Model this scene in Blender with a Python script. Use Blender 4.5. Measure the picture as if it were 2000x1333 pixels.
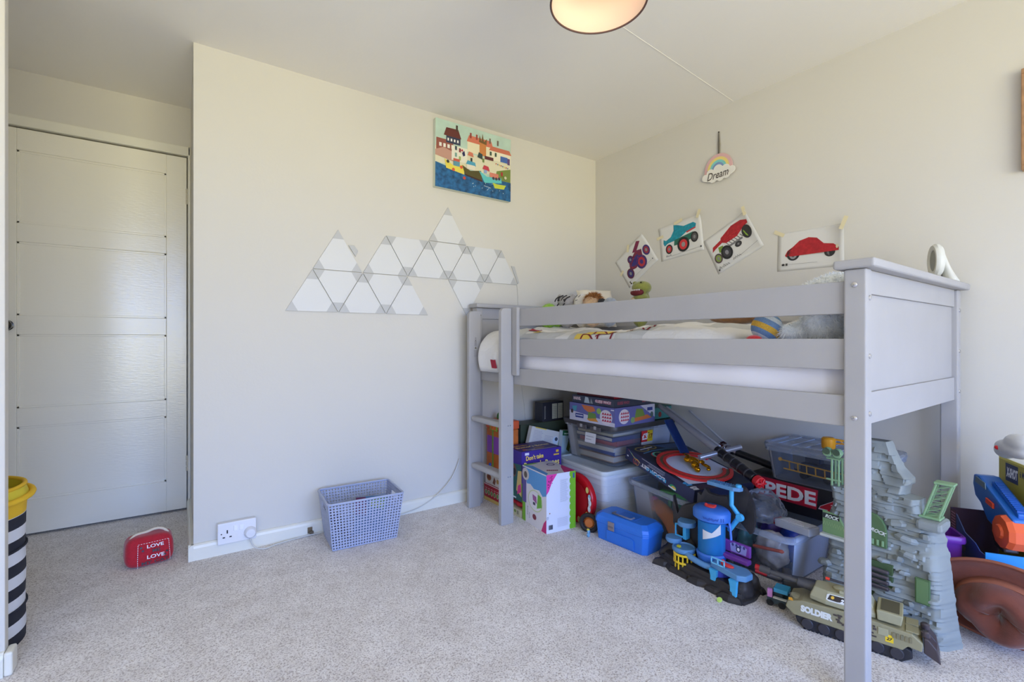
import bpy, bmesh, math, random
from mathutils import Vector, Matrix, noise, Euler
random.seed(7)
PI = math.pi
scene = bpy.context.scene
for o in list(bpy.data.objects): bpy.data.objects.remove(o)
COL = scene.collection

# ------------------------------------------------------------------ camera
YAW = math.atan(644/930.0)          # room axis is turned this far from the view axis
cam = bpy.data.cameras.new('camera'); camo = bpy.data.objects.new('camera', cam); COL.objects.link(camo)
camo.location = (0, 0, 0.96); camo.rotation_euler = (PI/2, 0, -YAW)
cam.sensor_width = 36; cam.lens = 930/2000*36; cam.shift_y = -2.5/2000
cam.clip_start = 0.02; cam.clip_end = 100
scene.camera = camo
# ------------------------------------------------------------------ sky outside the window
world = bpy.data.worlds.new('world'); scene.world = world; world.use_nodes = True
wn = world.node_tree; wn.nodes.clear()
wo = wn.nodes.new('ShaderNodeOutputWorld'); wb = wn.nodes.new('ShaderNodeBackground')
wt = wn.nodes.new('ShaderNodeTexCoord'); ws = wn.nodes.new('ShaderNodeSeparateXYZ'); wr = wn.nodes.new('ShaderNodeValToRGB')
wm = wn.nodes.new('ShaderNodeMapRange'); wm.inputs['From Min'].default_value = -1; wm.inputs['From Max'].default_value = 1
wn.links.new(wt.outputs['Generated'], ws.inputs[0]); wn.links.new(ws.outputs['Z'], wm.inputs['Value'])
wn.links.new(wm.outputs[0], wr.inputs[0]); wn.links.new(wr.outputs[0], wb.inputs[0]); wn.links.new(wb.outputs[0], wo.inputs[0])
cr = wr.color_ramp
cr.elements[0].position = 0.0;  cr.elements[0].color = (0.98, 0.92, 0.60, 1)     # lawn and patio below the horizon
cr.elements[1].position = 1.0;  cr.elements[1].color = (0.32, 0.58, 1.48, 1)
e = cr.elements.new(0.49); e.color = (0.98, 0.92, 0.60, 1)
e = cr.elements.new(0.53); e.color = (0.42, 0.70, 1.48, 1)
wb.inputs[1].default_value = 15.0
# window daylight portal (guides sky samples through the real window opening)
WX0, WX1, WZ0, WZ1, WY = -1.30, 1.80, 0.15, 2.12, -2.6
pl = bpy.data.lights.new('window_portal', 'AREA'); pl.shape = 'RECTANGLE'; pl.size = WX1-WX0; pl.size_y = WZ1-WZ0
plo = bpy.data.objects.new('window_portal', pl); COL.objects.link(plo)
plo.location = ((WX0+WX1)/2, WY-0.11, (WZ0+WZ1)/2); plo.rotation_euler = (PI/2, 0, 0)
pl.cycles.is_portal = True
# ------------------------------------------------------------------ exposure
vs = scene.view_settings; vs.view_transform = 'Standard'; vs.look = 'None'; vs.gamma = 1; vs.use_curve_mapping = False
vs.exposure = -0.79
scene.cycles.max_bounces = 10; scene.cycles.diffuse_bounces = 6; scene.cycles.transparent_max_bounces = 16
scene.cycles.caustics_reflective = False; scene.cycles.caustics_refractive = False
scene.cycles.sample_clamp_indirect = 6

# ------------------------------------------------------------------ helpers
def lin(c):
    out = []
    for v in c[:3]:
        v = v/255.0
        out.append(v/12.92 if v <= 0.04045 else ((v+0.055)/1.055)**2.4)
    return (out[0], out[1], out[2], 1)
MATS = {}
def mat(col, rough=0.5, metal=0.0, noise=0.0, nscale=40.0, bump=0.0, bscale=200.0, emit=0.0, spec=0.5, sheen=0.0, coat=0.0, name=None):
    key = (tuple(col), rough, metal, noise, nscale, bump, bscale, emit, spec, sheen, coat)
    if key in MATS: return MATS[key]
    m = bpy.data.materials.new(name or 'paint_%d_%d_%d' % tuple(int(x) for x in col[:3])); m.use_nodes = True
    nt = m.node_tree; b = nt.nodes['Principled BSDF']
    b.inputs['Base Color'].default_value = lin(col); b.inputs['Roughness'].default_value = rough
    b.inputs['Metallic'].default_value = metal; b.inputs['Specular IOR Level'].default_value = spec
    b.inputs['Sheen Weight'].default_value = sheen; b.inputs['Coat Weight'].default_value = coat
    if emit:
        b.inputs['Emission Color'].default_value = lin(col); b.inputs['Emission Strength'].default_value = emit
    if noise or bump:
        tc = nt.nodes.new('ShaderNodeTexCoord')
    if noise:
        n = nt.nodes.new('ShaderNodeTexNoise'); n.inputs['Scale'].default_value = nscale; n.inputs['Detail'].default_value = 4
        r = nt.nodes.new('ShaderNodeValToRGB'); L = lin(col)
        r.color_ramp.elements[0].position = 0.3; r.color_ramp.elements[1].position = 0.7
        r.color_ramp.elements[0].color = tuple(max(0, x*(1-noise)) for x in L[:3])+(1,)
        r.color_ramp.elements[1].color = tuple(min(1, x*(1+noise)) for x in L[:3])+(1,)
        nt.links.new(tc.outputs['Object'], n.inputs['Vector']); nt.links.new(n.outputs['Fac'], r.inputs[0])
        nt.links.new(r.outputs[0], b.inputs['Base Color'])
    if bump:
        n2 = nt.nodes.new('ShaderNodeTexNoise'); n2.inputs['Scale'].default_value = bscale; n2.inputs['Detail'].default_value = 5
        bp = nt.nodes.new('ShaderNodeBump'); bp.inputs['Strength'].default_value = bump; bp.inputs['Distance'].default_value = 0.004
        nt.links.new(tc.outputs['Object'], n2.inputs['Vector']); nt.links.new(n2.outputs['Fac'], bp.inputs['Height'])
        nt.links.new(bp.outputs[0], b.inputs['Normal'])
    MATS[key] = m
    return m
def clear(col=(225, 230, 240), fac=0.25, rough=0.25, name='clear_plastic'):
    key = ('clear', tuple(col), fac, rough)
    if key in MATS: return MATS[key]
    m = bpy.data.materials.new(name); m.use_nodes = True; nt = m.node_tree
    b = nt.nodes['Principled BSDF']; b.inputs['Base Color'].default_value = lin(col); b.inputs['Roughness'].default_value = rough
    t = nt.nodes.new('ShaderNodeBsdfTransparent'); t.inputs[0].default_value = tuple(0.5+0.5*x for x in lin(col)[:3])+(1,)
    fr = nt.nodes.new('ShaderNodeFresnel'); fr.inputs[0].default_value = 1.22
    ad = nt.nodes.new('ShaderNodeMath'); ad.operation = 'ADD'; ad.use_clamp = True; ad.inputs[1].default_value = fac
    mx = nt.nodes.new('ShaderNodeMixShader'); out = nt.nodes['Material Output']
    nt.links.new(fr.outputs[0], ad.inputs[0]); nt.links.new(ad.outputs[0], mx.inputs[0])
    nt.links.new(t.outputs[0], mx.inputs[1]); nt.links.new(b.outputs[0], mx.inputs[2]); nt.links.new(mx.outputs[0], out.inputs[0])
    MATS[key] = m
    return m
def link(name, me, m, parent=None, loc=(0, 0, 0), rot=(0, 0, 0), smooth=False):
    o = bpy.data.objects.new(name, me); COL.objects.link(o)
    if m is not None:
        if isinstance(m, (list, tuple)):
            for k in m: me.materials.append(k)
        else: me.materials.append(m)
    o.location = loc; o.rotation_euler = rot
    if parent is not None: o.parent = parent
    if smooth:
        for p in me.polygons: p.use_smooth = True
    return o
def tag(o, label, cat, group=None, kind=None):
    if label: o['label'] = label
    if cat: o['category'] = cat
    if group: o['group'] = group
    if kind: o['kind'] = kind
    return o
def thing(name, label, cat, loc=(0, 0, 0), rot=(0, 0, 0), group=None):
    o = bpy.data.objects.new(name, None); COL.objects.link(o); o.empty_display_size = 0.05
    o.location = loc; o.rotation_euler = rot if isinstance(rot, (tuple, list)) else (0, 0, rot)
    return tag(o, label, cat, group)
def struct(o):
    o['kind'] = 'structure'; return o
def frommesh(name, verts, faces, m, parent=None, loc=(0, 0, 0), rot=(0, 0, 0), smooth=False, fm=None):
    me = bpy.data.meshes.new(name); me.from_pydata([tuple(v) for v in verts], [], faces); me.update()
    o = link(name, me, m, parent, loc, rot, smooth)
    if fm:
        for p, k in zip(me.polygons, fm): p.material_index = k
    return o
def addbev(o, bev, seg=2):
    if bev:
        b = o.modifiers.new('bevel', 'BEVEL'); b.width = bev; b.segments = seg; b.limit_method = 'ANGLE'; b.angle_limit = math.radians(40)
        b.harden_normals = False
    return o
def boxdata(sx, sy, sz, c=(0, 0, 0)):
    x, y, z = sx/2, sy/2, sz/2
    v = [(c[0]+a*x, c[1]+b*y, c[2]+d*z) for a in (-1, 1) for b in (-1, 1) for d in (-1, 1)]
    f = [(0, 1, 3, 2), (4, 6, 7, 5), (0, 4, 5, 1), (2, 3, 7, 6), (0, 2, 6, 4), (1, 5, 7, 3)]
    return v, f
def box(name, size, loc, m, parent=None, rot=(0, 0, 0), bev=0.002, seg=2):
    v, f = boxdata(*size)
    return addbev(frommesh(name, v, f, m, parent, loc, rot), bev, seg)
def box2(name, lo, hi, m, parent=None, bev=0.002, seg=2):
    return box(name, [hi[i]-lo[i] for i in range(3)], [(hi[i]+lo[i])/2 for i in range(3)], m, parent, (0, 0, 0), bev, seg)
def boxes(name, lst, m, parent=None, bev=0.0, loc=(0, 0, 0), rot=(0, 0, 0)):
    V, F = [], []
    for size, c in lst:
        v, f = boxdata(*size, c=c); k = len(V); V += v; F += [tuple(i+k for i in q) for q in f]
    return addbev(frommesh(name, V, F, m, parent, loc, rot), bev)
def lathe(name, prof, m, parent=None, loc=(0, 0, 0), rot=(0, 0, 0), seg=32, smooth=True, sx=1, sy=1, autos=True):
    V, F = [], []
    for r, z in prof:
        for k in range(seg):
            a = 2*PI*k/seg; V.append((r*math.cos(a)*sx, r*math.sin(a)*sy, z))
    n = len(prof)
    for i in range(n-1):
        for k in range(seg):
            a, b = i*seg+k, i*seg+(k+1) % seg
            F.append((a, b, b+seg, a+seg))
    if prof[0][0] > 1e-6: F.append(tuple(reversed(range(seg))))
    if prof[-1][0] > 1e-6: F.append(tuple(range((n-1)*seg, n*seg)))
    o = frommesh(name, V, F, m, parent, loc, rot)
    bm = bmesh.new(); bm.from_mesh(o.data); bmesh.ops.remove_doubles(bm, verts=bm.verts, dist=1e-6)
    bmesh.ops.recalc_face_normals(bm, faces=bm.faces); bm.to_mesh(o.data); bm.free()
    if smooth:
        for p in o.data.polygons: p.use_smooth = len(p.vertices) == 4 or len(p.vertices) == 3
        sharp(o)
    return o
def sharp(o, ang=40):
    me = o.data; bm = bmesh.new(); bm.from_mesh(me)
    for e in bm.edges:
        if len(e.link_faces) == 2 and e.calc_face_angle(0) > math.radians(ang): e.smooth = False
    bm.to_mesh(me); bm.free()
def cyl(name, r, h, loc, m, parent=None, rot=(0, 0, 0), r2=None, seg=24, bev=0.0):
    r2 = r if r2 is None else r2
    b = bev
    prof = [(max(r-b, 1e-4), -h/2), (r, -h/2+b), (r2, h/2-b), (max(r2-b, 1e-4), h/2)] if b else [(r, -h/2), (r2, h/2)]
    return lathe(name, prof, m, parent, loc, rot, seg)
def tubedata(pts, r, seg=8, closed=False):
    P = [Vector(p) for p in pts]; n = len(P); V, F = [], []
    rr = r if isinstance(r, (list, tuple)) else [r]*n
    T = []
    for i in range(n):
        a = P[(i-1) % n] if (closed or i > 0) else P[i]; b = P[(i+1) % n] if (closed or i < n-1) else P[i]
        T.append((b-a).normalized())
    up = Vector((0, 0, 1)) if abs(T[0].z) < 0.9 else Vector((1, 0, 0))
    N = (up - T[0]*up.dot(T[0])).normalized()
    for i in range(n):
        N = (N - T[i]*N.dot(T[i])).normalized(); B = T[i].cross(N)
        for k in range(seg):
            a = 2*PI*k/seg; V.append(P[i] + (N*math.cos(a)+B*math.sin(a))*rr[i])
    for i in range(n if closed else n-1):
        j = (i+1) % n
        for k in range(seg):
            F.append((i*seg+k, i*seg+(k+1) % seg, j*seg+(k+1) % seg, j*seg+k))
    if not closed:
        F.append(tuple(reversed(range(seg)))); F.append(tuple(range((n-1)*seg, n*seg)))
    return V, F
def tube(name, pts, r, m, parent=None, seg=8, closed=False, loc=(0, 0, 0), rot=(0, 0, 0)):
    V, F = tubedata(pts, r, seg, closed)
    o = frommesh(name, V, F, m, parent, loc, rot, smooth=True); sharp(o, 60); return o
def tubes(name, lst, m, parent=None, seg=6, loc=(0, 0, 0), rot=(0, 0, 0)):
    V, F = [], []
    for pts, r in lst:
        v, f = tubedata(pts, r, seg); k = len(V); V += v; F += [tuple(i+k for i in q) for q in f]
    o = frommesh(name, V, F, m, parent, loc, rot, smooth=True); sharp(o, 60); return o
def spline(pts, n=8):
    P = [Vector(p) for p in pts]; out = []
    for i in range(len(P)-1):
        p0 = P[max(i-1, 0)]; p1 = P[i]; p2 = P[i+1]; p3 = P[min(i+2, len(P)-1)]
        for k in range(n):
            t = k/n
            out.append(0.5*((2*p1)+(p2-p0)*t+(2*p0-5*p1+4*p2-p3)*t*t+(3*p1-p0-3*p2+p3)*t**3))
    out.append(P[-1]); return out
def prism(name, poly, t, m, parent=None, o=(0, 0, 0), ux=(1, 0, 0), uy=(0, 0, 1), bev=0.0, smooth=False):
    """polygon in the (ux, uy) plane, thickness t along the normal ux x uy (front face at +t)"""
    o, ux, uy = Vector(o), Vector(ux), Vector(uy); n = ux.cross(uy).normalized(); k = len(poly)
    area = sum(poly[i][0]*poly[(i+1) % k][1]-poly[(i+1) % k][0]*poly[i][1] for i in range(k))
    if area < 0: poly = list(reversed(poly))
    V = [o+ux*a+uy*b for a, b in poly]+[o+ux*a+uy*b+n*t for a, b in poly]
    F = [tuple(reversed(range(k))), tuple(range(k, 2*k))]+[(i, (i+1) % k, (i+1) % k+k, i+k) for i in range(k)]
    return addbev(frommesh(name, V, F, m, parent), bev)
def blob(name, parts, m, parent=None, vox=0.006, loc=(0, 0, 0), rot=(0, 0, 0), smooth=4, disp=0.0, dscale=0.02):
    """one continuous body from overlapping ellipsoids ((centre),(radii)[,euler]) fused by a voxel remesh"""
    bm = bmesh.new()
    for q in parts:
        c, r = q[0], q[1]; R = Euler(q[2]).to_matrix().to_4x4() if len(q) > 2 else Matrix.Identity(4)
        M = Matrix.Translation(Vector(c)) @ R @ Matrix.Diagonal((r[0], r[1], r[2], 1))
        bmesh.ops.create_uvsphere(bm, u_segments=20, v_segments=12, radius=1, matrix=M)
    me = bpy.data.meshes.new(name); bm.to_mesh(me); bm.free()
    o = link(name, me, m, parent, loc, rot, smooth=True)
    md = o.modifiers.new('fuse', 'REMESH'); md.mode = 'VOXEL'; md.voxel_size = vox; md.use_smooth_shade = True
    if smooth:
        s = o.modifiers.new('smooth', 'SMOOTH'); s.iterations = smooth
    if disp:
        tx = bpy.data.textures.new(name+'_tex', 'CLOUDS'); tx.noise_scale = dscale
        d = o.modifiers.new('lumps', 'DISPLACE'); d.texture = tx; d.strength = disp; d.texture_coords = 'LOCAL'
    return o
def fur(o, n, length, m, w=0.0012, droop=0.3):
    dg = bpy.context.evaluated_depsgraph_get(); ev = o.evaluated_get(dg); me = ev.to_mesh()
    polys = [p for p in me.polygons]; V, F = [], []
    tot = 0; cum = []
    for p in polys: tot += p.area; cum.append(tot)
    import bisect
    for _ in range(n):
        p = polys[min(bisect.bisect(cum, random.random()*tot), len(polys)-1)]
        c = Vector((0, 0, 0)); ws_ = [random.random() for _ in p.vertices]; s = sum(ws_)
        for vi, w_ in zip(p.vertices, ws_): c += me.vertices[vi].co*(w_/s)
        nn = p.normal.copy(); t = Vector((random.gauss(0, 1), random.gauss(0, 1), random.gauss(0, 1))); t = (t-nn*t.dot(nn)).normalized()
        L = length*random.uniform(0.6, 1.2); tip = c+nn*L*0.75+t*L*droop+Vector((0, 0, -L*0.25))
        sd = nn.cross(t)*w
        k = len(V); V += [c-sd, c+sd, tip]; F.append((k, k+1, k+2))
    ev.to_mesh_clear()
    f = frommesh('fur', V, F, m, o); f['kind'] = 'stuff'; return f
_txt = {}
def textgeo(body, bold=0.0, shear=0.0):
    key = (body, bold, shear)
    if key in _txt: return _txt[key]
    c = bpy.data.curves.new('txt', 'FONT'); c.body = body; c.size = 1.0; c.align_x = 'LEFT'; c.offset = bold; c.shear = shear; c.resolution_u = 3
    o = bpy.data.objects.new('txt', c); COL.objects.link(o)
    dg = bpy.context.evaluated_depsgraph_get(); dg.update()
    me = o.evaluated_get(dg).to_mesh()
    V = [(v.co.x, v.co.y) for v in me.vertices]; F = [tuple(p.vertices) for p in me.polygons]
    o.evaluated_get(dg).to_mesh_clear(); bpy.data.objects.remove(o); bpy.data.curves.remove(c)
    if V:
        x0 = min(v[0] for v in V); x1 = max(v[0] for v in V); y0 = min(v[1] for v in V); y1 = max(v[1] for v in V)
        V = [((v[0]-x0)/(y1-y0), (v[1]-y0)/(y1-y0)) for v in V]; asp = (x1-x0)/(y1-y0)
    else: asp = 1
    _txt[key] = (V, F, asp); return _txt[key]
def prints(name, items, parent, o, ux, uy, W, H, eps=0.00003, rough=0.45, base=0.0004, warp=None):
    """flat print: coloured shapes laid on the face at o spanned by ux*W, uy*H; coordinates 0..1"""
    o, ux, uy = Vector(o), Vector(ux), Vector(uy); n = ux.cross(uy).normalized()
    V, F, FM, ML = [], [], [], []
    def mi(c):
        m = c if isinstance(c, bpy.types.Material) else mat(c, rough)
        if m not in ML: ML.append(m)
        return ML.index(m)
    lay = [0]
    def put(pts, faces, c):
        k = len(V); z = base+eps*lay[0]
        for x, y in pts:
            if warp: V.append(warp(x, y, z))
            else: V.append(o+ux*x+uy*y+n*z)
        i = mi(c)
        for f in faces: F.append(tuple(k+a for a in f)); FM.append(i)
        lay[0] += 1
    def poly(pts, c):
        k = len(pts); a = sum(pts[i][0]*pts[(i+1) % k][1]-pts[(i+1) % k][0]*pts[i][1] for i in range(k))
        if a < 0: pts = list(reversed(pts))
        put(pts, [tuple(range(k))], c)
    def line(pts, w, c):
        PV, PF = [], []
        for i, (x, y) in enumerate(pts):
            a = pts[max(i-1, 0)]; b = pts[min(i+1, len(pts)-1)]; dx, dy = b[0]-a[0], b[1]-a[1]; L = math.hypot(dx, dy) or 1
            PV += [(x-dy/L*w/2, y+dx/L*w/2), (x+dy/L*w/2, y-dx/L*w/2)]
        for i in range(len(pts)-1): PF.append((2*i, 2*i+1, 2*i+3, 2*i+2))
        put(PV, PF, c)
    for it in items:
        k, c = it[0], it[1]
        if k == 'r':
            x0, y0, x1, y1 = it[2:6]; poly([(x0*W, y0*H), (x1*W, y0*H), (x1*W, y1*H), (x0*W, y1*H)], c)
        elif k == 'p': poly([(x*W, y*H) for x, y in it[2]], c)
        elif k == 'c':
            cx, cy, rx = it[2:5]; ry = it[5] if len(it) > 5 else rx*W/H
            a0, a1 = (it[6], it[7]) if len(it) > 7 else (0, 2*PI)
            N = 20; poly([((cx+rx*math.cos(a0+(a1-a0)*t/N))*W, (cy+ry*math.sin(a0+(a1-a0)*t/N))*H) for t in range(N if len(it) < 8 else N+1)], c)
        elif k == 'l': line([(x*W, y*H) for x, y in it[2]], it[3]*H, c)
        elif k == 't':
            body, x, y, s = it[2:6]; op = it[6] if len(it) > 6 else {}
            TV, TF, asp = textgeo(body, op.get('bold', 0.0), op.get('shear', 0.0))
            sy = s*H; sx = sy*op.get('xs', 1.0)
            if 'w' in op: sx = op['w']*W/asp
            a = op.get('ang', 0); ca, sa = math.cos(a), math.sin(a)
            pts = []
            for px, py in TV:
                px *= sx; py *= sy
                pts.append((x*W+px*ca-py*sa, y*H+px*sa+py*ca))
            fs = TF
            put(pts, fs, c)
    ob = frommesh(name, V, F, ML, parent, fm=FM)
    return ob
def facef(sz, f):
    w, d, h = sz
    if f == 'F': return (-w/2, -d/2, 0), (1, 0, 0), (0, 0, 1), w, h
    if f == 'L': return (-w/2, d/2, 0), (0, -1, 0), (0, 0, 1), d, h
    if f == 'R': return (w/2, -d/2, 0), (0, 1, 0), (0, 0, 1), d, h
    if f == 'T': return (-w/2, -d/2, h), (1, 0, 0), (0, 1, 0), w, d
def carton(name, label, cat, loc, rot, size, m, art, group=None, bev=0.0015, part='carton'):
    t = thing(name, label, cat, loc, rot, group)
    box(part, size, (0, 0, size[2]/2), m, t, bev=bev, seg=1)
    for f, items in art.items():
        o, ux, uy, W, H = facef(size, f)
        prints('artwork', items, t, o, ux, uy, W, H)
    return t
def rnd(a, b): return random.uniform(a, b)
# ------------------------------------------------------------------ room shell
H = 2.26
def wallmat(name, col, rough=0.85, bump=0.12):
    m = bpy.data.materials.new(name); m.use_nodes = True; nt = m.node_tree; b = nt.nodes['Principled BSDF']
    tc = nt.nodes.new('ShaderNodeTexCoord')
    n = nt.nodes.new('ShaderNodeTexNoise'); n.inputs['Scale'].default_value = 1.3; n.inputs['Detail'].default_value = 3
    r = nt.nodes.new('ShaderNodeValToRGB'); L = lin(col)
    r.color_ramp.elements[0].color = tuple(x*0.97 for x in L[:3])+(1,); r.color_ramp.elements[1].color = tuple(min(1, x*1.02) for x in L[:3])+(1,)
    n2 = nt.nodes.new('ShaderNodeTexNoise'); n2.inputs['Scale'].default_value = 90; n2.inputs['Detail'].default_value = 6
    bp = nt.nodes.new('ShaderNodeBump'); bp.inputs['Strength'].default_value = bump; bp.inputs['Distance'].default_value = 0.003
    nt.links.new(tc.outputs['Object'], n.inputs['Vector']); nt.links.new(tc.outputs['Object'], n2.inputs['Vector'])
    nt.links.new(n.outputs['Fac'], r.inputs[0]); nt.links.new(r.outputs[0], b.inputs['Base Color'])
    nt.links.new(n2.outputs['Fac'], bp.inputs['Height']); nt.links.new(bp.outputs[0], b.inputs['Normal'])
    b.inputs['Roughness'].default_value = rough; b.inputs['Specular IOR Level'].default_value = 0.3
    return m
M_wall = wallmat('wall_emulsion', (215, 211, 202))
M_ceil = wallmat('ceiling_emulsion', (244, 240, 230))
M_gloss = mat((232, 229, 216), 0.3, noise=0.03, nscale=6, bump=0.05, bscale=60, name='white_gloss_woodwork')
def doormat():
    m = bpy.data.materials.new('brushed_gloss_door_paint'); m.use_nodes = True; nt = m.node_tree; b = nt.nodes['Principled BSDF']
    b.inputs['Base Color'].default_value = lin((244, 240, 226)); b.inputs['Roughness'].default_value = 0.08
    tc = nt.nodes.new('ShaderNodeTexCoord'); mp = nt.nodes.new('ShaderNodeMapping'); mp.inputs['Scale'].default_value = (10, 1, 60)
    n = nt.nodes.new('ShaderNodeTexNoise'); n.inputs['Scale'].default_value = 3; n.inputs['Detail'].default_value = 6
    bp = nt.nodes.new('ShaderNodeBump'); bp.inputs['Strength'].default_value = 0.22; bp.inputs['Distance'].default_value = 0.003
    nt.links.new(tc.outputs['Object'], mp.inputs[0]); nt.links.new(mp.outputs[0], n.inputs['Vector'])
    nt.links.new(n.outputs['Fac'], bp.inputs['Height']); nt.links.new(bp.outputs[0], b.inputs['Normal'])
    return m
M_door = doormat()
def carpetmat():
    m = bpy.data.materials.new('beige_twist_carpet'); m.use_nodes = True; nt = m.node_tree; b = nt.nodes['Principled BSDF']
    tc = nt.nodes.new('ShaderNodeTexCoord')
    fine = nt.nodes.new('ShaderNodeTexNoise'); fine.inputs['Scale'].default_value = 190; fine.inputs['Detail'].default_value = 3; fine.inputs['Roughness'].default_value = 0.75
    mid = nt.nodes.new('ShaderNodeTexNoise'); mid.inputs['Scale'].default_value = 14; mid.inputs['Detail'].default_value = 5
    big = nt.nodes.new('ShaderNodeTexNoise'); big.inputs['Scale'].default_value = 2.2; big.inputs['Detail'].default_value = 3
    rf = nt.nodes.new('ShaderNodeValToRGB'); e = rf.color_ramp.elements
    e[0].position = 0.34; e[0].color = lin((166, 154, 146)); e[1].position = 0.66; e[1].color = lin((255, 252, 248))
    k = rf.color_ramp.elements.new(0.5); k.color = lin((244, 238, 234))
    rm = nt.nodes.new('ShaderNodeValToRGB'); rm.color_ramp.elements[0].position = 0.3; rm.color_ramp.elements[0].color = (0.86, 0.845, 0.83, 1); rm.color_ramp.elements[1].position = 0.65; rm.color_ramp.elements[1].color = (1, 1, 1, 1)
    rb = nt.nodes.new('ShaderNodeValToRGB'); rb.color_ramp.elements[0].position = 0.3; rb.color_ramp.elements[0].color = (0.88, 0.87, 0.86, 1); rb.color_ramp.elements[1].position = 0.7; rb.color_ramp.elements[1].color = (1, 1, 1, 1)
    for n in (fine, mid, big): nt.links.new(tc.outputs['Object'], n.inputs['Vector'])
    nt.links.new(fine.outputs['Fac'], rf.inputs[0]); nt.links.new(mid.outputs['Fac'], rm.inputs[0]); nt.links.new(big.outputs['Fac'], rb.inputs[0])
    m1 = nt.nodes.new('ShaderNodeMix'); m1.data_type = 'RGBA'; m1.blend_type = 'MULTIPLY'; m1.inputs[0].default_value = 1
    m2 = nt.nodes.new('ShaderNodeMix'); m2.data_type = 'RGBA'; m2.blend_type = 'MULTIPLY'; m2.inputs[0].default_value = 1
    nt.links.new(rf.outputs[0], m1.inputs[6]); nt.links.new(rm.outputs[0], m1.inputs[7])
    nt.links.new(m1.outputs[2], m2.inputs[6]); nt.links.new(rb.outputs[0], m2.inputs[7]); nt.links.new(m2.outputs[2], b.inputs['Base Color'])
    bp = nt.nodes.new('ShaderNodeBump'); bp.inputs['Strength'].default_value = 0.6; bp.inputs['Distance'].default_value = 0.006
    nt.links.new(fine.outputs['Fac'], bp.inputs['Height']); nt.links.new(bp.outputs[0], b.inputs['Normal'])
    b.inputs['Roughness'].default_value = 1; b.inputs['Specular IOR Level'].default_value = 0.1; b.inputs['Sheen Weight'].default_value = 0.2
    return m
struct(box2('floor', (-1.6, -2.7, -0.06), (2.57, 3.36, 0), carpetmat(), bev=0))
ceil = struct(boxes('ceiling', [((4.17, 6.06, 0.08), (0.485, 0.33, H+0.04))], M_ceil))
seam = box('seam', (1.43, 0.003, 0.002), (1.75, 1.385, H-0.0005), mat((240, 236, 226), 0.8), ceil, (0, 0, 0.085), bev=0.001)
struct(box2('wall_back', (0.04, 2.5, 0), (2.57, 3.36, H), M_wall, bev=0))
struct(box2('wall_right', (2.47, -2.6, 0), (2.57, 2.5, H), M_wall, bev=0))
struct(boxes('wall_door', [((0.90, 0.1, H-2.042), (-0.41, 3.285, (H+2.042)/2)), ((0.94, 0.03, 2.042), (-0.41, 3.345, 1.021)), ((0.12, 0.1, 2.042), (-0.81, 3.285, 1.021))], M_wall))
struct(box2('wall_nook', (-0.90, 1.985, 0), (-0.86, 3.235, H), M_wall, bev=0))
struct(box2('wall_left_partition', (-1.5, 1.95, 0), (-0.418, 1.985, H), M_wall, bev=0.003))
struct(box2('wall_left', (-1.6, -2.6, 0), (-1.5, 3.3, H), M_wall, bev=0))
struct(boxes('wall_rear', [((4.07, 0.1, WZ0), (0.485, WY-0.05, WZ0/2)), ((4.07, 0.1, H-WZ1), (0.485, WY-0.05, (H+WZ1)/2)),
      ((WX0+1.6, 0.1, WZ1-WZ0), ((WX0-1.6)/2, WY-0.05, (WZ0+WZ1)/2)), ((2.57-WX1, 0.1, WZ1-WZ0), ((WX1+2.57)/2, WY-0.05, (WZ0+WZ1)/2))], M_wall))
wf = struct(boxes('window_1', [((WX1-WX0, 0.05, 0.05), ((WX0+WX1)/2, WY-0.06, WZ0+0.025)), ((WX1-WX0, 0.05, 0.05), ((WX0+WX1)/2, WY-0.06, WZ1-0.025))] +
      [((0.05, 0.05, WZ1-WZ0), (x, WY-0.06, (WZ0+WZ1)/2)) for x in (WX0+0.025, WX0+0.9, WX0+1.8, WX1-0.025)], M_gloss))
# skirting boards: rounded-over profile swept along each wall foot
def skirting(name, length, loc, rotz):
    h, t = 0.068, 0.019
    prof = [(0, 0), (-t, 0), (-t, h-0.016), (-t*0.8, h-0.006), (-t*0.45, h), (0, h)]
    V = [(x, y, z) for x in (0, length) for y, z in prof]; n = len(prof)
    F = [tuple(reversed(range(n))), tuple(range(n, 2*n))]+[(i, (i+1) % n, (i+1) % n+n, i+n) for i in range(n)]
    return struct(frommesh(name, V, F, M_gloss, None, loc, (0, 0, rotz)))
skirting('baseboard_back', 2.45, (0.021, 2.5, 0), 0)
skirting('baseboard_nook', 0.75, (0.04, 3.23, 0), -PI/2)
skirting('baseboard_right', 5.07, (2.47, 2.48, 0), -PI/2)
skirting('baseboard_left', 1.082, (-1.5, 1.95, 0), 0)
struct(box2('baseboard_left_end', (-0.4179, 1.931, 0), (-0.399, 1.985, 0.068), M_gloss, bev=0.006, seg=3))
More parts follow.
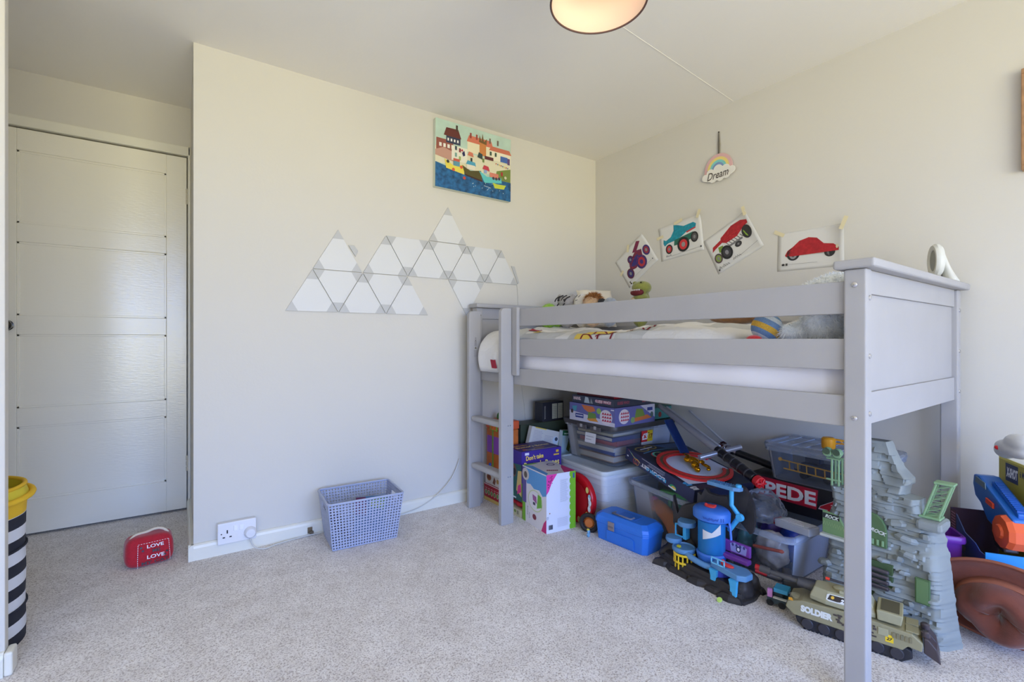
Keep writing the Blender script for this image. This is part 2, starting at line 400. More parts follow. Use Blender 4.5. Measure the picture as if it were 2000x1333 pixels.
# ------------------------------------------------------------------ door with four sunk panels
DX0, DX1, DY = -0.745, 0.0205, 3.25
door = struct(boxes('door_1', [((DX1-DX0, 0.026, 1.973), ((DX0+DX1)/2, DY+0.023, 0.9985))], M_door, bev=0.001))
def dpart(name, x0, x1, z0, z1, y0=DY, y1=DY+0.0101): 
    return box2(name, (x0, y0, z0), (x1, y1, z1), M_door, door, bev=0.0025)
PX0, PX1 = -0.658, -0.072
PZ = [(0.176, 0.537), (0.627, 0.986), (1.078, 1.436), (1.526, 1.88)]
def rel(o): 
    return o
dpart('stile', DX0, PX0, 0.012, 1.985); dpart('stile', PX1, DX1, 0.012, 1.985)
zz = [0.012]+[z for p in PZ for z in p]+[1.985]
for i in range(0, len(zz), 2): dpart('door_rail', PX0, PX1, zz[i], zz[i+1])
for z0, z1 in PZ:
    boxes('moulding', [((PX1-PX0, 0.006, 0.010), ((PX0+PX1)/2, DY+0.008, z0+0.005)), ((PX1-PX0, 0.006, 0.010), ((PX0+PX1)/2, DY+0.008, z1-0.005)),
                       ((0.010, 0.006, z1-z0), (PX0+0.005, DY+0.008, (z0+z1)/2)), ((0.010, 0.006, z1-z0), (PX1-0.005, DY+0.008, (z0+z1)/2))], M_door, door, bev=0.0015)
kn = lathe('door_knob', [(0.001, 0), (0.024, 0.0), (0.025, 0.004), (0.010, 0.008), (0.009, 0.022), (0.020, 0.030), (0.027, 0.042), (0.026, 0.054), (0.014, 0.062), (0.001, 0.064)], mat((22, 21, 22), 0.25), door, (-0.690, DY, 1.029), (PI/2, 0, 0))
for z in (1.766, 0.265):
    hg = boxes('hinge', [((0.006, 0.014, 0.088), (0.022, DY-0.003, z))], mat((214, 206, 186), 0.4), door, bev=0.002)
    for k in range(3): cyl('knuckle', 0.006, 0.024, (0.0225, DY-0.009, z-0.03+0.03*k), mat((205, 197, 176), 0.4), hg)
fr = struct(boxes('trim_1', [((0.80, 0.05, 0.050), (-0.362, DY+0.005, 2.017)), ((0.014, 0.05, 2.042), (0.0325, DY+0.005, 1.021)), ((0.03, 0.05, 1.992), (-0.765, DY+0.005, 0.996))], M_gloss, bev=0.004))
# ------------------------------------------------------------------ pendant lamp
LX, LY, RZ = 1.010, 1.010, 1.955
lamp = thing('pendant_lamp', 'pendant ceiling lamp with dark tapered shade, white lining and lit bulb', 'lamp', (LX, LY, H))
zr = RZ-H
def shade():
    ro, rt, h, n = 0.141, 0.100, 0.20, 64
    V, F, FM = [], [], []
    rings = [(ro, 0), (rt, h), (rt-0.003, h), (ro-0.003, 0.0)]
    for r, z in rings:
        for k in range(n): a = 2*PI*k/n; V.append((r*math.cos(a), r*math.sin(a), z+zr))
    for i in range(4):
        j = (i+1) % 4
        for k in range(n):
            F.append((i*n+k, i*n+(k+1) % n, j*n+(k+1) % n, j*n+k)); FM.append(0 if i in (0, 1, 3) else 1)
    lining = mat((250, 226, 200), 0.9, name='warm_white_shade_lining')
    return frommesh('lamp_shade', V, F, [mat((96, 86, 84), 0.8, noise=0.1, nscale=300), lining], lamp, smooth=False, fm=FM)
sh = shade()
for p in sh.data.polygons: p.use_smooth = True
tube('shade_rim', [(0.1405*math.cos(2*PI*k/64), 0.1405*math.sin(2*PI*k/64), zr) for k in range(64)], 0.0032, mat((92, 68, 62), 0.6), lamp, 8, True)
lathe('light_bulb', [(0.001, zr+0.018), (0.012, zr+0.020), (0.022, zr+0.028), (0.028, zr+0.042), (0.029, zr+0.054), (0.024, zr+0.072), (0.015, zr+0.088), (0.0125, zr+0.098), (0.0125, zr+0.108)],
      mat((255, 244, 224), 0.4, emit=4, name='glowing_bulb'), lamp, seg=24)
cyl('bulb_holder', 0.019, 0.07, (0, 0, zr+0.143), mat((238, 236, 230), 0.4), lamp, bev=0.003)
tubes('shade_ring', [([(0, 0, zr+0.16), (0.1*math.cos(a), 0.1*math.sin(a), zr+0.199)], 0.0018) for a in (0, 2*PI/3, 4*PI/3)], mat((230, 228, 222), 0.4), lamp)
cyl('flex', 0.0032, -zr-0.175-0.02, (0, 0, (zr+0.175-0.02)/2), mat((235, 233, 228), 0.5), lamp, seg=10)
lathe('ceiling_rose', [(0.001, -0.032), (0.012, -0.032), (0.020, -0.026), (0.045, -0.012), (0.048, 0.0)], mat((238, 236, 230), 0.4), lamp)
bl = bpy.data.lights.new('bulb_light', 'POINT'); bl.energy = 0.55; bl.color = (1.0, 0.66, 0.38); bl.shadow_soft_size = 0.03
blo = bpy.data.objects.new('bulb_light', bl); COL.objects.link(blo); blo.parent = lamp; blo.location = (0, 0, zr+0.0)
# ------------------------------------------------------------------ mid-sleeper bed
M_bed = mat((172, 170, 170), 0.55, noise=0.03, nscale=5, bump=0.03, bscale=300, spec=0.15, name='grey_satin_bed_paint')
M_screw = mat((214, 214, 218), 0.22, 1.0)
bed = thing('cabin_bed', 'grey painted wooden mid-sleeper bed with guard rails and short ladder', 'bed', (1.431, 2.043, 0), 0.0243)
NE0, NE1 = -1.552, -1.500      # foot posts along the bed
FE0, FE1 = 0.352, 0.404        # head posts
def B(name, s0, s1, e0, e1, z0, z1, bev=0.004): return box2(name, (s0, e0, z0), (s1, e1, z1), M_bed, bed, bev=bev, seg=3)
for e0, e1 in ((NE0, NE1), (FE0, FE1)):
    for s0 in (-0.012, 0.915):
        B('post', s0, s0+0.04, e0, e1, 0, 1.147, 0.005)
for e0, e1, ep in ((NE0, NE1, -1.530), (FE0, FE1, 0.378)):
    B('cap', -0.024, 0.985, e0-0.022, e1+0.022, 1.1475, 1.172, 0.007)
    B('end_rail', 0.0285, 0.9145, ep-0.012, ep+0.012, 1.083, 1.147, 0.002)
    B('end_rail', 0.0285, 0.9145, ep-0.012, ep+0.012, 0.734, 0.819, 0.002)
    B('end_panel', 0.0285, 0.9145, ep-0.004, ep+0.006, 0.8195, 1.0825, 0.0)
for z0, z1 in ((1.030, 1.118), (0.878, 0.963)):
    B('guard_rail', 0.0, 0.024, NE1+0.0005, -0.003, z0, z1, 0.003)
B('side_rail', 0.0, 0.024, NE1+0.0005, FE0-0.0005, 0.726, 0.810, 0.003)
B('side_rail', 0.919, 0.943, NE1+0.0005, FE0-0.0005, 0.726, 0.810, 0.003)
B('guard_rail', 0.919, 0.943, NE1+0.0005, FE0-0.0005, 0.965, 1.05, 0.003)
B('batten', -0.020, -0.0005, -0.047, -0.002, 0.774, 1.128, 0.004)
for k in range(12):
    e = -1.42+k*0.155; B('slat', 0.025, 0.918, e, e+0.07, 0.770, 0.785, 0.0)
# ladder
def upright(e0, e1):
    r = 0.022; poly = [(-0.004, 0), (-0.082, 0), (-0.082, 1.124-r)]
    poly += [(-0.082+r-r*math.cos(a), 1.124-r+r*math.sin(a)) for a in (0.4, 0.8, 1.2, PI/2)]+[(-0.004, 1.124)]
    o = prism('ladder_upright', [(x, z) for x, z in poly], e1-e0, M_bed, bed, (0, e1, 0), (1, 0, 0), (0, 0, 1), bev=0.003)
    return o
upright(0.003, 0.029); upright(0.322, 0.348)
for z in (0.245, 0.512):
    o = box2('rung', (-0.073, 0.0295, z-0.015), (-0.012, 0.3215, z+0.015), M_bed, bed, bev=0.012, seg=4)
for z, e, s in ((1.105, -1.526, 0), (0.753, -1.526, 0)):
    lathe('screw_cap', [(0.001, 0.004), (0.004, 0.0035), (0.0065, 0.002), (0.007, 0)], M_screw, bed, (-0.012, e, z), (0, -PI/2, 0), 16)
for s in (0.010, 0.935):
    for z in (1.070, 0.917, 0.766):
        lathe('screw_cap', [(0.001, 0.004), (0.004, 0.0035), (0.0065, 0.002), (0.007, 0)], M_screw, bed, (s, NE0, z), (PI/2, 0, 0), 16)
M_hole = mat((18, 17, 18), 0.9)
for z in (1.118, 1.085, 1.050, 0.955, 0.920):
    lathe('bolt_hole', [(0.001, 0.0006), (0.0038, 0.0006), (0.004, 0)], M_hole, bed, (0.009, FE0, z), (PI/2, 0, 0), 12)
lathe('screw_cap', [(0.001, 0.003), (0.006, 0.002), (0.0065, 0)], M_screw, bed, (0.009, FE0, 1.103), (PI/2, 0, 0), 16)
for z in (0.512, 0.245):
    for s in (-0.026, -0.040):
        lathe('screw_cap', [(0.001, 0.0015), (0.003, 0.001), (0.0034, 0)], M_screw, bed, (s, 0.003, z), (PI/2, 0, 0), 12)
# care sticker printed on the far ladder upright
prints('care_print', [('r', (120, 118, 116), 0.35, 0.93, 0.65, 0.97), ('r', (125, 123, 120), 0.3, 0.86, 0.7, 0.89), ('l', (70, 68, 66), [(0.3, 0.58), (0.7, 0.58), (0.7, 0.80), (0.3, 0.80), (0.3, 0.58)], 0.012),
   ('c', (60, 58, 58), 0.5, 0.82, 0.1), ('l', (60, 58, 58), [(0.5, 0.6), (0.5, 0.78)], 0.02), ('p', (95, 90, 60), [(0.3, 0.42), (0.7, 0.42), (0.5, 0.54)])] + [('r', (125, 123, 120), 0.1, 0.02+0.06*k, 0.95, 0.035+0.06*k) for k in range(6)],
   bed, (-0.055, 0.322, 0.86), (1, 0, 0), (0, 0, 1), 0.03, 0.115)
# ------------------------------------------------------------------ mattress with white sheet
M_sheet = mat((236, 234, 240), 0.8, bump=0.1, bscale=60)
def mattress():
    V, F = [], []; NU, NV = 90, 26
    s0, s1, e0, e1, z0, z1 = 0.036, 0.905, -1.494, 0.345, 0.787, 0.938
    per = []
    # closed cross-section across the bed, swept along it
    pr = [(0.0, 0.0), (0.0, 0.3), (0.0, 0.7), (0.015, 0.93), (0.05, 1.0), (0.3, 1.0), (0.6, 1.0), (0.95, 1.0), (0.985, 0.93), (1.0, 0.6), (1.0, 0.0)]
    for i in range(NU+1):
        t = i/NU; e = e0+(e1-e0)*t
        k = 1-0.06*(max(0, 1-t*30)+max(0, 1-(1-t)*30))
        for a, b in pr:
            s = s0+(s1-s0)*((a-0.5)*k+0.5); z = z0+(z1-z0)*(b*k)
            w = 0.0
            if b > 0.2 and a < 0.1: w = 0.004*math.sin(e*9+b*4)+0.003*math.sin(e*23+1)
            V.append((s+w, e, z+(0.004*math.sin(e*7) if b > 0.9 else 0)))
    n = len(pr)
    for i in range(NU):
        for j in range(n): F.append((i*n+j, i*n+(j+1) % n, (i+1)*n+(j+1) % n, (i+1)*n+j))
    F.append(tuple(reversed(range(n)))); F.append(tuple(NU*n+j for j in range(n)))
    o = frommesh('mattress', V, F, M_sheet, None, bed.location, bed.rotation_euler, smooth=True); sharp(o, 50)
    return tag(o, 'mattress in a loose white fitted sheet on the grey cabin bed', 'mattress')
mattress()
# ------------------------------------------------------------------ rumpled duvet (front edge, top and the swell by the ladder)
def duv(t, q):
    """t along the bed 0..1 (foot to head), q across from hanging front edge (0) to far side (1)"""
    e = -1.12+t*1.44; 
    g = max(0.0, min(1.0, (e+0.02)/0.12)); g = g*g*(3-2*g)           # swell in the gap beside the ladder
    g2 = max(0.0, min(1.0, (0.325-e)/0.05)); g *= 0.35+0.65*g2
    nz = noise.noise(Vector((e*5.0, q*6.0, 1.3)))*0.016+noise.noise(Vector((e*14, q*12, 4.0)))*0.008+0.014*max(0.0, 0.35-abs(noise.noise(Vector((e*4+q*5, q*9, 8.0)))))
    ht = 1.000+0.012*math.sin(e*6.0+0.6)+nz
    if e < -0.75: ht -= 0.012*(-0.75-e)/0.3
    kk = max(0.0, min(1.0, (e+1.12)/0.10)); ht = 0.953+(ht-0.953)*math.sqrt(kk)
    if q < 0.30:
        u = q/0.30; a = u*PI/2
        zb = 0.948-0.165*g; sf = 0.040-0.085*g
        s = sf+(0.13-sf)*(1-math.cos(a))**1.2-0.028*g*math.sin(2*a)
        z = zb+(ht-zb)*math.sin(a)
        s += nz*0.8*(1-u)
    else:
        u = (q-0.30)/0.70
        s = 0.13+u*0.74; z = ht+0.02*math.sin(u*PI)*(0.6+0.4*math.sin(e*4))+nz*0.5
    return Vector((s, e, z))
def duvmat():
    m = bpy.data.materials.new('printed_duvet_cotton'); m.use_nodes = True; nt = m.node_tree; b = nt.nodes['Principled BSDF']
    tc = nt.nodes.new('ShaderNodeTexCoord'); v = nt.nodes.new('ShaderNodeTexVoronoi'); v.inputs['Scale'].default_value = 6.5
    r = nt.nodes.new('ShaderNodeValToRGB'); r.color_ramp.interpolation = 'CONSTANT'
    cols = [(0.0, (226, 224, 222)), (0.45, (196, 196, 194)), (0.62, (228, 226, 224)), (0.80, (206, 206, 205)), (0.92, (232, 230, 228))]
    r.color_ramp.elements[0].color = lin(cols[0][1]); r.color_ramp.elements[1].position = cols[1][0]; r.color_ramp.elements[1].color = lin(cols[1][1])
    for p, c in cols[2:]:
        e = r.color_ramp.elements.new(p); e.color = lin(c)
    sp = nt.nodes.new('ShaderNodeSeparateColor')
    nt.links.new(tc.outputs['Object'], v.inputs['Vector']); nt.links.new(v.outputs['Color'], sp.inputs[0]); nt.links.new(sp.outputs[0], r.inputs[0]); nt.links.new(r.outputs[0], b.inputs['Base Color'])
    n2 = nt.nodes.new('ShaderNodeTexNoise'); n2.inputs['Scale'].default_value = 35; bp = nt.nodes.new('ShaderNodeBump'); bp.inputs['Strength'].default_value = 0.35; bp.inputs['Distance'].default_value = 0.01
    nt.links.new(tc.outputs['Object'], n2.inputs['Vector']); nt.links.new(n2.outputs['Fac'], bp.inputs['Height']); nt.links.new(bp.outputs[0], b.inputs['Normal'])
    b.inputs['Roughness'].default_value = 0.85
    return m
duvet = thing('duvet', 'rumpled white and grey duvet with yellow and dark red print', 'duvet', bed.location, (0, 0, 0.0243))
NU, NV = 110, 46
V = [duv(i/NU, j/NV) for i in range(NU+1) for j in range(NV+1)]
F = [(i*(NV+1)+j, i*(NV+1)+j+1, (i+1)*(NV+1)+j+1, (i+1)*(NV+1)+j) for i in range(NU) for j in range(NV)]
dc = frommesh('cover', V, F, duvmat(), duvet, smooth=True)
so = dc.modifiers.new('thick', 'SOLIDIFY'); so.thickness = 0.012; so.offset = -1
def dwarp(x, y, z):
    p = duv(x, y); a = duv(x+0.002, y)-p; b = duv(x, y+0.004)-p; n = b.cross(a).normalized()
    return p+n*(z+0.0015)
def dpatch(c, t0, t1, q0, q1):
    return (c, t0, t1, q0, q1)
DV, DF, DM = [], [], []
dcols = [(236, 205, 92), (132, 28, 42), (226, 196, 84), (168, 40, 60)]
def dgrid(ci, f, n=10, mm=6):
    k = len(DV)
    for i in range(n+1):
        for j in range(mm+1):
            t, q = f(i/n, j/mm); DV.append(dwarp(t, q, 0.0008+0.0006*ci))
    for i in range(n):
        for j in range(mm): DF.append((k+i*(mm+1)+j, k+i*(mm+1)+j+1, k+(i+1)*(mm+1)+j+1, k+(i+1)*(mm+1)+j)); DM.append(ci)
def T(e): return (e+1.12)/1.44
def rect(ci, e0, e1, q0, q1): dgrid(ci, lambda a, b: (T(e0+(e1-e0)*a), q0+(q1-q0)*b))
def arc(ci, e0, q0, e1, q1, bul, w): dgrid(ci, lambda a, b: (T(e0+(e1-e0)*a), q0+(q1-q0)*a+bul*math.sin(a*PI)+(b-0.5)*w), 12, 2)
rect(0, -0.40, -0.50, 0.005, 0.17); rect(0, -0.46, -0.60, 0.17, 0.30)
for (a, b, c, d, e_, w) in [(-0.44, 0.01, -0.445, 0.16, 0.0, 0.04), (-0.445, 0.15, -0.53, 0.02, 0.03, 0.025), (-0.54, 0.02, -0.53, 0.16, 0.0, 0.04), (-0.53, 0.09, -0.60, 0.16, 0.02, 0.025), (-0.62, 0.02, -0.61, 0.16, 0, 0.04),
       (-0.50, 0.17, -0.505, 0.30, 0.0, 0.03), (-0.50, 0.24, -0.585, 0.18, 0.03, 0.02), (-0.59, 0.17, -0.60, 0.30, 0.0, 0.05), (-0.69, 0.17, -0.70, 0.30, 0, 0.05), (-0.71, 0.18, -0.78, 0.18, 0.05, 0.02), (-0.785, 0.17, -0.79, 0.30, 0, 0.03)]:
    if abs(a-c) < 0.03: rect(1, a, a-0.010, b, d)
    else: arc(1, a, b, c, d, e_, w)
rect(3, 0.02, -0.06, 0.27, 0.31); rect(2, -0.055, -0.10, 0.20, 0.27); rect(3, 0.14, 0.09, 0.02, 0.06)
frommesh('duvet_print', DV, DF, [mat(c, 0.85) for c in dcols], duvet, fm=DM)['kind'] = 'stuff'
# ------------------------------------------------------------------ bed-side world helper
RB = Matrix.Translation(bed.location) @ Matrix.Rotation(0.0243, 4, 'Z')
def bw(s, e, z): return RB @ Vector((s, e, z))
# pillow at the foot end and soft toys
def pillow(name, label, loc, rot, sx, sy, sz, m):
    V, F = [], []; N = 24
    for side in (1, -1):
        for i in range(N+1):
            for j in range(N+1):
                u, v = i/N*2-1, j/N*2-1
                k = (max(0.0, (1-u**4))*max(0.0, (1-v**4)))**0.5
                pin = 1-0.06*(abs(u)**3*abs(v)**3)*0-0.07*(1-abs(u)**2)*abs(v)**6-0.07*(1-abs(v)**2)*abs(u)**6
                V.append((u*sx/2*pin, v*sy/2*pin, side*sz/2*k+0.006*noise.noise(Vector((u*3, v*3, side)))))
    n2 = (N+1)*(N+1)
    for s in (0, 1):
        for i in range(N):
            for j in range(N):
                f = (s*n2+i*(N+1)+j, s*n2+(i+1)*(N+1)+j, s*n2+(i+1)*(N+1)+j+1, s*n2+i*(N+1)+j+1); F.append(f if s == 0 else tuple(reversed(f)))
    o = frommesh(name, V, F, m, None, loc, rot, smooth=True); return tag(o, label, 'pillow')
pillow('pillow', 'plain off-white pillow lying behind the grey guard rails', bw(0.62, -1.285, 0.996), (0.0, 0.0, 0.05), 0.42, 0.32, 0.10, mat((226, 220, 210), 0.85, bump=0.1, bscale=40))
pillow('pillow', 'cream pillow propped in the wall corner above the head of the bed', bw(0.80, 0.185, 1.165), (1.15, 0, -0.45), 0.24, 0.27, 0.11, mat((232, 222, 202), 0.85, bump=0.1, bscale=40))
# ================================================================== things on the walls
YB = 2.5
# ---- triangular light panels on the back wall
SL, HL, X0, Z0 = 0.2485, 0.2125, 0.403, 1.098
def node(i, r): return (X0+SL*i+SL/2*r, Z0+HL*r)          # i may be fractional column, r row
def nd(x, r): return (x, Z0+HL*r)
tl = thing('triangle_wall_light', 'row of thin white triangular light panels with grey corners on the wall', 'wall light', (0, YB, 0))
tris = []
def up(i, r): tris.append((node(i, r), node(i+1, r), node(i, r+1)))
def dn(i, r): tris.append((node(i, r+1), node(i+1, r), node(i-0+1-1, r+1)) if False else (node(i, r), node(i+1, r-1), node(i+1, r)))
# lattice nodes: row r, column i -> x = X0 + SL*(i + r/2)
up(0, 0); dn(0, 1); up(1, 0); dn(1, 1); up(2, 0); dn(3, 1)
up(0, 1); up(1, 1); dn(1, 2); up(2, 1); dn(2, 2); up(3, 1); dn(3, 2); up(4, 1); up(2, 2)
M_tri = mat((218, 218, 217), 0.5, name='white_diffuser'); M_tric = mat((190, 190, 189), 0.5); M_trie = mat((150, 148, 146), 0.5)
for T3 in tris:
    cx = sum(p[0] for p in T3)/3; cz = sum(p[1] for p in T3)/3
    P3 = [((p[0]-cx)*0.975+cx, (p[1]-cz)*0.975+cz) for p in T3]
    pn = prism('panel', P3, 0.009, M_tri, tl, (0, -0.0005, 0), (1, 0, 0), (0, 0, 1), bev=0.0012)
    for k in range(3):
        a, b, c = P3[k], P3[(k+1) % 3], P3[(k+2) % 3]; f = 0.23
        q = [a, (a[0]+(b[0]-a[0])*f, a[1]+(b[1]-a[1])*f), (a[0]+(c[0]-a[0])*f, a[1]+(c[1]-a[1])*f)]
        ctr = (sum(p[0] for p in q)/3, sum(p[1] for p in q)/3); q = [((p[0]-ctr[0])*0.98+ctr[0], (p[1]-ctr[1])*0.98+ctr[1]) for p in q]
        prism('corner', q, 0.0005, M_tric, pn, (0, -0.0094, 0), (1, 0, 0), (0, 0, 1))
hexp = [(0.703, 1.447), (0.733, 1.448), (0.752, 1.423), (0.740, 1.392), (0.722, 1.418)]
prism('controller', hexp, 0.008, M_tric, tl, (0, -0.0005, 0), (1, 0, 0), (0, 0, 1), bev=0.001)
prism('connector', [(1.722, 1.430), (1.748, 1.428), (1.784, 1.325), (1.772, 1.318)], 0.006, M_tric, tl, (0, -0.0005, 0), (1, 0, 0), (0, 0, 1), bev=0.001)
M_flex = mat((214, 212, 205), 0.5)
tube('cable', spline([(1.766, -0.004, 1.312), (1.772, -0.004, 1.28), (1.776, -0.004, 1.20), (1.78, -0.004, 1.0), (1.80, -0.004, 0.70), (1.83, -0.004, 0.50), (1.86, -0.004, 0.25)], 5), 0.0022, M_flex, tl, 6)
# ---- harbour canvas
CW, CH, CX, CZ = 0.518, 0.392, 1.178, 1.833
cv = thing('canvas_picture', 'harbour canvas print with colourful boats and houses high on the wall', 'picture', (CX, YB, CZ), (0, 0.012, 0))
box2('canvas_block', (0, -0.030, 0), (CW, -0.0005, CH), mat((214, 220, 204), 0.8, bump=0.1, bscale=500), cv, bev=0.003)
sea = mat((34, 92, 140), 0.7, noise=0.55, nscale=38); pale = mat((188, 212, 196), 0.7, noise=0.07, nscale=14)
def roofhouse(x0, y0, x1, y1, wall, roof, rh): return [('r', wall, x0, y0, x1, y1), ('p', roof, [(x0-0.01, y1), (x0+0.02, y1+rh), (x1-0.02, y1+rh), (x1+0.01, y1)])]
art = [('r', pale, 0, 0, 1, 1), ('r', (226, 220, 190), 0.0, 0.36, 1, 0.60), ('p', (120, 138, 66), [(0.78, 0.30), (1, 0.26), (1, 0.52), (0.80, 0.44)])]
art += roofhouse(0.40, 0.62, 0.74, 0.78, (236, 226, 190), (216, 120, 92), 0.10)
art += roofhouse(0.70, 0.60, 1.0, 0.74, (240, 232, 206), (206, 116, 88), 0.07)
art += [('r', (150, 84, 70), 0.01, 0.46, 0.22, 0.72), ('p', (196, 150, 132), [(0.0, 0.46), (0.22, 0.42), (0.28, 0.54), (0.10, 0.60), (0.0, 0.54)]), ('r', (236, 232, 214), 0.20, 0.44, 0.40, 0.66), ('r', (52, 58, 84), 0.13, 0.68, 0.31, 0.80), ('p', (104, 48, 40), [(0.10, 0.78), (0.13, 0.90), (0.28, 0.91), (0.32, 0.78)]),
        ('r', (74, 60, 48), 0.25, 0.88, 0.275, 0.97), ('r', (206, 132, 70), 0.56, 0.62, 0.65, 0.82), ('p', (120, 92, 50), [(0.55, 0.82), (0.56, 0.93), (0.585, 0.84), (0.60, 0.96), (0.62, 0.84), (0.66, 0.90), (0.655, 0.80)])]
for k in range(4):
    art += [('r', (238, 232, 220), 0.045+0.05*k, 0.60, 0.075+0.05*k, 0.655), ('r', (236, 236, 230), 0.145+0.04*k, 0.71, 0.165+0.04*k, 0.75)]
for x, c in ((0.43, (150, 60, 48)), (0.51, (160, 70, 56)), (0.69, (120, 104, 90)), (0.80, (110, 96, 84))): art.append(('r', c, x, 0.84, x+0.022, 0.92))
for x, y, c in ((0.24, 0.60, (60, 74, 90)), (0.29, 0.58, (140, 60, 60)), (0.24, 0.50, (120, 160, 150)), (0.29, 0.46, (160, 180, 110)), (0.70, 0.66, (60, 84, 72)), (0.77, 0.66, (60, 84, 72)), (0.60, 0.52, (120, 140, 80)), (0.86, 0.38, (176, 50, 52)), (0.44, 0.48, (50, 64, 60))): art.append(('r', c, x, y, x+0.025, y+0.06))
art += [('r', (70, 104, 176), 0.85, 0.60, 0.95, 0.69), ('r', (98, 70, 120), 0.95, 0.58, 0.985, 0.68), ('p', (54, 74, 72), [(0.53, 0.58), (0.55, 0.66), (0.60, 0.64), (0.60, 0.56)]), ('r', (96, 40, 44), 0.63, 0.58, 0.75, 0.63), ('p', (214, 124, 96), [(0.40, 0.57), (0.42, 0.63), (0.47, 0.62), (0.48, 0.56)]),
        ('p', (40, 40, 90), [(0.33, 0.58), (0.36, 0.62), (0.37, 0.55), (0.345, 0.53)]), ('p', (190, 50, 60), [(0.31, 0.61), (0.335, 0.64), (0.345, 0.60)])]
for k in range(8): art.append(('p', [(190, 60, 60), (60, 90, 150), (230, 200, 80)][k % 3], [(0.78+0.024*k, 0.56-0.004*k), (0.795+0.024*k, 0.56-0.004*k), (0.787+0.024*k, 0.53-0.004*k)]))
art += [('r', sea, 0, 0, 1, 0.30), ('p', sea, [(0, 0.30), (0, 0.36), (0.12, 0.33), (0.4, 0.30)])]
art += [('p', (232, 214, 86), [(0.11, 0.43), (0.13, 0.30), (0.36, 0.26), (0.35, 0.40), (0.22, 0.36)]), ('p', (86, 78, 38), [(0.33, 0.40), (0.37, 0.26), (0.60, 0.22), (0.58, 0.38), (0.44, 0.34)]), ('p', (64, 34, 30), [(0.365, 0.275), (0.37, 0.255), (0.60, 0.21), (0.605, 0.235)]), ('p', (96, 194, 196), [(0.55, 0.38), (0.63, 0.21), (0.87, 0.26), (0.86, 0.34), (0.66, 0.31)]),
        ('p', (196, 204, 66), [(0.74, 0.24), (0.77, 0.16), (0.90, 0.17), (0.93, 0.24), (0.80, 0.23)]), ('r', (196, 92, 74), 0.22, 0.37, 0.30, 0.47), ('r', (96, 150, 170), 0.22, 0.36, 0.30, 0.43), ('p', (80, 160, 190), [(0.38, 0.43), (0.40, 0.49), (0.50, 0.48), (0.51, 0.42)]), ('r', (232, 224, 206), 0.39, 0.36, 0.50, 0.43),
        ('p', (196, 62, 76), [(0.60, 0.42), (0.62, 0.48), (0.68, 0.47), (0.70, 0.40)]), ('r', (150, 170, 214), 0.62, 0.36, 0.66, 0.41), ('r', (216, 130, 110), 0.70, 0.32, 0.82, 0.39)]
for x, y, c in ((0.15, 0.40, (60, 60, 50)), (0.22, 0.30, (214, 88, 62)), (0.32, 0.36, (220, 90, 60)), (0.36, 0.21, (196, 70, 56)), (0.75, 0.31, (70, 60, 80)), (0.79, 0.31, (80, 60, 60)), (0.83, 0.32, (70, 60, 80)), (0.92, 0.36, (206, 202, 170))): art.append(('c', c, x, y, 0.018))
for k in range(12): art.append(('c', (226, 236, 240), rnd(0.45, 0.9), rnd(0.10, 0.22), 0.004))
art.append(('l', (220, 232, 238), [(0.62, 0.16), (0.70, 0.15), (0.66, 0.10)], 0.006))
prints('printed_scene', art, cv, (0, -0.0302, 0), (1, 0, 0), (0, 0, 1), CW, CH, eps=0.00008)
# ---- things on the right-hand wall: local frame u = towards the window (-y), v = up
XR = 2.47
def rwall(name, label, cat, y, z, ang=0.0):
    t = thing(name, label, cat, (XR, y, z)); t.rotation_euler = (ang, 0, 0); return t
UX, UY = (0, -1, 0), (0, 0, 1)
# dream sign
ds = rwall('hanging_sign', 'small rainbow and cloud sign reading Dream hanging on a grey ribbon', 'sign', 1.528, 1.885, 0)
def arcpts(cx, cy, r, a0, a1, n=24): return [(cx+r*math.cos(a0+(a1-a0)*k/n), cy+r*math.sin(a0+(a1-a0)*k/n)) for k in range(n+1)]
cloud = []
for cx, cy, r, a0, a1 in ((-0.078, -0.004, 0.020, PI*1.35, PI*0.55), (-0.046, 0.014, 0.024, PI*1.0, PI*0.35), (0.0, 0.024, 0.028, PI*0.95, PI*0.2), (0.045, 0.018, 0.024, PI*0.75, PI*0.05), (0.080, 0.004, 0.020, PI*0.55, -PI*0.4), (0.05, -0.016, 0.020, -PI*0.1, -PI*0.75), (0.012, -0.022, 0.020, -PI*0.2, -PI*0.8), (-0.032, -0.022, 0.020, -PI*0.2, -PI*0.8)):
    cloud += arcpts(cx, cy, r, a0, a1, 8)
base = arcpts(-0.002, 0.03, 0.084, 0, PI)+[(-0.086, -0.01), (0.082, -0.01)]
prism('rainbow', base, 0.005, mat((222, 178, 178), 0.6), ds, (-0.0065, 0, 0), UX, UY, bev=0.001)
ry = []
for r, c in ((0.066, (236, 214, 128)), (0.050, (130, 206, 204)), (0.036, (128, 152, 196)), (0.022, (150, 140, 178))): ry.append(('p', c, arcpts(-0.002, 0.03, r, 0, PI)))
prints('rainbow_print', ry, ds, (-0.0116, 0, 0), UX, UY, 1, 1)
prism('cloud', cloud, 0.004, mat((236, 232, 224), 0.7), ds, (-0.0125, 0, 0), UX, UY)
prints('lettering', [('t', (88, 80, 74), 'Dream', -0.066, -0.026, 0.042, {'shear': 0.35, 'w': 0.130, 'ang': 0.04, 'bold': 0.012})], ds, (-0.0166, 0, 0), UX, UY, 1, 1)
prints('sign_dots', [('c', (120, 120, 150), -0.065, 0.03, 0.002, 0.002), ('c', (190, 150, 150), 0.03, 0.06, 0.002, 0.002), ('l', (150, 140, 132), [(-0.02, -0.012), (0.0, -0.016), (0.02, -0.010)], 0.0015), ('l', (150, 140, 132), [(0.04, -0.008), (0.055, -0.011), (0.07, -0.002)], 0.0015)], ds, (-0.0166, 0, 0), UX, UY, 1, 1)['kind'] = 'stuff'
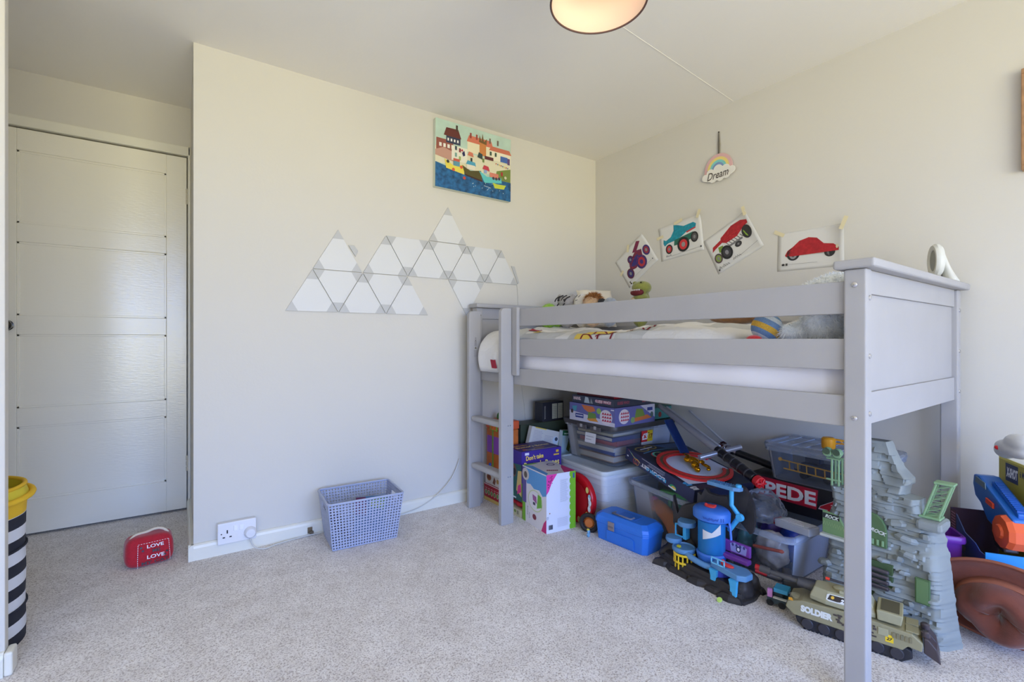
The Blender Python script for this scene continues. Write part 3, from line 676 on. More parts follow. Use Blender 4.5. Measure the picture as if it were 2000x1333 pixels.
tube('ribbon', [(-0.006, -0.003, 0.112), (-0.006, -0.004, 0.17), (-0.004, 0.001, 0.232)], 0.0032, mat((128, 122, 112), 0.8), ds, 6)
tube('ribbon', [(-0.006, 0.004, 0.112), (-0.006, 0.004, 0.17), (-0.004, 0.003, 0.232)], 0.0028, mat((116, 110, 102), 0.8), ds, 6)
lathe('nail', [(0.001, 0.005), (0.0035, 0.004), (0.004, 0.0)], mat((70, 66, 62), 0.4, 0.8), ds, (-0.003, 0.002, 0.236), (0, -PI/2, 0), 10)
# colouring sheets: paper with a curled edge, drawing, strips of tape
M_paper = mat((222, 220, 215), 0.8); M_tape = mat((226, 214, 176), 0.35)
def sheet(name, label, cy, cz, w, h, ang, art, tapes, curl=(0.0, 0.0)):
    t = rwall(name, label, 'drawing', cy, cz, ang)
    N = 14
    def lift(u, v): return 0.0012+0.030*max(0, (u-0.72)/0.28)**2*curl[0]*(0.4+0.6*v)+0.030*max(0, (v-0.75)/0.25)**2*curl[1]*(0.3+0.7*u)
    def P(u, v, z=0): return Vector((-lift(u, v)-z, -(u-0.5)*w, (v-0.5)*h))
    V = [P(i/N, j/N) for i in range(N+1) for j in range(N+1)]
    F = [(i*(N+1)+j, (i+1)*(N+1)+j, (i+1)*(N+1)+j+1, i*(N+1)+j+1) for i in range(N) for j in range(N)]
    pp = frommesh('paper', V, F, M_paper, t, smooth=True); so = pp.modifiers.new('t', 'SOLIDIFY'); so.thickness = 0.0005; so.offset = -1
    prints('drawing', art, t, (0, 0, 0), UX, UY, 1, 1, warp=lambda x, y, z: P(x, y, z), eps=0.00012)
    for (u, v, a, L) in tapes:
        p = P(u, v); c, s = math.cos(a), math.sin(a); ww = 0.009
        q = [(-L/2*c+ww*s, -L/2*s-ww*c), (L/2*c+ww*s, L/2*s-ww*c), (L/2*c-ww*s, L/2*s+ww*c), (-L/2*c-ww*s, -L/2*s+ww*c)]
        prism('tape', q, 0.0004, M_tape, t, (p.x-0.0008, p.y, p.z), UX, UY)
    return t
def wheel(x, y, rx, ry, tyre, hub, mid=(130, 130, 130)): 
    return [('c', tyre, x, y, rx, ry), ('c', hub, x, y, rx*0.66, ry*0.70), ('c', mid, x, y, rx*0.3, ry*0.34)]
def strokes(c, x0, y0, x1, y1, n, w=0.006):
    out = []
    for k in range(n):
        x = rnd(x0, x1); y = rnd(y0, y1); out.append(('l', c, [(x, y), (x+rnd(-0.05, 0.05), y+rnd(0.01, 0.05))], w))
    return out
def scribble(c, x, y, dx, n, hgt, w=0.010):
    pts = [(x+dx*k/(n*2), y+(hgt if k % 2 else 0)*rnd(0.5, 1.1)) for k in range(n*2+1)]; return [('l', c, pts, w)]
ink = (30, 28, 30)
# 1 purple and red truck
a1 = [('p', (118, 30, 60), [(0.30, 0.40), (0.36, 0.58), (0.60, 0.70), (0.72, 0.62), (0.66, 0.40), (0.44, 0.34)]), ('p', (52, 40, 120), [(0.36, 0.46), (0.46, 0.58), (0.60, 0.60), (0.62, 0.44), (0.46, 0.40)]), ('p', (120, 28, 70), [(0.52, 0.72), (0.72, 0.86), (0.78, 0.80), (0.60, 0.66)])]
a1 += wheel(0.28, 0.34, 0.085, 0.13, (92, 28, 60), (50, 36, 110)) + wheel(0.60, 0.36, 0.12, 0.17, (60, 36, 110), (176, 36, 52), (60, 40, 120)) + wheel(0.80, 0.50, 0.08, 0.13, (56, 36, 112), (150, 36, 60)) + wheel(0.42, 0.62, 0.07, 0.10, (96, 34, 70), (50, 36, 110))
a1 += strokes((196, 44, 56), 0.34, 0.36, 0.72, 0.64, 16)+strokes((44, 46, 140), 0.34, 0.36, 0.72, 0.66, 16)+[('l', (150, 150, 150), [(0.15, 0.13), (0.88, 0.15)], 0.006), ('r', ink, 0.10, 0.08, 0.13, 0.13), ('r', ink, 0.90, 0.13, 0.92, 0.17)]
def blow(items, k, cx=0.5, cy=0.5):
    out = []
    f = lambda p: (cx+(p[0]-cx)*k, cy+(p[1]-cy)*k)
    for it in items:
        if it[0] == 'p': out.append(('p', it[1], [f(p) for p in it[2]]))
        elif it[0] == 'l': out.append(('l', it[1], [f(p) for p in it[2]], it[3]))
        elif it[0] == 'c': out.append(('c', it[1])+f(it[2:4])+tuple(q*k for q in it[4:6])+tuple(it[6:]))
        else: out.append(it)
    return out
a1 = blow(a1[:-3], 1.25, 0.5, 0.42)+a1[-3:]
sheet('colouring_sheet', 'paper with a scribbled purple and red monster truck, tilted steeply', 2.125, 1.480, 0.285, 0.225, -0.59, a1, [(0.5, 1.0, 0.9, 0.05), (0.02, 0.55, 0.4, 0.04)], (0, 0.3))
# 2 teal fish-shaped truck
teal = mat((28, 140, 160), 0.75, noise=0.25, nscale=60)
a2 = [('p', teal, [(0.09, 0.50), (0.10, 0.62), (0.16, 0.57), (0.28, 0.64), (0.36, 0.80), (0.38, 0.96), (0.50, 0.90), (0.60, 0.84), (0.82, 0.86), (0.88, 0.80), (0.86, 0.70), (0.66, 0.66), (0.52, 0.56), (0.36, 0.50), (0.20, 0.48), (0.12, 0.42)]),
      ('p', (196, 40, 48), [(0.64, 0.66), (0.86, 0.72), (0.86, 0.68), (0.66, 0.62)]), ('p', (30, 104, 84), [(0.34, 0.36), (0.36, 0.52), (0.80, 0.60), (0.84, 0.46), (0.60, 0.36)]), ('c', (238, 238, 240), 0.78, 0.79, 0.025, 0.02)]
a2 += wheel(0.22, 0.30, 0.085, 0.14, (30, 28, 30), (196, 44, 50)) + wheel(0.82, 0.44, 0.085, 0.15, (36, 34, 36), (80, 76, 78)) + wheel(0.56, 0.32, 0.14, 0.21, (26, 24, 26), (206, 44, 50), (150, 140, 140))
a2 += scribble(ink, 0.14, 0.09, 0.12, 4, 0.05) + [('l', (110, 110, 110), [(0.26, 0.08), (0.92, 0.12)], 0.006), ('r', ink, 0.93, 0.10, 0.96, 0.14)]
sheet('colouring_sheet', 'paper with a teal shark-like monster truck on red wheels', 1.782, 1.568, 0.300, 0.210, -0.10, a2, [(0.98, 1.02, 1.1, 0.05), (0.02, 0.72, 0.1, 0.05), (0.5, 1.0, 0.2, 0.06)], (0.1, 0.4))
# 3 red truck, green wheels
red = mat((176, 34, 42), 0.75, noise=0.2, nscale=60)
a3 = [('p', red, [(0.30, 0.70), (0.34, 0.80), (0.62, 0.92), (0.82, 0.90), (0.94, 0.80), (0.93, 0.72), (0.80, 0.70), (0.64, 0.60), (0.40, 0.60)]), ('p', red, [(0.08, 0.58), (0.12, 0.70), (0.34, 0.76), (0.36, 0.68), (0.16, 0.62)]), ('p', (120, 150, 52), [(0.20, 0.48), (0.22, 0.62), (0.32, 0.60), (0.30, 0.44)])]
a3 += [('l', (60, 60, 60), [(0.40+0.06*k, 0.60), (0.44+0.06*k, 0.50)], 0.012) for k in range(6)] + [('r', (120, 118, 120), 0.42, 0.46, 0.72, 0.51)]
a3 += wheel(0.14, 0.36, 0.085, 0.13, (90, 72, 74), (130, 150, 70)) + wheel(0.60, 0.40, 0.07, 0.07, (40, 38, 40), (60, 58, 60)) + wheel(0.84, 0.55, 0.10, 0.17, (44, 44, 44), (140, 176, 52), (60, 58, 60)) + wheel(0.34, 0.38, 0.12, 0.18, (28, 28, 30), (60, 58, 62), (140, 138, 142))
a3 += strokes((214, 60, 64), 0.40, 0.64, 0.84, 0.82, 14) + scribble(ink, 0.08, 0.08, 0.22, 5, 0.07, 0.012) + scribble(ink, 0.40, 0.11, 0.16, 4, 0.05, 0.012) + [('l', (110, 110, 110), [(0.56, 0.12), (0.95, 0.18)], 0.006), ('r', ink, 0.05, 0.05, 0.08, 0.09)]
sheet('colouring_sheet', 'paper with a red monster truck on green wheels, curling at one side', 1.452, 1.486, 0.285, 0.220, -0.44, a3, [(0.98, 1.0, 1.4, 0.05)], (0.8, 0.1))
# 4 red car
a4 = [('p', red, [(0.12, 0.40), (0.16, 0.52), (0.24, 0.60), (0.34, 0.74), (0.48, 0.80), (0.60, 0.76), (0.70, 0.60), (0.84, 0.56), (0.92, 0.46), (0.92, 0.38), (0.14, 0.36)]), ('p', (34, 26, 30), [(0.34, 0.62), (0.42, 0.73), (0.54, 0.74), (0.64, 0.62)]), ('l', (150, 120, 120), [(0.49, 0.74), (0.49, 0.62)], 0.01), ('c', (30, 26, 28), 0.25, 0.41, 0.10, 0.16), ('c', (34, 30, 32), 0.78, 0.38, 0.11, 0.16, 0, PI)]
a4 += wheel(0.25, 0.385, 0.085, 0.135, (40, 38, 40), (150, 148, 150), (70, 70, 72)) + wheel(0.79, 0.375, 0.08, 0.12, (50, 48, 50), (110, 108, 110)) + strokes((226, 84, 88), 0.36, 0.40, 0.68, 0.56, 18) + [('c', (232, 220, 190), 0.90, 0.48, 0.02, 0.05), ('c', ink, 0.10, 0.16, 0.022, 0.03), ('r', (60, 60, 60), 0.14, 0.13, 0.17, 0.19), ('l', (150, 150, 150), [(0.18, 0.16), (0.62, 0.15)], 0.006)]
sheet('colouring_sheet', 'paper with a red rounded car drawn on it, lower corner curled', 1.062, 1.395, 0.300, 0.190, 0.02, a4, [(0.02, 1.0, -0.5, 0.055), (1.0, 1.0, 1.2, 0.06)], (0.9, 0.0))
# framed picture at the far right
fp = thing('framed_picture', 'wooden framed picture hanging on the wall beyond the bed', 'picture', (XR, 0.36, 1.56))
boxes('frame', [((0.028, 0.40, 0.018), (-0.0145, -0.20, 0.009)), ((0.028, 0.40, 0.018), (-0.0145, -0.20, 0.351)), ((0.028, 0.018, 0.324), (-0.0145, -0.009, 0.18)), ((0.028, 0.018, 0.324), (-0.0145, -0.391, 0.18))], mat((168, 128, 92), 0.5, noise=0.2, nscale=30), fp, bev=0.002)
box2('picture_card', (-0.012, -0.382, 0.018), (-0.002, -0.018, 0.342), mat((206, 198, 170), 0.7, noise=0.1, nscale=8), fp, bev=0)
# ================================================================== socket, plug and lead
sk = thing('double_socket', 'white double wall socket just above the skirting board', 'socket', (0.203, YB, 0.098), (0, 0.0, 0))
M_pl = mat((232, 231, 232), 0.35)
box2('back_box', (-0.073, -0.030, -0.044), (0.073, -0.0005, 0.044), mat((222, 222, 224), 0.4), sk, bev=0.003)
box2('face_plate', (-0.076, -0.0395, -0.047), (0.076, -0.0305, 0.047), M_pl, sk, bev=0.004, seg=3)
for x in (-0.006, 0.017): box2('rocker_switch', (x-0.008, -0.044, 0.006), (x+0.008, -0.039, 0.031), mat((244, 244, 246), 0.25), sk, bev=0.002)
prints('pin_slots', [('r', (36, 34, 40), 0.23, 0.50, 0.265, 0.66), ('r', (36, 34, 40), 0.13, 0.30, 0.19, 0.355), ('r', (36, 34, 40), 0.30, 0.30, 0.36, 0.355), ('c', (50, 48, 52), 0.10, 0.50, 0.018)], sk, (-0.076, -0.0396, -0.047), (1, 0, 0), (0, 0, 1), 0.152, 0.094)
pg = thing('plug', 'white mains plug pushed into the double socket with trailing flex', 'plug', (0.254, YB-0.0405, 0.086))
lathe('plug_body', [(0.001, 0.026), (0.018, 0.025), (0.023, 0.020), (0.025, 0.0), (0.0245, 0.0)], mat((226, 226, 230), 0.4), pg, (0, 0, 0), (PI/2, 0, 0), 28)
L = pg.location
def lp(x, y, z): return (x-L.x, y-L.y, z-L.z)
tube('flex', spline([(0, -0.013, -0.018), (0.004, -0.02, -0.045), lp(0.275, 2.44, 0.015), lp(0.31, 2.43, 0.006), lp(0.36, 2.45, 0.006), lp(0.45, 2.468, 0.006), lp(0.53, 2.47, 0.008), lp(0.70, 2.468, 0.008), lp(0.88, 2.468, 0.010), lp(1.00, 2.472, 0.012), lp(1.10, 2.475, 0.03), lp(1.20, 2.478, 0.075), lp(1.28, 2.480, 0.14), lp(1.32, 2.482, 0.20), lp(1.345, 2.484, 0.26)], 6), 0.0032, mat((206, 204, 198), 0.45), pg, 8)
# brass fitting on the skirting
cl = thing('cable_clip', 'small tarnished brass clip on the skirting board beside the basket', 'clip', (0.515, 2.4805, 0.012))
box2('clip_plate', (-0.012, -0.003, 0.0), (0.010, 0.0, 0.030), mat((128, 112, 88), 0.45, 0.6), cl, bev=0.001)
box2('clip_foot', (-0.006, -0.016, 0.0), (0.014, -0.0035, 0.012), mat((110, 96, 76), 0.45, 0.6), cl, bev=0.002)
# ================================================================== lattice basket
M_bk = mat((168, 176, 202), 0.45, name='lilac_grey_plastic')
bk = thing('lattice_basket', 'lilac-grey plastic lattice storage basket standing against the wall', 'basket', (0.712, 2.322, 0), -0.06)
BW0, BD0, BW1, BD1, BH = 0.296, 0.200, 0.342, 0.256, 0.226
def lattice(fn, nu, nv, skip=None):
    V, F = [], []
    for i in range(nu):
        for j in range(nv):
            u0, u1, v0, v1 = i/nu, (i+1)/nu, j/nv, (j+1)/nv
            uc, vc = (u0+u1)/2, (v0+v1)/2; ru, rv = (u1-u0)*0.33, (v1-v0)*0.33
            if skip and skip(uc, vc): continue
            k = len(V); rot = PI/8 if (i+j) % 2 else -PI/8
            outer = [(u0, v0), (u1, v0), (u1, v1), (u0, v1)]
            inner = [(uc+ru*1.15*math.cos(PI*1.25+PI/2*q+rot), vc+rv*1.15*math.sin(PI*1.25+PI/2*q+rot)) for q in range(4)]
            for a, b in outer+inner: V.append(fn(a, b))
            for q in range(4): F.append((k+q, k+(q+1) % 4, k+4+(q+1) % 4, k+4+q))
    return V, F
def side(name, P, nu, nv, handle=False):
    sk_ = (lambda u, v: abs(u-0.5) < 0.19 and 0.72 < v < 0.88) if handle else None
    V, F = lattice(P, nu, nv, sk_)
    o = frommesh(name, V, F, M_bk, bk)
    bm = bmesh.new(); bm.from_mesh(o.data); bmesh.ops.remove_doubles(bm, verts=bm.verts, dist=0.0004); bm.to_mesh(o.data); bm.free()
    s = o.modifiers.new('t', 'SOLIDIFY'); s.thickness = 0.0028; s.offset = 0
    return o
def lerp(a, b, t): return a+(b-a)*t
def cornerpts(v): 
    w, d = lerp(BW0, BW1, v)/2, lerp(BD0, BD1, v)/2; return w, d
def pf(u, v): w, d = cornerpts(v); return (lerp(-w, w, u), -d, 0.006+v*(BH-0.012))
def pb(u, v): w, d = cornerpts(v); return (lerp(w, -w, u), d, 0.006+v*(BH-0.012))
def plf(u, v): w, d = cornerpts(v); return (-w, lerp(d, -d, u), 0.006+v*(BH-0.012))
def prt(u, v): w, d = cornerpts(v); return (w, lerp(-d, d, u), 0.006+v*(BH-0.012))
for nm, P, nu, h in (('lattice_side', pf, 24, False), ('lattice_side', pb, 24, False), ('lattice_end', plf, 18, True), ('lattice_end', prt, 18, True)): side(nm, P, nu, 16, h)
box2('basket_base', (-BW0/2, -BD0/2, 0.002), (BW0/2, BD0/2, 0.008), M_bk, bk, bev=0.001)
def rrect(w, d, r, z, n=6):
    pts = []
    for cx, cy, a in ((w-r, d-r, 0), (-w+r, d-r, PI/2), (-w+r, -d+r, PI), (w-r, -d+r, 1.5*PI)):
        pts += [(cx+r*math.cos(a+PI/2*k/n), cy+r*math.sin(a+PI/2*k/n), z) for k in range(n+1)]
    return pts
tube('basket_rim', rrect(BW1/2+0.002, BD1/2+0.002, 0.018, BH-0.004), 0.0055, M_bk, bk, 8, True)
ma = thing('magazine', 'glossy blue and green comic slipped inside the lattice basket', 'magazine', (0.752, 2.325, 0.014), (0.12, 0.06, -0.1))
box2('pages', (-0.075, -0.004, 0), (0.075, 0.004, 0.185), mat((96, 120, 150), 0.3, noise=0.5, nscale=20), ma, bev=0.001)
prints('cover_print', [('r', (70, 120, 170), 0, 0, 1, 1), ('p', (116, 60, 96), [(0, 0.5), (0.4, 0.5), (0.3, 1), (0, 1)]), ('p', (120, 170, 60), [(0.45, 0.7), (0.95, 0.6), (1, 0.95), (0.5, 0.9)]), ('r', (200, 210, 90), 0.5, 0.74, 0.9, 0.82)], ma, (-0.075, -0.0042, 0), (1, 0, 0), (0, 0, 1), 0.15, 0.185)
bd = thing('book', 'dark covered book standing inside the lattice basket', 'book', (0.640, 2.345, 0.018), (0.05, -0.45, 0.25))
box2('book_cover', (-0.008, -0.055, 0), (0.008, 0.055, 0.150), mat((64, 48, 50), 0.5), bd, bev=0.002)
# ================================================================== red doorstop
st = thing('fabric_doorstop', 'red fabric doorstop with cream rope handle reading love me love my cat', 'doorstop', (-0.118, 2.590, 0), 0.13)
def stop():
    w, d, h = 0.170, 0.125, 0.122; N = 22; V, F = [], []
    bm = bmesh.new(); bmesh.ops.create_cube(bm, size=1.0); bmesh.ops.subdivide_edges(bm, edges=bm.edges, cuts=11, use_grid_fill=True)
    for v in bm.verts:
        c = v.co.copy(); n = (abs(c.x*2)**5+abs(c.y*2)**5+abs(c.z*2)**5)**0.2 or 1
        p = c/n
        q = Vector((p.x*w, p.y*d, (p.z+0.5)*h))
        t = q.z/h
        q.x *= 1.0-0.10*max(0, t-0.3)-0.0; q.y *= 1.04-0.30*t
        q.x *= 1+0.03*math.sin(t*PI); 
        q += Vector((noise.noise(q*18)*0.004, noise.noise(q*18+Vector((5, 0, 0)))*0.003, noise.noise(q*15+Vector((0, 7, 0)))*0.003*t))
        v.co = q
    mn = min(v.co.z for v in bm.verts)
    for v in bm.verts: v.co.z -= mn
    me = bpy.data.meshes.new('doorstop_body'); bm.to_mesh(me); bm.free()
    return link('doorstop_body', me, mat((178, 24, 42), 0.9, noise=0.12, nscale=120, bump=0.2, bscale=400, sheen=0.3), st, smooth=True)
stop()
def swarp(x, y, z):
    t = y; return Vector(((x-0.5)*0.170*0.93*(1-0.10*max(0, t-0.3)), -0.0645*(1.04-0.30*t)*(1-0.10*abs((x-0.5)*2)**4)-0.0045-z-0.0012*math.sin(PI*t), 0.004+t*0.112))
K = []
def gridtext(txt, c, x, y, s, w): K.append(('t', c, txt, x, y, s, {'bold': 0.02, 'w': w}))
white, blk = (238, 232, 236), (52, 20, 26)
gridtext('LOVE', white, 0.42, 0.66, 0.12, 0.38); gridtext('ME', blk, 0.54, 0.48, 0.12, 0.18); gridtext('LOVE', white, 0.42, 0.28, 0.13, 0.38); gridtext('MY CAT', blk, 0.30, 0.09, 0.12, 0.60)
K2 = []
for k in range(12): K2.append(('l', white, [(0.22+0.06*k, 0.85), (0.255+0.06*k, 0.85)], 0.012))
for k in range(11): K2.append(('l', white, [(0.22, 0.03+0.075*k), (0.22, 0.075+0.075*k)], 0.012)); K2.append(('l', white, [(0.92, 0.10+0.07*k), (0.92, 0.14+0.07*k)], 0.012))
for x, y in ((0.29, 0.72), (0.33, 0.60), (0.86, 0.42), (0.81, 0.32)): K.append(('c', blk, x, y, 0.03, 0.035))
for q in K[:4]: prints('lettering', [q], st, (0, 0, 0), (1, 0, 0), (0, 0, 1), 1, 1, warp=swarp)
for q in K[4:]: prints('paw_print', [q], st, (0, 0, 0), (1, 0, 0), (0, 0, 1), 1, 1, warp=swarp)
prints('stitching', K2, st, (0, 0, 0), (1, 0, 0), (0, 0, 1), 1, 1, warp=swarp)['kind'] = 'stuff'
tube('rope_handle', spline([(-0.072, -0.02, 0.085), (-0.064, -0.012, 0.112), (-0.045, 0.005, 0.124), (-0.01, 0.014, 0.125), (0.025, 0.010, 0.134), (0.052, 0.0, 0.128), (0.066, -0.008, 0.112)], 6), 0.0058, mat((226, 214, 192), 0.9, bump=0.5, bscale=300), st, 8)
# ================================================================== striped laundry hamper
hp = thing('laundry_hamper', 'round black and white striped laundry hamper with yellow rim by the door', 'hamper', (-0.585, 2.165, 0))
HR, HH = 0.166, 0.440; NS = 12
def ring_part(name, r0, r1, z0, z1, m): return lathe(name, [(r0, z0), (r1, z1), (r1-0.004, z1), (r0-0.004, z0), (r0, z0)], m, hp, seg=48)
M_hb = mat((36, 38, 50), 0.85); M_hw = mat((222, 224, 230), 0.85)
for k in range(NS):
    z0, z1 = HH*k/NS, HH*(k+1)/NS
    ring_part('stripe', HR*(1+0.006*math.sin(k*1.3)), HR*(1+0.006*math.sin((k+1)*1.3)), z0, z1, M_hb if k % 2 == 0 else M_hw)
cyl('hamper_base', HR-0.006, 0.004, (0, 0, 0.004), M_hb, hp, seg=48)
M_hy = mat((236, 190, 40), 0.7)
for z in (0.112, 0.300): tube('wire_hoop', [((HR+0.002)*math.cos(2*PI*k/48), (HR+0.002)*math.sin(2*PI*k/48), z) for k in range(48)], 0.0035, M_hb, hp, 6, True)
ring_part('yellow_band', HR+0.001, HR+0.004, HH-0.035, HH+0.010, M_hy)
tube('rim_hoop', [((HR+0.016)*math.cos(2*PI*k/48), (HR+0.016)*math.sin(2*PI*k/48), HH+0.022+0.004*math.sin(4*PI*k/48)) for k in range(48)], 0.009, M_hy, hp, 8, True)
ring_part('lining', HR+0.010, HR-0.002, HH+0.018, HH+0.052, mat((222, 206, 60), 0.7))
tube('rim_hoop', [((HR-0.002)*math.cos(2*PI*k/48), (HR-0.002)*math.sin(2*PI*k/48), HH+0.054) for k in range(48)], 0.006, M_hy, hp, 8, True)
# ================================================================== night light on the bed end
nl = thing('night_light', 'small white ring night light with grey face on the bed end cap', 'night light', bw(0.83, -1.522, 1.172), -2.56)
M_nl = mat((214, 214, 206), 0.4)
lathe('ring_body', [(0.030, -0.012), (0.041, -0.012), (0.047, -0.004), (0.048, 0.006), (0.043, 0.014), (0.034, 0.014), (0.030, 0.010), (0.030, -0.012)], M_nl, nl, (0, -0.014, 0.080), (PI/2, 0, 0), 36, sx=0.95, sy=1.30)
lathe('light_face', [(0.001, 0.011), (0.031, 0.009), (0.031, -0.010)], mat((146, 148, 140), 0.5), nl, (0, -0.014, 0.080), (PI/2, 0, 0), 32, sx=0.95, sy=1.30)
V = []; F = []; n = 20
for k in range(9):
    t = k/8; r = 0.017+0.021*(1-t)**2.2; z = 0.100*t; yo = 0.026-0.026*t
    for j in range(n): a = 2*PI*j/n; V.append((r*1.1*math.cos(a), yo+r*0.62*math.sin(a), z))
for k in range(8):
    for j in range(n): F.append((k*n+j, k*n+(j+1) % n, (k+1)*n+(j+1) % n, (k+1)*n+j))
F.append(tuple(reversed(range(n)))); F.append(tuple(8*n+j for j in range(n)))
frommesh('stand', V, F, M_nl, nl, smooth=True)
lathe('dial', [(0.001, 0.004), (0.005, 0.003), (0.0055, 0)], mat((120, 118, 150), 0.4), nl, (0.0, 0.004, 0.020), (PI/2, 0, 0), 14)
cw = Matrix.Rotation(2.56, 4, 'Z')
tube('cable', [cw @ p for p in spline([(0.015, -0.03, 0.003), (0.06, -0.02, 0.003), (0.150, 0.0, 0.004), (0.166, 0.004, -0.006), (0.168, 0.0, -0.06), (0.159, -0.006, -0.20), (0.157, -0.002, -0.40)], 5)], 0.0022, mat((206, 206, 200), 0.4), nl, 6)
# ================================================================== soft toys on the bed
def plush(name, label, parts, col, loc, rot=0, vox=0.0061, extra=None, cat='soft toy', rough=0.95, disp=0.006):
    t = thing(name, label, cat, loc, (0, 0, rot))
    b = blob('body', parts, mat(col, rough, noise=0.10, nscale=60, bump=0.5, bscale=160, sheen=0.4), t, vox, disp=disp, dscale=0.02)
    return t, b
def eye(t, p, r=0.006, c=(20, 18, 18)): return blob('eye', [(p, (r, r, r))], mat(c, 0.15), t, 0.0025, smooth=1)
# big pale blue shaggy toy against the foot end
t, b = plush('shaggy_toy', 'big shaggy pale blue soft toy slumped against the foot of the bed', [((0, 0, 0.065), (0.115, 0.075, 0.075)), ((-0.03, 0.055, 0.035), (0.05, 0.065, 0.032)), ((0.02, -0.005, 0.145), (0.10, 0.080, 0.065)), ((-0.06, 0.10, 0.028), (0.032, 0.035, 0.026)), ((0.03, 0.08, 0.150), (0.05, 0.085, 0.026), (-0.15, 0, 0)), ((0.10, -0.01, 0.10), (0.07, 0.06, 0.07)), ((0.10, 0.06, 0.165), (0.07, 0.10, 0.045), (-0.2, 0, 0))], (232, 238, 244), bw(0.185, -1.405, 0.954), 0.0, disp=0.012)
fur(b, 9000, 0.016, mat((240, 244, 248), 0.9), 0.0012, 0.8)
# knitted ball
t = thing('knitted_ball', 'blue and white knitted ball with a yellow band beside the shaggy toy', 'soft toy', bw(0.118, -1.236, 1.000), (0.5, 0.25, 0.4))
prof = []
cols = [(120, 152, 196), (206, 216, 228), (112, 146, 192), (222, 176, 70), (118, 150, 194), (206, 216, 228), (122, 154, 198), (222, 180, 84)]
for k in range(8):
    a0, a1 = -PI/2+PI*k/8, -PI/2+PI*(k+1)/8
    pr_ = [(max(0.0005, 0.047*math.cos(a0+(a1-a0)*q/4)), 0.047*math.sin(a0+(a1-a0)*q/4)) for q in range(5)]
    V, F, n = [], [], 28
    for r, z in pr_:
        for j in range(n): a = 2*PI*j/n; V.append((r*math.cos(a), r*math.sin(a), z))
    for i in range(4):
        for j in range(n): F.append((i*n+j, i*n+(j+1) % n, (i+1)*n+(j+1) % n, (i+1)*n+j))
    frommesh('knit_band', V, F, mat(cols[k], 0.95, noise=0.15, nscale=300, bump=0.8, bscale=350), t, smooth=True)
# row of small soft toys at the head end
t, b = plush('lime_toy', 'lime green fluffy soft toy lying lowest beside the headboard', [((0, 0, 0.075), (0.05, 0.06, 0.075)), ((0.03, -0.04, 0.06), (0.035, 0.04, 0.055))], (160, 206, 52), (1.890, 2.322, 1.035), 0.2)
fur(b, 2500, 0.014, mat((170, 214, 60), 0.9), 0.001)
t, b = plush('striped_toy', 'grey and white striped soft toy with pricked ears by the headboard', [((0, 0, 0.08), (0.05, 0.055, 0.08)), ((-0.01, 0.0, 0.165), (0.045, 0.060, 0.035)), ((0.0, 0.060, 0.185), (0.018, 0.020, 0.034)), ((0.0, -0.052, 0.185), (0.014, 0.014, 0.028))], (168, 162, 156), (1.955, 2.225, 1.03), 0.1)
for k, (y, z, l) in enumerate(((0.045, 0.186, 0.03), (0.02, 0.190, 0.03), (-0.01, 0.188, 0.03), (-0.035, 0.180, 0.03), (0.03, 0.150, 0.03), (-0.02, 0.150, 0.03))):
    tube('stripe', spline([(-0.050, y+0.012, z-0.020), (-0.046, y, z), (-0.020, y-0.006, z+0.013)], 4), 0.0042, mat((56, 52, 52), 0.9), t, 6)
eye(t, (-0.050, 0.022, 0.172)); eye(t, (-0.050, -0.022, 0.172))
t, b = plush('ball_toy', 'round off-white soft toy with a tiny stitched face', [((0, 0, 0.085), (0.052, 0.054, 0.085)), ((0, 0, 0.155), (0.050, 0.055, 0.052))], (222, 216, 204), (1.985, 2.120, 1.03), 0.0, disp=0.002)
tubes('stitched_face', [([(-0.045, 0.012, 0.186), (-0.030, 0.012, 0.200)], 0.0016), ([(-0.044, -0.012, 0.184), (-0.028, -0.012, 0.198)], 0.0016), ([(-0.050, 0.010, 0.168), (-0.051, 0.0, 0.165), (-0.050, -0.010, 0.168)], 0.0014)], mat((60, 54, 52), 0.9), t)
t, b = plush('lion_toy', 'soft toy lion with tufted ginger mane in front of the cream pillow', [((0, 0, 0.075), (0.05, 0.05, 0.075)), ((-0.008, 0, 0.145), (0.042, 0.055, 0.040)), ((0, 0.05, 0.12), (0.03, 0.02, 0.03))], (206, 170, 128), (1.955, 2.000, 1.03), 0.0)
mane = blob('mane', [((0.004, 0, 0.165), (0.036, 0.055, 0.032))], mat((168, 116, 62), 0.9), t, 0.008); fur(mane, 1500, 0.030, mat((164, 108, 54), 0.9), 0.0016, 0.5)
t, b = plush('dark_toy', 'small grey soft toy with a black nose beside the toy dinosaur', [((0, 0, 0.07), (0.045, 0.05, 0.07)), ((-0.004, -0.01, 0.130), (0.040, 0.050, 0.036))], (150, 156, 164), (1.975, 1.890, 1.03), 0.0)
blob('nose', [((-0.030, 0.028, 0.142), (0.022, 0.026, 0.022))], mat((30, 28, 30), 0.6), t, 0.005)
t, b = plush('dinosaur_toy', 'green plush dinosaur with open toothy mouth and cream belly', [((0.02, 0, 0.09), (0.055, 0.050, 0.09)), ((0.03, 0.075, 0.085), (0.028, 0.075, 0.026), (0.35, 0, 0)), ((0.02, -0.018, 0.165), (0.045, 0.038, 0.05)), ((0.005, -0.028, 0.228), (0.056, 0.056, 0.040)), ((0.0, 0.022, 0.258), (0.016, 0.014, 0.014)), ((-0.01, -0.038, 0.172), (0.040, 0.044, 0.020))], (138, 140, 62), (2.165, 1.850, 1.03), -0.15, disp=0.002)
blob('mouth', [((-0.036, -0.036, 0.198), (0.030, 0.048, 0.020))], mat((104, 28, 34), 0.8), t, 0.005)
blob('belly', [((-0.026, -0.006, 0.115), (0.030, 0.038, 0.068))], mat((222, 200, 164), 0.95), t, 0.006)
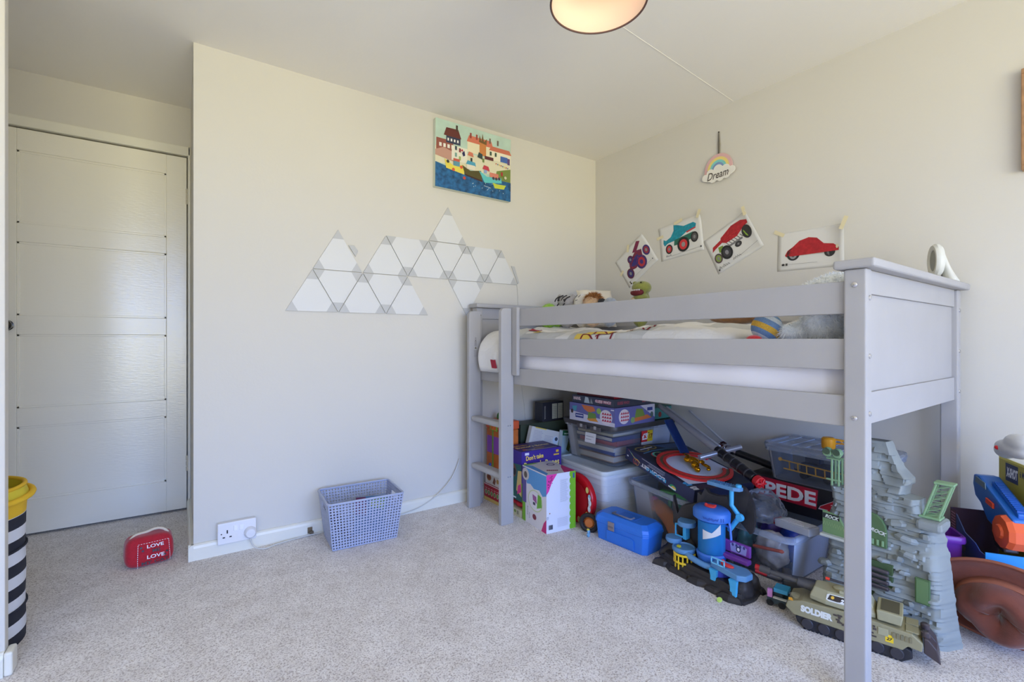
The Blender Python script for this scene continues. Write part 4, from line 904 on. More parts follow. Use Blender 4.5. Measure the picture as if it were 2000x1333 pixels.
for k in range(9):
    a = -0.95+1.9*k/8
    lathe('tooth', [(0.0035, 0), (0.0005, -0.010)], mat((238, 234, 226), 0.5), t, (-0.036-0.026*math.cos(a), -0.036+0.046*math.sin(a), 0.214), (0, 0, 0), 8)
eye(t, (-0.030, -0.062, 0.254), 0.005); eye(t, (-0.040, 0.008, 0.254), 0.005)
t, b = plush('brown_toy', 'brown soft toy lying behind the duvet against the wall', [((0, 0, 0.04), (0.07, 0.14, 0.04)), ((0, -0.13, 0.04), (0.05, 0.06, 0.038))], (150, 104, 56), (2.20, 1.28, 1.035), 0.0)
# red toy scrap at the duvet's edge
t, b = plush('red_glove_toy', 'little red and grey soft toy poking out under the shaggy toy', [((0, 0, 0.018), (0.020, 0.028, 0.018)), ((0.018, 0.015, 0.014), (0.016, 0.016, 0.014))], (196, 40, 44), bw(0.058, -1.225, 0.9395), 0.0, 0.004, disp=0)

# ================================================================== storage tubs under the bed
def rr2(w, d, r, n=4):
    return [(x, y) for x, y, z in rrect(w, d, r, 0, n)]
def tub(t, w, d, h, taper, m, name='tub_body', r=0.035, rim=0.010, wall=0.0025, rimm=None, ribs=True):
    V, F = [], []
    def ring(k, z, off): return [(x, y, z) for x, y in rr2(w/2*k+off, d/2*k+off, r*k)]
    kb = taper
    rings = [ring(kb, 0.0, -0.004), ring(kb, 0.004, 0), ring(kb+(1-kb)*0.5, h*0.5, 0), ring(1, h-0.016, -0.001), ring(1, h-0.014, 0.001), ring(1, h-0.002, 0.001), ring(1, h, -0.001), ring(1, h, -0.001-wall), ring(kb+(1-kb)*0.5, h*0.5, -wall), ring(kb, 0.006, -wall)]
    n = len(rings[0])
    for q in rings: V += q
    for i in range(len(rings)-1):
        for k in range(n): F.append((i*n+k, i*n+(k+1) % n, (i+1)*n+(k+1) % n, (i+1)*n+k))
    F.append(tuple(reversed(range(n)))); F.append(tuple((len(rings)-1)*n+k for k in range(n)))
    o = frommesh(name, V, F, m, t, smooth=True); sharp(o, 35)
    if rim:
        V, F = [], []
        prof = [(0.0012, h-0.022), (rim, h-0.022), (rim+0.001, h-0.016), (rim, h-0.002), (rim-0.002, h+0.0005), (0.0012, h+0.0005)]
        for off, z in prof: V += ring(1, z, off)
        L = len(prof)
        for i in range(L):
            j = (i+1) % L
            for k in range(n): F.append((i*n+k, i*n+(k+1) % n, j*n+(k+1) % n, j*n+k))
        q = frommesh('rim', V, F, rimm or m, t, smooth=True); sharp(q, 35)
    return o
def lid(t, w, d, z, th, m, r=0.035, ribs=0, name='lid'):
    V, F = [], []
    prof = [(0.004, z-0.012), (0.006, z), (0.003, z+th), (-0.015, z+th), (-0.022, z+th-0.005)]
    rings = [[(x, y, zz) for x, y in rr2(w/2+o, d/2+o, r)] for o, zz in prof]; n = len(rings[0])
    inner = [(0.001, z-0.012), (0.002, z-0.001)]
    rings = [[(x, y, zz) for x, y in rr2(w/2+o, d/2+o, r)] for o, zz in inner[::-1]]+rings
    for q in rings: V += q
    for i in range(len(rings)-1):
        for k in range(n): F.append((i*n+k, i*n+(k+1) % n, (i+1)*n+(k+1) % n, (i+1)*n+k))
    F.append(tuple((len(rings)-1)*n+k for k in range(n))); F.append(tuple(reversed(range(n))))
    o = frommesh(name, V, F, m, t, smooth=True); sharp(o, 30)
    for k in range(ribs):
        y = -d*0.38+d*0.76*k/(ribs-1); box2('lid_rib', (-w*0.42, y-0.003, z+th-0.0055), (w*0.42, y+0.003, z+th-0.001), m, o, bev=0.001)
    return o
M_cl = clear((226, 231, 240), 0.022, 0.15); M_clr = clear((214, 222, 236), 0.22, 0.25, 'milky_rim_plastic')
# ---- cartons by the ladder
art_toy_L = [('r', (226, 222, 226), 0, 0, 1, 1), ('p', (96, 80, 150), [(0, 0.34), (0.17, 0.34), (0.17, 0.98), (0, 0.98)]), ('p', (118, 176, 44), [(0, 0), (0.14, 0), (0.13, 0.34), (0, 0.34)]), ('p', (92, 156, 214), [(0.14, 0.98), (1, 0.98), (1, 0.64), (0.85, 0.60), (0.72, 0.68), (0.50, 0.66), (0.35, 0.72), (0.20, 0.70), (0.15, 0.78)]),
   ('c', (204, 196, 190), 0.14, 0.86, 0.15, 0.11), ('c', (96, 80, 70), 0.14, 0.85, 0.07, 0.06), ('c', (206, 214, 170), 0.55, 0.46, 0.30, 0.19), ('c', (232, 228, 232), 0.55, 0.46, 0.27, 0.17), ('p', (110, 176, 48), [(0.62, 0.34), (0.82, 0.40), (0.80, 0.58), (0.66, 0.60)]), ('p', (160, 90, 150), [(0.46, 0.46), (0.62, 0.42), (0.60, 0.54), (0.44, 0.56)]), ('r', (70, 70, 90), 0.46, 0.38, 0.56, 0.43),
   ('c', (128, 44, 60), 0.52, 0.17, 0.08, 0.05), ('p', (206, 40, 120), [(0.80, 0.0), (1.0, 0.0), (1.0, 0.24), (0.90, 0.16)]), ('l', (52, 40, 70), [(0.30+0.03*(k % 2), 0.20-0.012*k) for k in range(9)], 0.008), ('l', (52, 40, 70), [(0.21+0.04*(k % 2), 0.30-0.014*k) for k in range(12)], 0.010)]
pinkdots = [('c', (60, 30, 60), rnd(0.02, 0.20), rnd(0.68, 0.98), 0.012) for _ in range(26)]
art_toy_F = [('r', (226, 228, 240), 0, 0, 1, 1), ('p', (226, 60, 158), [(0, 0.66), (0.08, 0.72), (0.18, 0.86), (0.36, 1.0), (0, 1)])] + [q for q in pinkdots if q[2] < (q[3]-0.66)*1.0] + [('r', (122, 186, 44), 0.82, 0, 1, 1)] + [('c', (122, 186, 44), 0.82, 0.04+0.115*k, 0.035, 0.05) for k in range(9)]
art_toy_F += [('r', (70, 96, 150), 0.90, 0.88, 0.96, 0.97)] + [('r', (198, 200, 210), 0.46, 0.50+0.018*k, 0.46+rnd(0.2, 0.3), 0.508+0.018*k) for k in range(22)] + [('r', (200, 200, 210), 0.36, 0.08+0.016*k, 0.72, 0.086+0.016*k) for k in range(10)]
art_toy_F += [('r', (60, 64, 84), 0.07+0.012*k, 0.06, 0.076+0.012*k+rnd(0, 0.005), 0.14) for k in range(11)] + [('t', (110, 110, 124), 'CE', 0.06, 0.24, 0.03, {'ang': PI/2}), ('c', (170, 130, 90), 0.10, 0.34, 0.02)]
art_toy_T = [('r', (206, 202, 204), 0, 0, 1, 1), ('p', (86, 146, 206), [(0, 0), (0.14, 0.1), (0.2, 0.8), (0, 1)]), ('p', (116, 176, 50), [(0, 0.9), (0.5, 0.92), (0.4, 1), (0, 1)]), ('p', (196, 52, 120), [(0.6, 0), (1, 0.0), (1, 0.55), (0.85, 0.4)]), ('c', (96, 70, 120), 0.75, 0.7, 0.13, 0.10), ('c', (200, 196, 196), 0.75, 0.7, 0.09, 0.06)] + [('p', (150, 60, 90), [(0.25+0.05*k, 0.30-0.02*k), (0.33+0.05*k, 0.36-0.02*k), (0.35+0.05*k, 0.32-0.02*k), (0.27+0.05*k, 0.26-0.02*k)]) for k in range(6)]
carton('toy_box', 'white and lime sweet-maker toy box standing by the ladder', 'box', (1.576, 1.941, 0), -0.09, (0.178, 0.230, 0.290), mat((222, 222, 230), 0.4), {'L': art_toy_L, 'F': art_toy_F, 'T': art_toy_T})
# ---- game box
pur = (62, 40, 140)
art_b_F = [('r', pur, 0, 0, 1, 1), ('p', (112, 100, 196), [(0, 0.30), (1, 0.30), (1, 0.55), (0, 0.60)]), ('p', (120, 180, 90), [(0, 0), (1, 0), (1, 0.35), (0, 0.38)]), ('t', (120, 20, 40), "Don't take", 0.105, 0.80, 0.10, {'bold': 0.05, 'w': 0.44, 'ang': 0.05}), ('t', (252, 226, 110), "Don't take", 0.11, 0.81, 0.095, {'bold': 0.02, 'w': 0.43, 'ang': 0.05}),
           ('t', (120, 20, 40), "Buster's Bones", 0.055, 0.625, 0.155, {'bold': 0.05, 'w': 0.90}), ('t', (250, 232, 140), "Buster's Bones", 0.06, 0.64, 0.145, {'bold': 0.02, 'w': 0.885}), ('r', (226, 220, 236), 0.08, 0.92, 0.18, 0.97), ('r', (236, 190, 60), 0.86, 0.90, 0.93, 0.95), ('r', (236, 190, 60), 0.80, 0.84, 0.94, 0.87),
           ('c', (120, 76, 60), 0.72, 0.55, 0.09, 0.05)]
art_b_L = [('r', (40, 96, 92), 0, 0, 1, 1), ('p', pur, [(0, 0.70), (1, 0.74), (1, 1), (0, 1)]), ('p', (226, 196, 120), [(0.7, 0.2), (1, 0.1), (1, 0.62), (0.8, 0.6)]), ('p', (224, 60, 140), [(0.75, 0.12), (0.98, 0.2), (0.95, 0.36), (0.8, 0.3)]), ('c', (120, 80, 60), 0.55, 0.58, 0.16, 0.13), ('c', (40, 32, 30), 0.6, 0.56, 0.09, 0.07), ('p', (60, 150, 90), [(0.1, 0.1), (0.6, 0.08), (0.5, 0.3), (0.2, 0.34)]), ('r', (232, 232, 232), 0.1, 0.03, 0.7, 0.06)]
art_b_T = [('r', (56, 36, 112), 0, 0, 1, 1), ('t', (232, 190, 70), "Don't take", 0.06, 0.66, 0.14, {'bold': 0.03, 'w': 0.40, 'ang': 0.06}), ('t', (238, 214, 120), "Buster's Bones", 0.08, 0.42, 0.16, {'bold': 0.03, 'w': 0.84, 'ang': 0.04}), ('c', (130, 90, 70), 0.55, 0.26, 0.14, 0.08), ('r', (206, 200, 214), 0.28, 0.06, 0.92, 0.10), ('r', (206, 200, 214), 0.16, 0.14, 0.4, 0.17), ('p', (206, 110, 60), [(0.1, 0.12), (0.24, 0.2), (0.14, 0.3)])]
bb = carton('game_box', "purple board game box titled Don't take Buster's Bones behind the toy box", 'box', (1.651, 2.175, 0.0775), -0.05, (0.27, 0.18, 0.272), mat(pur, 0.4), {'F': art_b_F, 'L': art_b_L, 'T': art_b_T})
pb_ = thing('red_pouch', 'squashed red drawstring pouch underneath the purple game box', 'pouch', (1.640, 2.165, 0.0405), -0.05)
o = blob('pouch_body', [((0, 0, 0.018), (0.130, 0.088, 0.020)), ((-0.09, -0.05, 0.018), (0.045, 0.045, 0.018))], mat((176, 28, 40), 0.6, noise=0.15, nscale=30), pb_, 0.006)
carton('flat_box', 'flat beige cardboard box with a barcode beneath the red pouch', 'box', (1.635, 2.165, 0), -0.05, (0.27, 0.19, 0.040), mat((196, 184, 150), 0.6), {'L': [('r', (206, 198, 160), 0, 0, 1, 1), ('c', (120, 150, 60), 0.7, 0.6, 0.06, 0.2)]+[('r', (60, 60, 60), 0.80+0.012*k, 0.3, 0.806+0.012*k, 0.8) for k in range(8)]})
# ---- stack seen between the ladder uprights
LX0, LY0 = 1.573, 2.378
carton('flat_puzzle', 'flat yellow cardboard puzzle at the very bottom of the stack behind the ladder', 'box', (LX0, LY0, 0), 0.02, (0.15, 0.165, 0.020), mat((206, 176, 100), 0.6), {})
carton('cookery_set', 'red box with a row of green vegetable circles behind the ladder', 'box', (LX0, LY0, 0.0205), 0.0, (0.145, 0.165, 0.078), mat((176, 28, 46), 0.45), {'L': [('r', (176, 28, 46), 0, 0, 1, 1), ('r', (226, 214, 214), 0, 0.94, 1, 1)]+[q for k in range(5) for q in (('c', (206, 200, 170), 0.13+0.19*k, 0.38, 0.075, 0.20), ('c', (96, 140, 70), 0.13+0.19*k, 0.38, 0.055, 0.15), ('r', (220, 170, 170), 0.07+0.19*k, 0.66, 0.20+0.19*k, 0.71))]})
carton('pizza_set', 'white box printed with pizza pictures on top of the red cookery box', 'box', (LX0+0.004, LY0, 0.099), 0.0, (0.14, 0.160, 0.066), mat((222, 214, 206), 0.45), {'L': [('r', (226, 218, 208), 0, 0, 1, 1), ('c', (176, 110, 50), 0.25, 0.6, 0.16, 0.3), ('c', (140, 70, 40), 0.25, 0.62, 0.11, 0.2), ('p', (130, 80, 60), [(0.5, 0.2), (0.62, 0.8), (0.72, 0.5), (0.66, 0.1)]), ('c', (196, 150, 80), 0.85, 0.5, 0.09, 0.2)]})
tp = thing('toy_case', 'tall orange and purple see-through toy case with green carry handle', 'toy case', (LX0+0.004, LY0, 0.1655))
box2('case_body', (-0.065, -0.078, 0), (0.065, 0.078, 0.265), mat((206, 112, 52), 0.35, noise=0.2, nscale=14), tp, bev=0.008)
box2('purple_sleeve', (-0.067, -0.070, 0.120), (0.067, 0.070, 0.225), mat((150, 84, 190), 0.3), tp, bev=0.006)
box2('case_lid', (-0.068, -0.080, 0.2655), (0.068, 0.080, 0.315), mat((220, 96, 56), 0.35), tp, bev=0.006)
box2('label_frame', (-0.0705, -0.050, 0.258), (-0.0685, 0.030, 0.306), mat((90, 206, 60), 0.4), tp, bev=0.001)
box2('label_card', (-0.0715, -0.042, 0.262), (-0.0706, 0.022, 0.298), mat((240, 130, 60), 0.5, noise=0.2, nscale=60), tp, bev=0)
box2('green_strap', (-0.0700, -0.006, 0.03), (-0.0672, 0.006, 0.258), mat((110, 160, 60), 0.4), tp, bev=0.001)
tube('carry_handle', spline([(0, -0.05, 0.315), (0, -0.04, 0.345), (0, 0, 0.352), (0, 0.04, 0.345), (0, 0.05, 0.315)], 6), 0.008, mat((64, 110, 50), 0.45), tp, 8)
blob('toy_ball', [((-0.068, 0.03, 0.05), (0.009, 0.012, 0.012))], mat((50, 90, 190), 0.3), tp, 0.003)
# ---- boxes leaning behind the game box
carton('board_game', 'dark green board game standing on edge against the wall behind other boxes', 'box', (1.875, 2.398, 0), 0.0, (0.38, 0.115, 0.443), mat((62, 72, 56), 0.5), {})
carton('dotted_game', 'small black game box with two white dotted panels on the dark green game', 'box', (1.945, 2.388, 0.4435), 0.06, (0.180, 0.075, 0.120), mat((44, 44, 52), 0.45), {'F': [('r', (46, 46, 56), 0, 0, 1, 1), ('l', (214, 212, 206), [(0.08+0.06*(k % 2), 0.14+0.035*k) for k in range(20)], 0.022)]+[q for x0 in (0.45, 0.72) for q in [('r', (196, 196, 176), x0, 0.10, x0+0.24, 0.90)]+[('c', (70, 68, 62), x0+0.04+0.04*(k % 5), 0.18+0.09*(k//5), 0.010) for k in range(36)]]})
lg = thing('leaning_game', 'white backed game box with green edge leaning behind the purple game', 'box', (1.790, 2.292, 0.2115), (0, 0.27, 0))
box2('carton', (-0.125, -0.016, -0.190), (0.125, 0.016, 0.205), mat((214, 212, 206), 0.5), lg, bev=0.002)
prints('artwork', [('r', (216, 214, 210), 0, 0, 1, 1), ('r', (60, 140, 90), 0.91, 0, 1, 1)]+[('r', (186, 182, 190), 0.08, 0.70+0.022*k, 0.08+rnd(0.24, 0.30), 0.708+0.022*k) for k in range(12)]+[('r', (190, 186, 192), 0.44, 0.70+0.022*k, 0.44+rnd(0.20, 0.26), 0.708+0.022*k) for k in range(10)]+[('c', (206, 220, 236), 0.80, 0.86, 0.09, 0.06), ('c', (60, 70, 90), 0.82, 0.88, 0.05, 0.03), ('p', (200, 60, 60), [(0.66, 0.70), (0.74, 0.78), (0.80, 0.70), (0.72, 0.66)]), ('r', (232, 206, 90), 0.1, 0.985, 0.45, 1.0)], lg, (-0.125, -0.016, -0.190), (1, 0, 0), (0, 0, 1), 0.25, 0.395)
gc = thing('bird_game', 'small green topped game box with a bird picture beside the leaning game', 'box', (1.955, 2.255, 0.0), (0.0, 0.10, 0.0))
box2('carton', (-0.062, -0.016, 0.006), (0.062, 0.016, 0.395), mat((196, 210, 216), 0.5), gc, bev=0.002)
prints('artwork', [('r', (176, 204, 216), 0, 0, 1, 1), ('r', (44, 116, 78), 0, 0.92, 1, 1), ('r', (206, 226, 210), 0.1, 0.94, 0.8, 0.96), ('p', (96, 110, 60), [(0.3, 0.7), (0.45, 0.88), (0.6, 0.8), (0.5, 0.66)]), ('c', (60, 60, 50), 0.48, 0.86, 0.08, 0.03)], gc, (-0.062, -0.016, 0.006), (1, 0, 0), (0, 0, 1), 0.124, 0.389)
carton('blue_game', 'blue game box with red and green round picture tucked beside the tub', 'box', (2.112, 2.270, 0), 0.0, (0.10, 0.05, 0.400), mat((52, 108, 168), 0.45), {'F': [('r', (60, 116, 176), 0, 0, 1, 1), ('c', (64, 150, 110), 0.45, 0.62, 0.42, 0.11), ('c', (186, 46, 56), 0.50, 0.66, 0.34, 0.09), ('c', (130, 30, 44), 0.52, 0.66, 0.18, 0.05), ('c', (170, 200, 80), 0.15, 0.76, 0.15, 0.04)]})
# ---- red round tin
rt = thing('red_tin', 'round red picture tin standing on edge between toy box and white bin', 'tin', (1.716, 1.872, 0.1285), (0, 0, 0.04))
lathe('tin_body', [(0.001, -0.017), (0.120, -0.017), (0.127, -0.011), (0.128, 0.010), (0.124, 0.016), (0.112, 0.018), (0.105, 0.014), (0.001, 0.014)], mat((196, 24, 34), 0.25), rt, (0, 0, 0), (0, -PI/2, 0), 56)
def tinp(r, a): return (r*math.cos(a), r*math.sin(a))
rp = []
for a, c in ((-0.30, (232, 232, 236)), (0.25, (150, 190, 206)), (0.0, (238, 236, 238)), (-0.65, (206, 160, 80)), (-0.95, (180, 120, 60)), (-1.3, (196, 176, 120)), (0.6, (220, 200, 120))):
    x, y = tinp(0.108, a); rp.append(('c', c, x, y, 0.010, 0.016))
x, y = tinp(0.104, -0.05); rp += [('p', (236, 238, 242), [(x-0.008, y-0.035), (x+0.006, y-0.028), (x+0.010, y+0.0), (x+0.004, y+0.03), (x-0.008, y+0.034), (x-0.004, y)]), ('l', (60, 70, 110), [(x-0.003+0.006*(k % 2), y-0.018+0.004*k) for k in range(9)], 0.002)]
prints('tin_print', [('c', (168, 20, 30), 0, 0, 0.092, 0.092)]+rp, rt, (-0.0182, 0, 0), (0, -1, 0), (0, 0, 1), 1, 1)
# ---- white bin with lid
wbn = thing('white_bin', 'white plastic storage bin with pale lid under the book tub', 'storage bin', (2.025, 1.945, 0), -0.06)
M_wb = mat((220, 224, 230), 0.45); tub(wbn, 0.44, 0.41, 0.250, 0.90, M_wb, r=0.03, rim=0.006)
for k in range(4): tube('moulded_rib', [(x, y, z) for x, y, z in rrect(0.44/2*(0.93+0.016*k)+0.001, 0.41/2*(0.93+0.016*k)+0.001, 0.03, 0.07+0.042*k)], 0.0016, M_wb, wbn, 5, True)
lid(wbn, 0.452, 0.422, 0.2635, 0.010, mat((214, 220, 220), 0.4), 0.035)
box2('lid_gap', (-0.226, -0.16, 0.2512), (0.20, 0.20, 0.2625), mat((40, 62, 100), 0.4), wbn, bev=0)
# ---- book tub
bt = thing('lidded_tub', 'clear tub full of books with dark grey lid on the white bin', 'storage tub', (2.148, 1.975, 0.2745), 0.0)
tub(bt, 0.52, 0.40, 0.205, 0.92, M_cl, r=0.035, rim=0.006)
M_dl = mat((70, 68, 70), 0.4)
lid(bt, 0.535, 0.415, 0.207, 0.014, M_dl, 0.04)
for s in (-0.09, 0.02):
    box2('lid_clip', (-0.281, s-0.030, 0.180), (-0.2745, s+0.045, 0.206), mat((84, 82, 84), 0.4), bt, bev=0.002)
    box2('clip_catch', (-0.2835, s, 0.190), (-0.2815, s+0.018, 0.208), mat((170, 168, 166), 0.4), bt, bev=0.0005)
prints('paper_label', [('r', (224, 224, 228), 0, 0, 1, 1), ('r', (150, 150, 160), 0.1, 0.6, 0.8, 0.66), ('r', (150, 150, 160), 0.1, 0.3, 0.6, 0.36)], bt, (-0.2625, 0.02, 0.105), (0, -1, 0), (0.12, 0, 1), 0.085, 0.055)
prints('price_sticker', [('r', (206, 46, 46), 0, 0.22, 0.52, 1), ('r', (238, 206, 40), 0.52, 0.22, 1, 1), ('r', (226, 226, 226), 0, 0, 1, 0.22), ('t', (240, 236, 236), '\u00a33.00' if False else '\u00a33', 0.06, 0.36, 0.46, {'bold': 0.04}), ('t', (240, 236, 236), '00', 0.33, 0.62, 0.22, {'bold': 0.03}), ('t', (140, 60, 20), '17', 0.66, 0.40, 0.34, {'bold': 0.03}), ('r', (90, 60, 20), 0.56, 0.80, 0.7, 0.86)], bt, (-0.045, -0.2025, 0.095), (1, 0, 0), (0, -0.04, 1), 0.095, 0.080)
bcols = [((190, 150, 118), 'tan'), ((70, 92, 160), 'navy'), ((226, 224, 220), 'white'), ((196, 96, 96), 'dusty red'), ((62, 72, 130), 'dark blue'), ((226, 214, 176), 'cream')]
zb = 0.282
for k, ((c, nm), (w, d, h, x, y, r)) in enumerate(zip(bcols, ((0.42, 0.29, 0.034, 0.0, 0.0, 0.02), (0.40, 0.30, 0.026, 0.01, 0.0, -0.03), (0.43, 0.31, 0.022, -0.005, 0.0, 0.02), (0.40, 0.28, 0.030, 0.02, 0.01, 0.05), (0.42, 0.30, 0.024, 0.0, 0.0, -0.02), (0.36, 0.27, 0.016, -0.02, 0.01, 0.04)))):
    bk_ = thing('book', '%s covered book lying flat in the clear tub, number %s from the bottom' % (nm, ('one', 'two', 'three', 'four', 'five', 'six')[k]), 'book', (2.148+x, 1.975+y, zb), r)
    box2('pages', (-w/2+0.004, -d/2+0.004, 0.002), (w/2-0.004, d/2-0.004, h-0.002), mat((222, 214, 198), 0.8), bk_, bev=0)
    sp = -1 if k % 2 else 1
    boxes('book_cover', [((w, d, 0.003), (0, 0, 0.0015)), ((w, d, 0.003), (0, 0, h-0.0015)), ((0.003, d, h), (sp*(w/2-0.0015), 0, h/2))]+([((w, 0.003, h), (0, -d/2+0.0015, h/2))] if k in (3, 4) else []), mat(c, 0.4), bk_)
    zb += h+0.0006
# ---- games on the tub lid
zL = 0.2745+0.2215
blu = (106, 108, 168)
def splat(x, y, s): return [('c', (226, 218, 226), x, y, 0.13*s, 0.40*s)]+[('p', (186, 40, 70), [(x-0.09*s+0.05*s*k, y+yy*s), (x-0.06*s+0.05*s*k, y+yy*s+0.14*s), (x-0.035*s+0.05*s*k, y+yy*s+0.02*s)]) for k in range(4) for yy in (0.12, -0.06, -0.24)]
aL = [('r', blu, 0, 0, 1, 1), ('p', (206, 206, 222), [(0, 0), (1, 0), (1, 0.2), (0, 0.55)]), ('p', (214, 120, 70), [(0.28, 0.95), (0.55, 0.92), (0.60, 0.70), (0.45, 0.55), (0.34, 0.72)]), ('p', (110, 150, 70), [(0.42, 0.15), (0.44, 0.6), (0.60, 0.55), (0.62, 0.15)]), ('p', (80, 160, 180), [(0.06, 0.8), (0.18, 0.85), (0.16, 0.55), (0.10, 0.55)]), ('r', (50, 66, 140), 0.14, 0.18, 0.33, 0.42), ('r', (200, 206, 230), 0.155, 0.28, 0.315, 0.34), ('c', (150, 190, 90), 0.67, 0.72, 0.05, 0.16), ('c', (70, 50, 50), 0.06, 0.5, 0.03, 0.12), ('p', (220, 150, 60), [(0.40, 0.2), (0.46, 0.1), (0.66, 0.12), (0.60, 0.3)])]+splat(0.82, 0.45, 1)+[('r', (230, 230, 236), 0.92, 0.86, 0.985, 0.91)]
aF = [('r', blu, 0, 0, 1, 1), ('p', (204, 204, 220), [(0.62, 1), (1, 1), (1, 0.25)]), ('p', (214, 120, 64), [(0.40, 0.12), (0.92, 0.25), (0.80, 0.45), (0.45, 0.35)]), ('p', (120, 150, 70), [(0.48, 0.35), (0.52, 0.85), (0.68, 0.8), (0.74, 0.4)]), ('c', (140, 170, 110), 0.43, 0.25, 0.05, 0.17), ('r', (56, 70, 140), 0.80, 0.66, 0.94, 0.84), ('c', (90, 110, 100), 0.92, 0.42, 0.04, 0.16)]+splat(0.22, 0.5, 1)
gL = zL
carton('party_game', 'blue and white party game box with red splat title on the tub lid', 'box', (2.040, 1.935, gL), 0.03, (0.335, 0.345, 0.100), mat(blu, 0.4), {'L': aL, 'F': aF, 'T': [('r', blu, 0, 0, 1, 1)]})
gL += 0.1012
carton('guessing_game', 'dark slate guessing game box, second from the top of the stack', 'box', (2.035, 1.935, gL), 0.01, (0.300, 0.325, 0.043), mat((62, 68, 84), 0.4), {'L': [('r', (66, 72, 90), 0, 0, 1, 1), ('t', (226, 206, 210), 'MARVEL', 0.03, 0.34, 0.42, {'bold': 0.06, 'w': 0.19}), ('p', (190, 206, 216), [(0.30, 0.1), (0.33, 0.9), (0.40, 0.85), (0.44, 0.1)]), ('p', (150, 160, 170), [(0.45, 0.1), (0.47, 0.8), (0.52, 0.1)]), ('t', (196, 60, 100), 'GUESS WHO?', 0.565, 0.30, 0.42, {'bold': 0.12, 'w': 0.37}), ('t', (236, 226, 232), 'GUESS WHO?', 0.57, 0.34, 0.36, {'bold': 0.03, 'w': 0.36})], 'F': [('r', (58, 64, 80), 0, 0, 1, 1), ('t', (150, 70, 90), 'GUESS WHO?', 0.08, 0.30, 0.4, {'bold': 0.05, 'w': 0.32}), ('r', (140, 80, 90), 0.75, 0.3, 0.85, 0.7)]})
gL += 0.0442
carton('ludo_game', 'maroon snakes and ladders and ludo box on top of the stack', 'box', (2.035, 1.935, gL), 0.015, (0.265, 0.285, 0.036), mat((92, 26, 36), 0.4), {'L': [('r', (88, 24, 36), 0, 0, 1, 1), ('t', (214, 196, 196), 'SNAKES & LADDERS LUDO', 0.06, 0.30, 0.40, {'bold': 0.03, 'w': 0.84})], 'F': [('r', (150, 36, 44), 0, 0, 1, 1), ('t', (220, 190, 180), 'LUDO', 0.2, 0.3, 0.4, {'bold': 0.03, 'w': 0.4})]})
carton('teal_game', 'teal game box with red berry picture beside the party game on the lid', 'box', (2.318, 1.905, zL), 0.03, (0.19, 0.20, 0.072), mat((70, 138, 134), 0.45), {'F': [('r', (76, 146, 140), 0, 0, 1, 1), ('r', (60, 96, 90), 0, 0.9, 1, 1), ('c', (150, 60, 54), 0.42, 0.35, 0.08, 0.22), ('l', (44, 76, 80), [(0.08+0.02*k, 0.35+0.25*(k % 2)) for k in range(12)], 0.05)]})
# ---- blue toolbox
tb = thing('tool_box', 'bright blue plastic toolbox with grey latch on the carpet', 'toolbox', (1.735, 1.539, 0), 0.08)
M_tb = mat((46, 118, 216), 0.4, bump=0.05, bscale=300)
def chamf(w, d, c): return [(-w/2+c, -d/2), (w/2-c, -d/2), (w/2, -d/2+c), (w/2, d/2-c), (w/2-c, d/2), (-w/2+c, d/2), (-w/2, d/2-c), (-w/2, -d/2+c)]
def loft(name, secs, m, t, bev=0.002):
    V, F = [], []
    for poly, z in secs: V += [(x, y, z) for x, y in poly]
    n = len(secs[0][0])
    for i in range(len(secs)-1):
        for k in range(n): F.append((i*n+k, i*n+(k+1) % n, (i+1)*n+(k+1) % n, (i+1)*n+k))
    F.append(tuple(reversed(range(n)))); F.append(tuple((len(secs)-1)*n+k for k in range(n)))
    return addbev(frommesh(name, V, F, m, t), bev)
loft('tool_body', [(chamf(0.135, 0.285, 0.018), 0.0), (chamf(0.148, 0.302, 0.020), 0.083)], M_tb, tb, 0.003)
loft('tool_lid', [(chamf(0.154, 0.308, 0.020), 0.0835), (chamf(0.154, 0.308, 0.020), 0.094), (chamf(0.150, 0.304, 0.020), 0.097), (chamf(0.146, 0.298, 0.020), 0.112), (chamf(0.112, 0.262, 0.018), 0.1265), (chamf(0.108, 0.258, 0.018), 0.128)], M_tb, tb, 0.002)
prism('front_panel', [(-0.070, 0.010), (0.085, 0.010), (0.085, 0.052), (0.070, 0.060), (-0.070, 0.060)], 0.003, M_tb, tb, (-0.0700, 0, 0), (0, -1, 0), (-0.06, 0, 1), bev=0.002)
box2('handle_recess', (-0.030, -0.060, 0.1275), (0.032, 0.040, 0.1292), mat((38, 104, 198), 0.45), tb, bev=0.0005)
tube('carry_handle', [(-0.014, 0.062, 0.131), (-0.040, 0.062, 0.131), (-0.040, -0.045, 0.131), (-0.014, -0.045, 0.131)], 0.0045, mat((110, 112, 126), 0.5), tb, 6)
box2('latch', (-0.0835, 0.020, 0.064), (-0.0775, 0.056, 0.104), mat((138, 128, 132), 0.4), tb, bev=0.002)
box2('latch_bar', (-0.0860, 0.024, 0.078), (-0.0836, 0.052, 0.086), mat((116, 108, 114), 0.4), tb, bev=0.001)
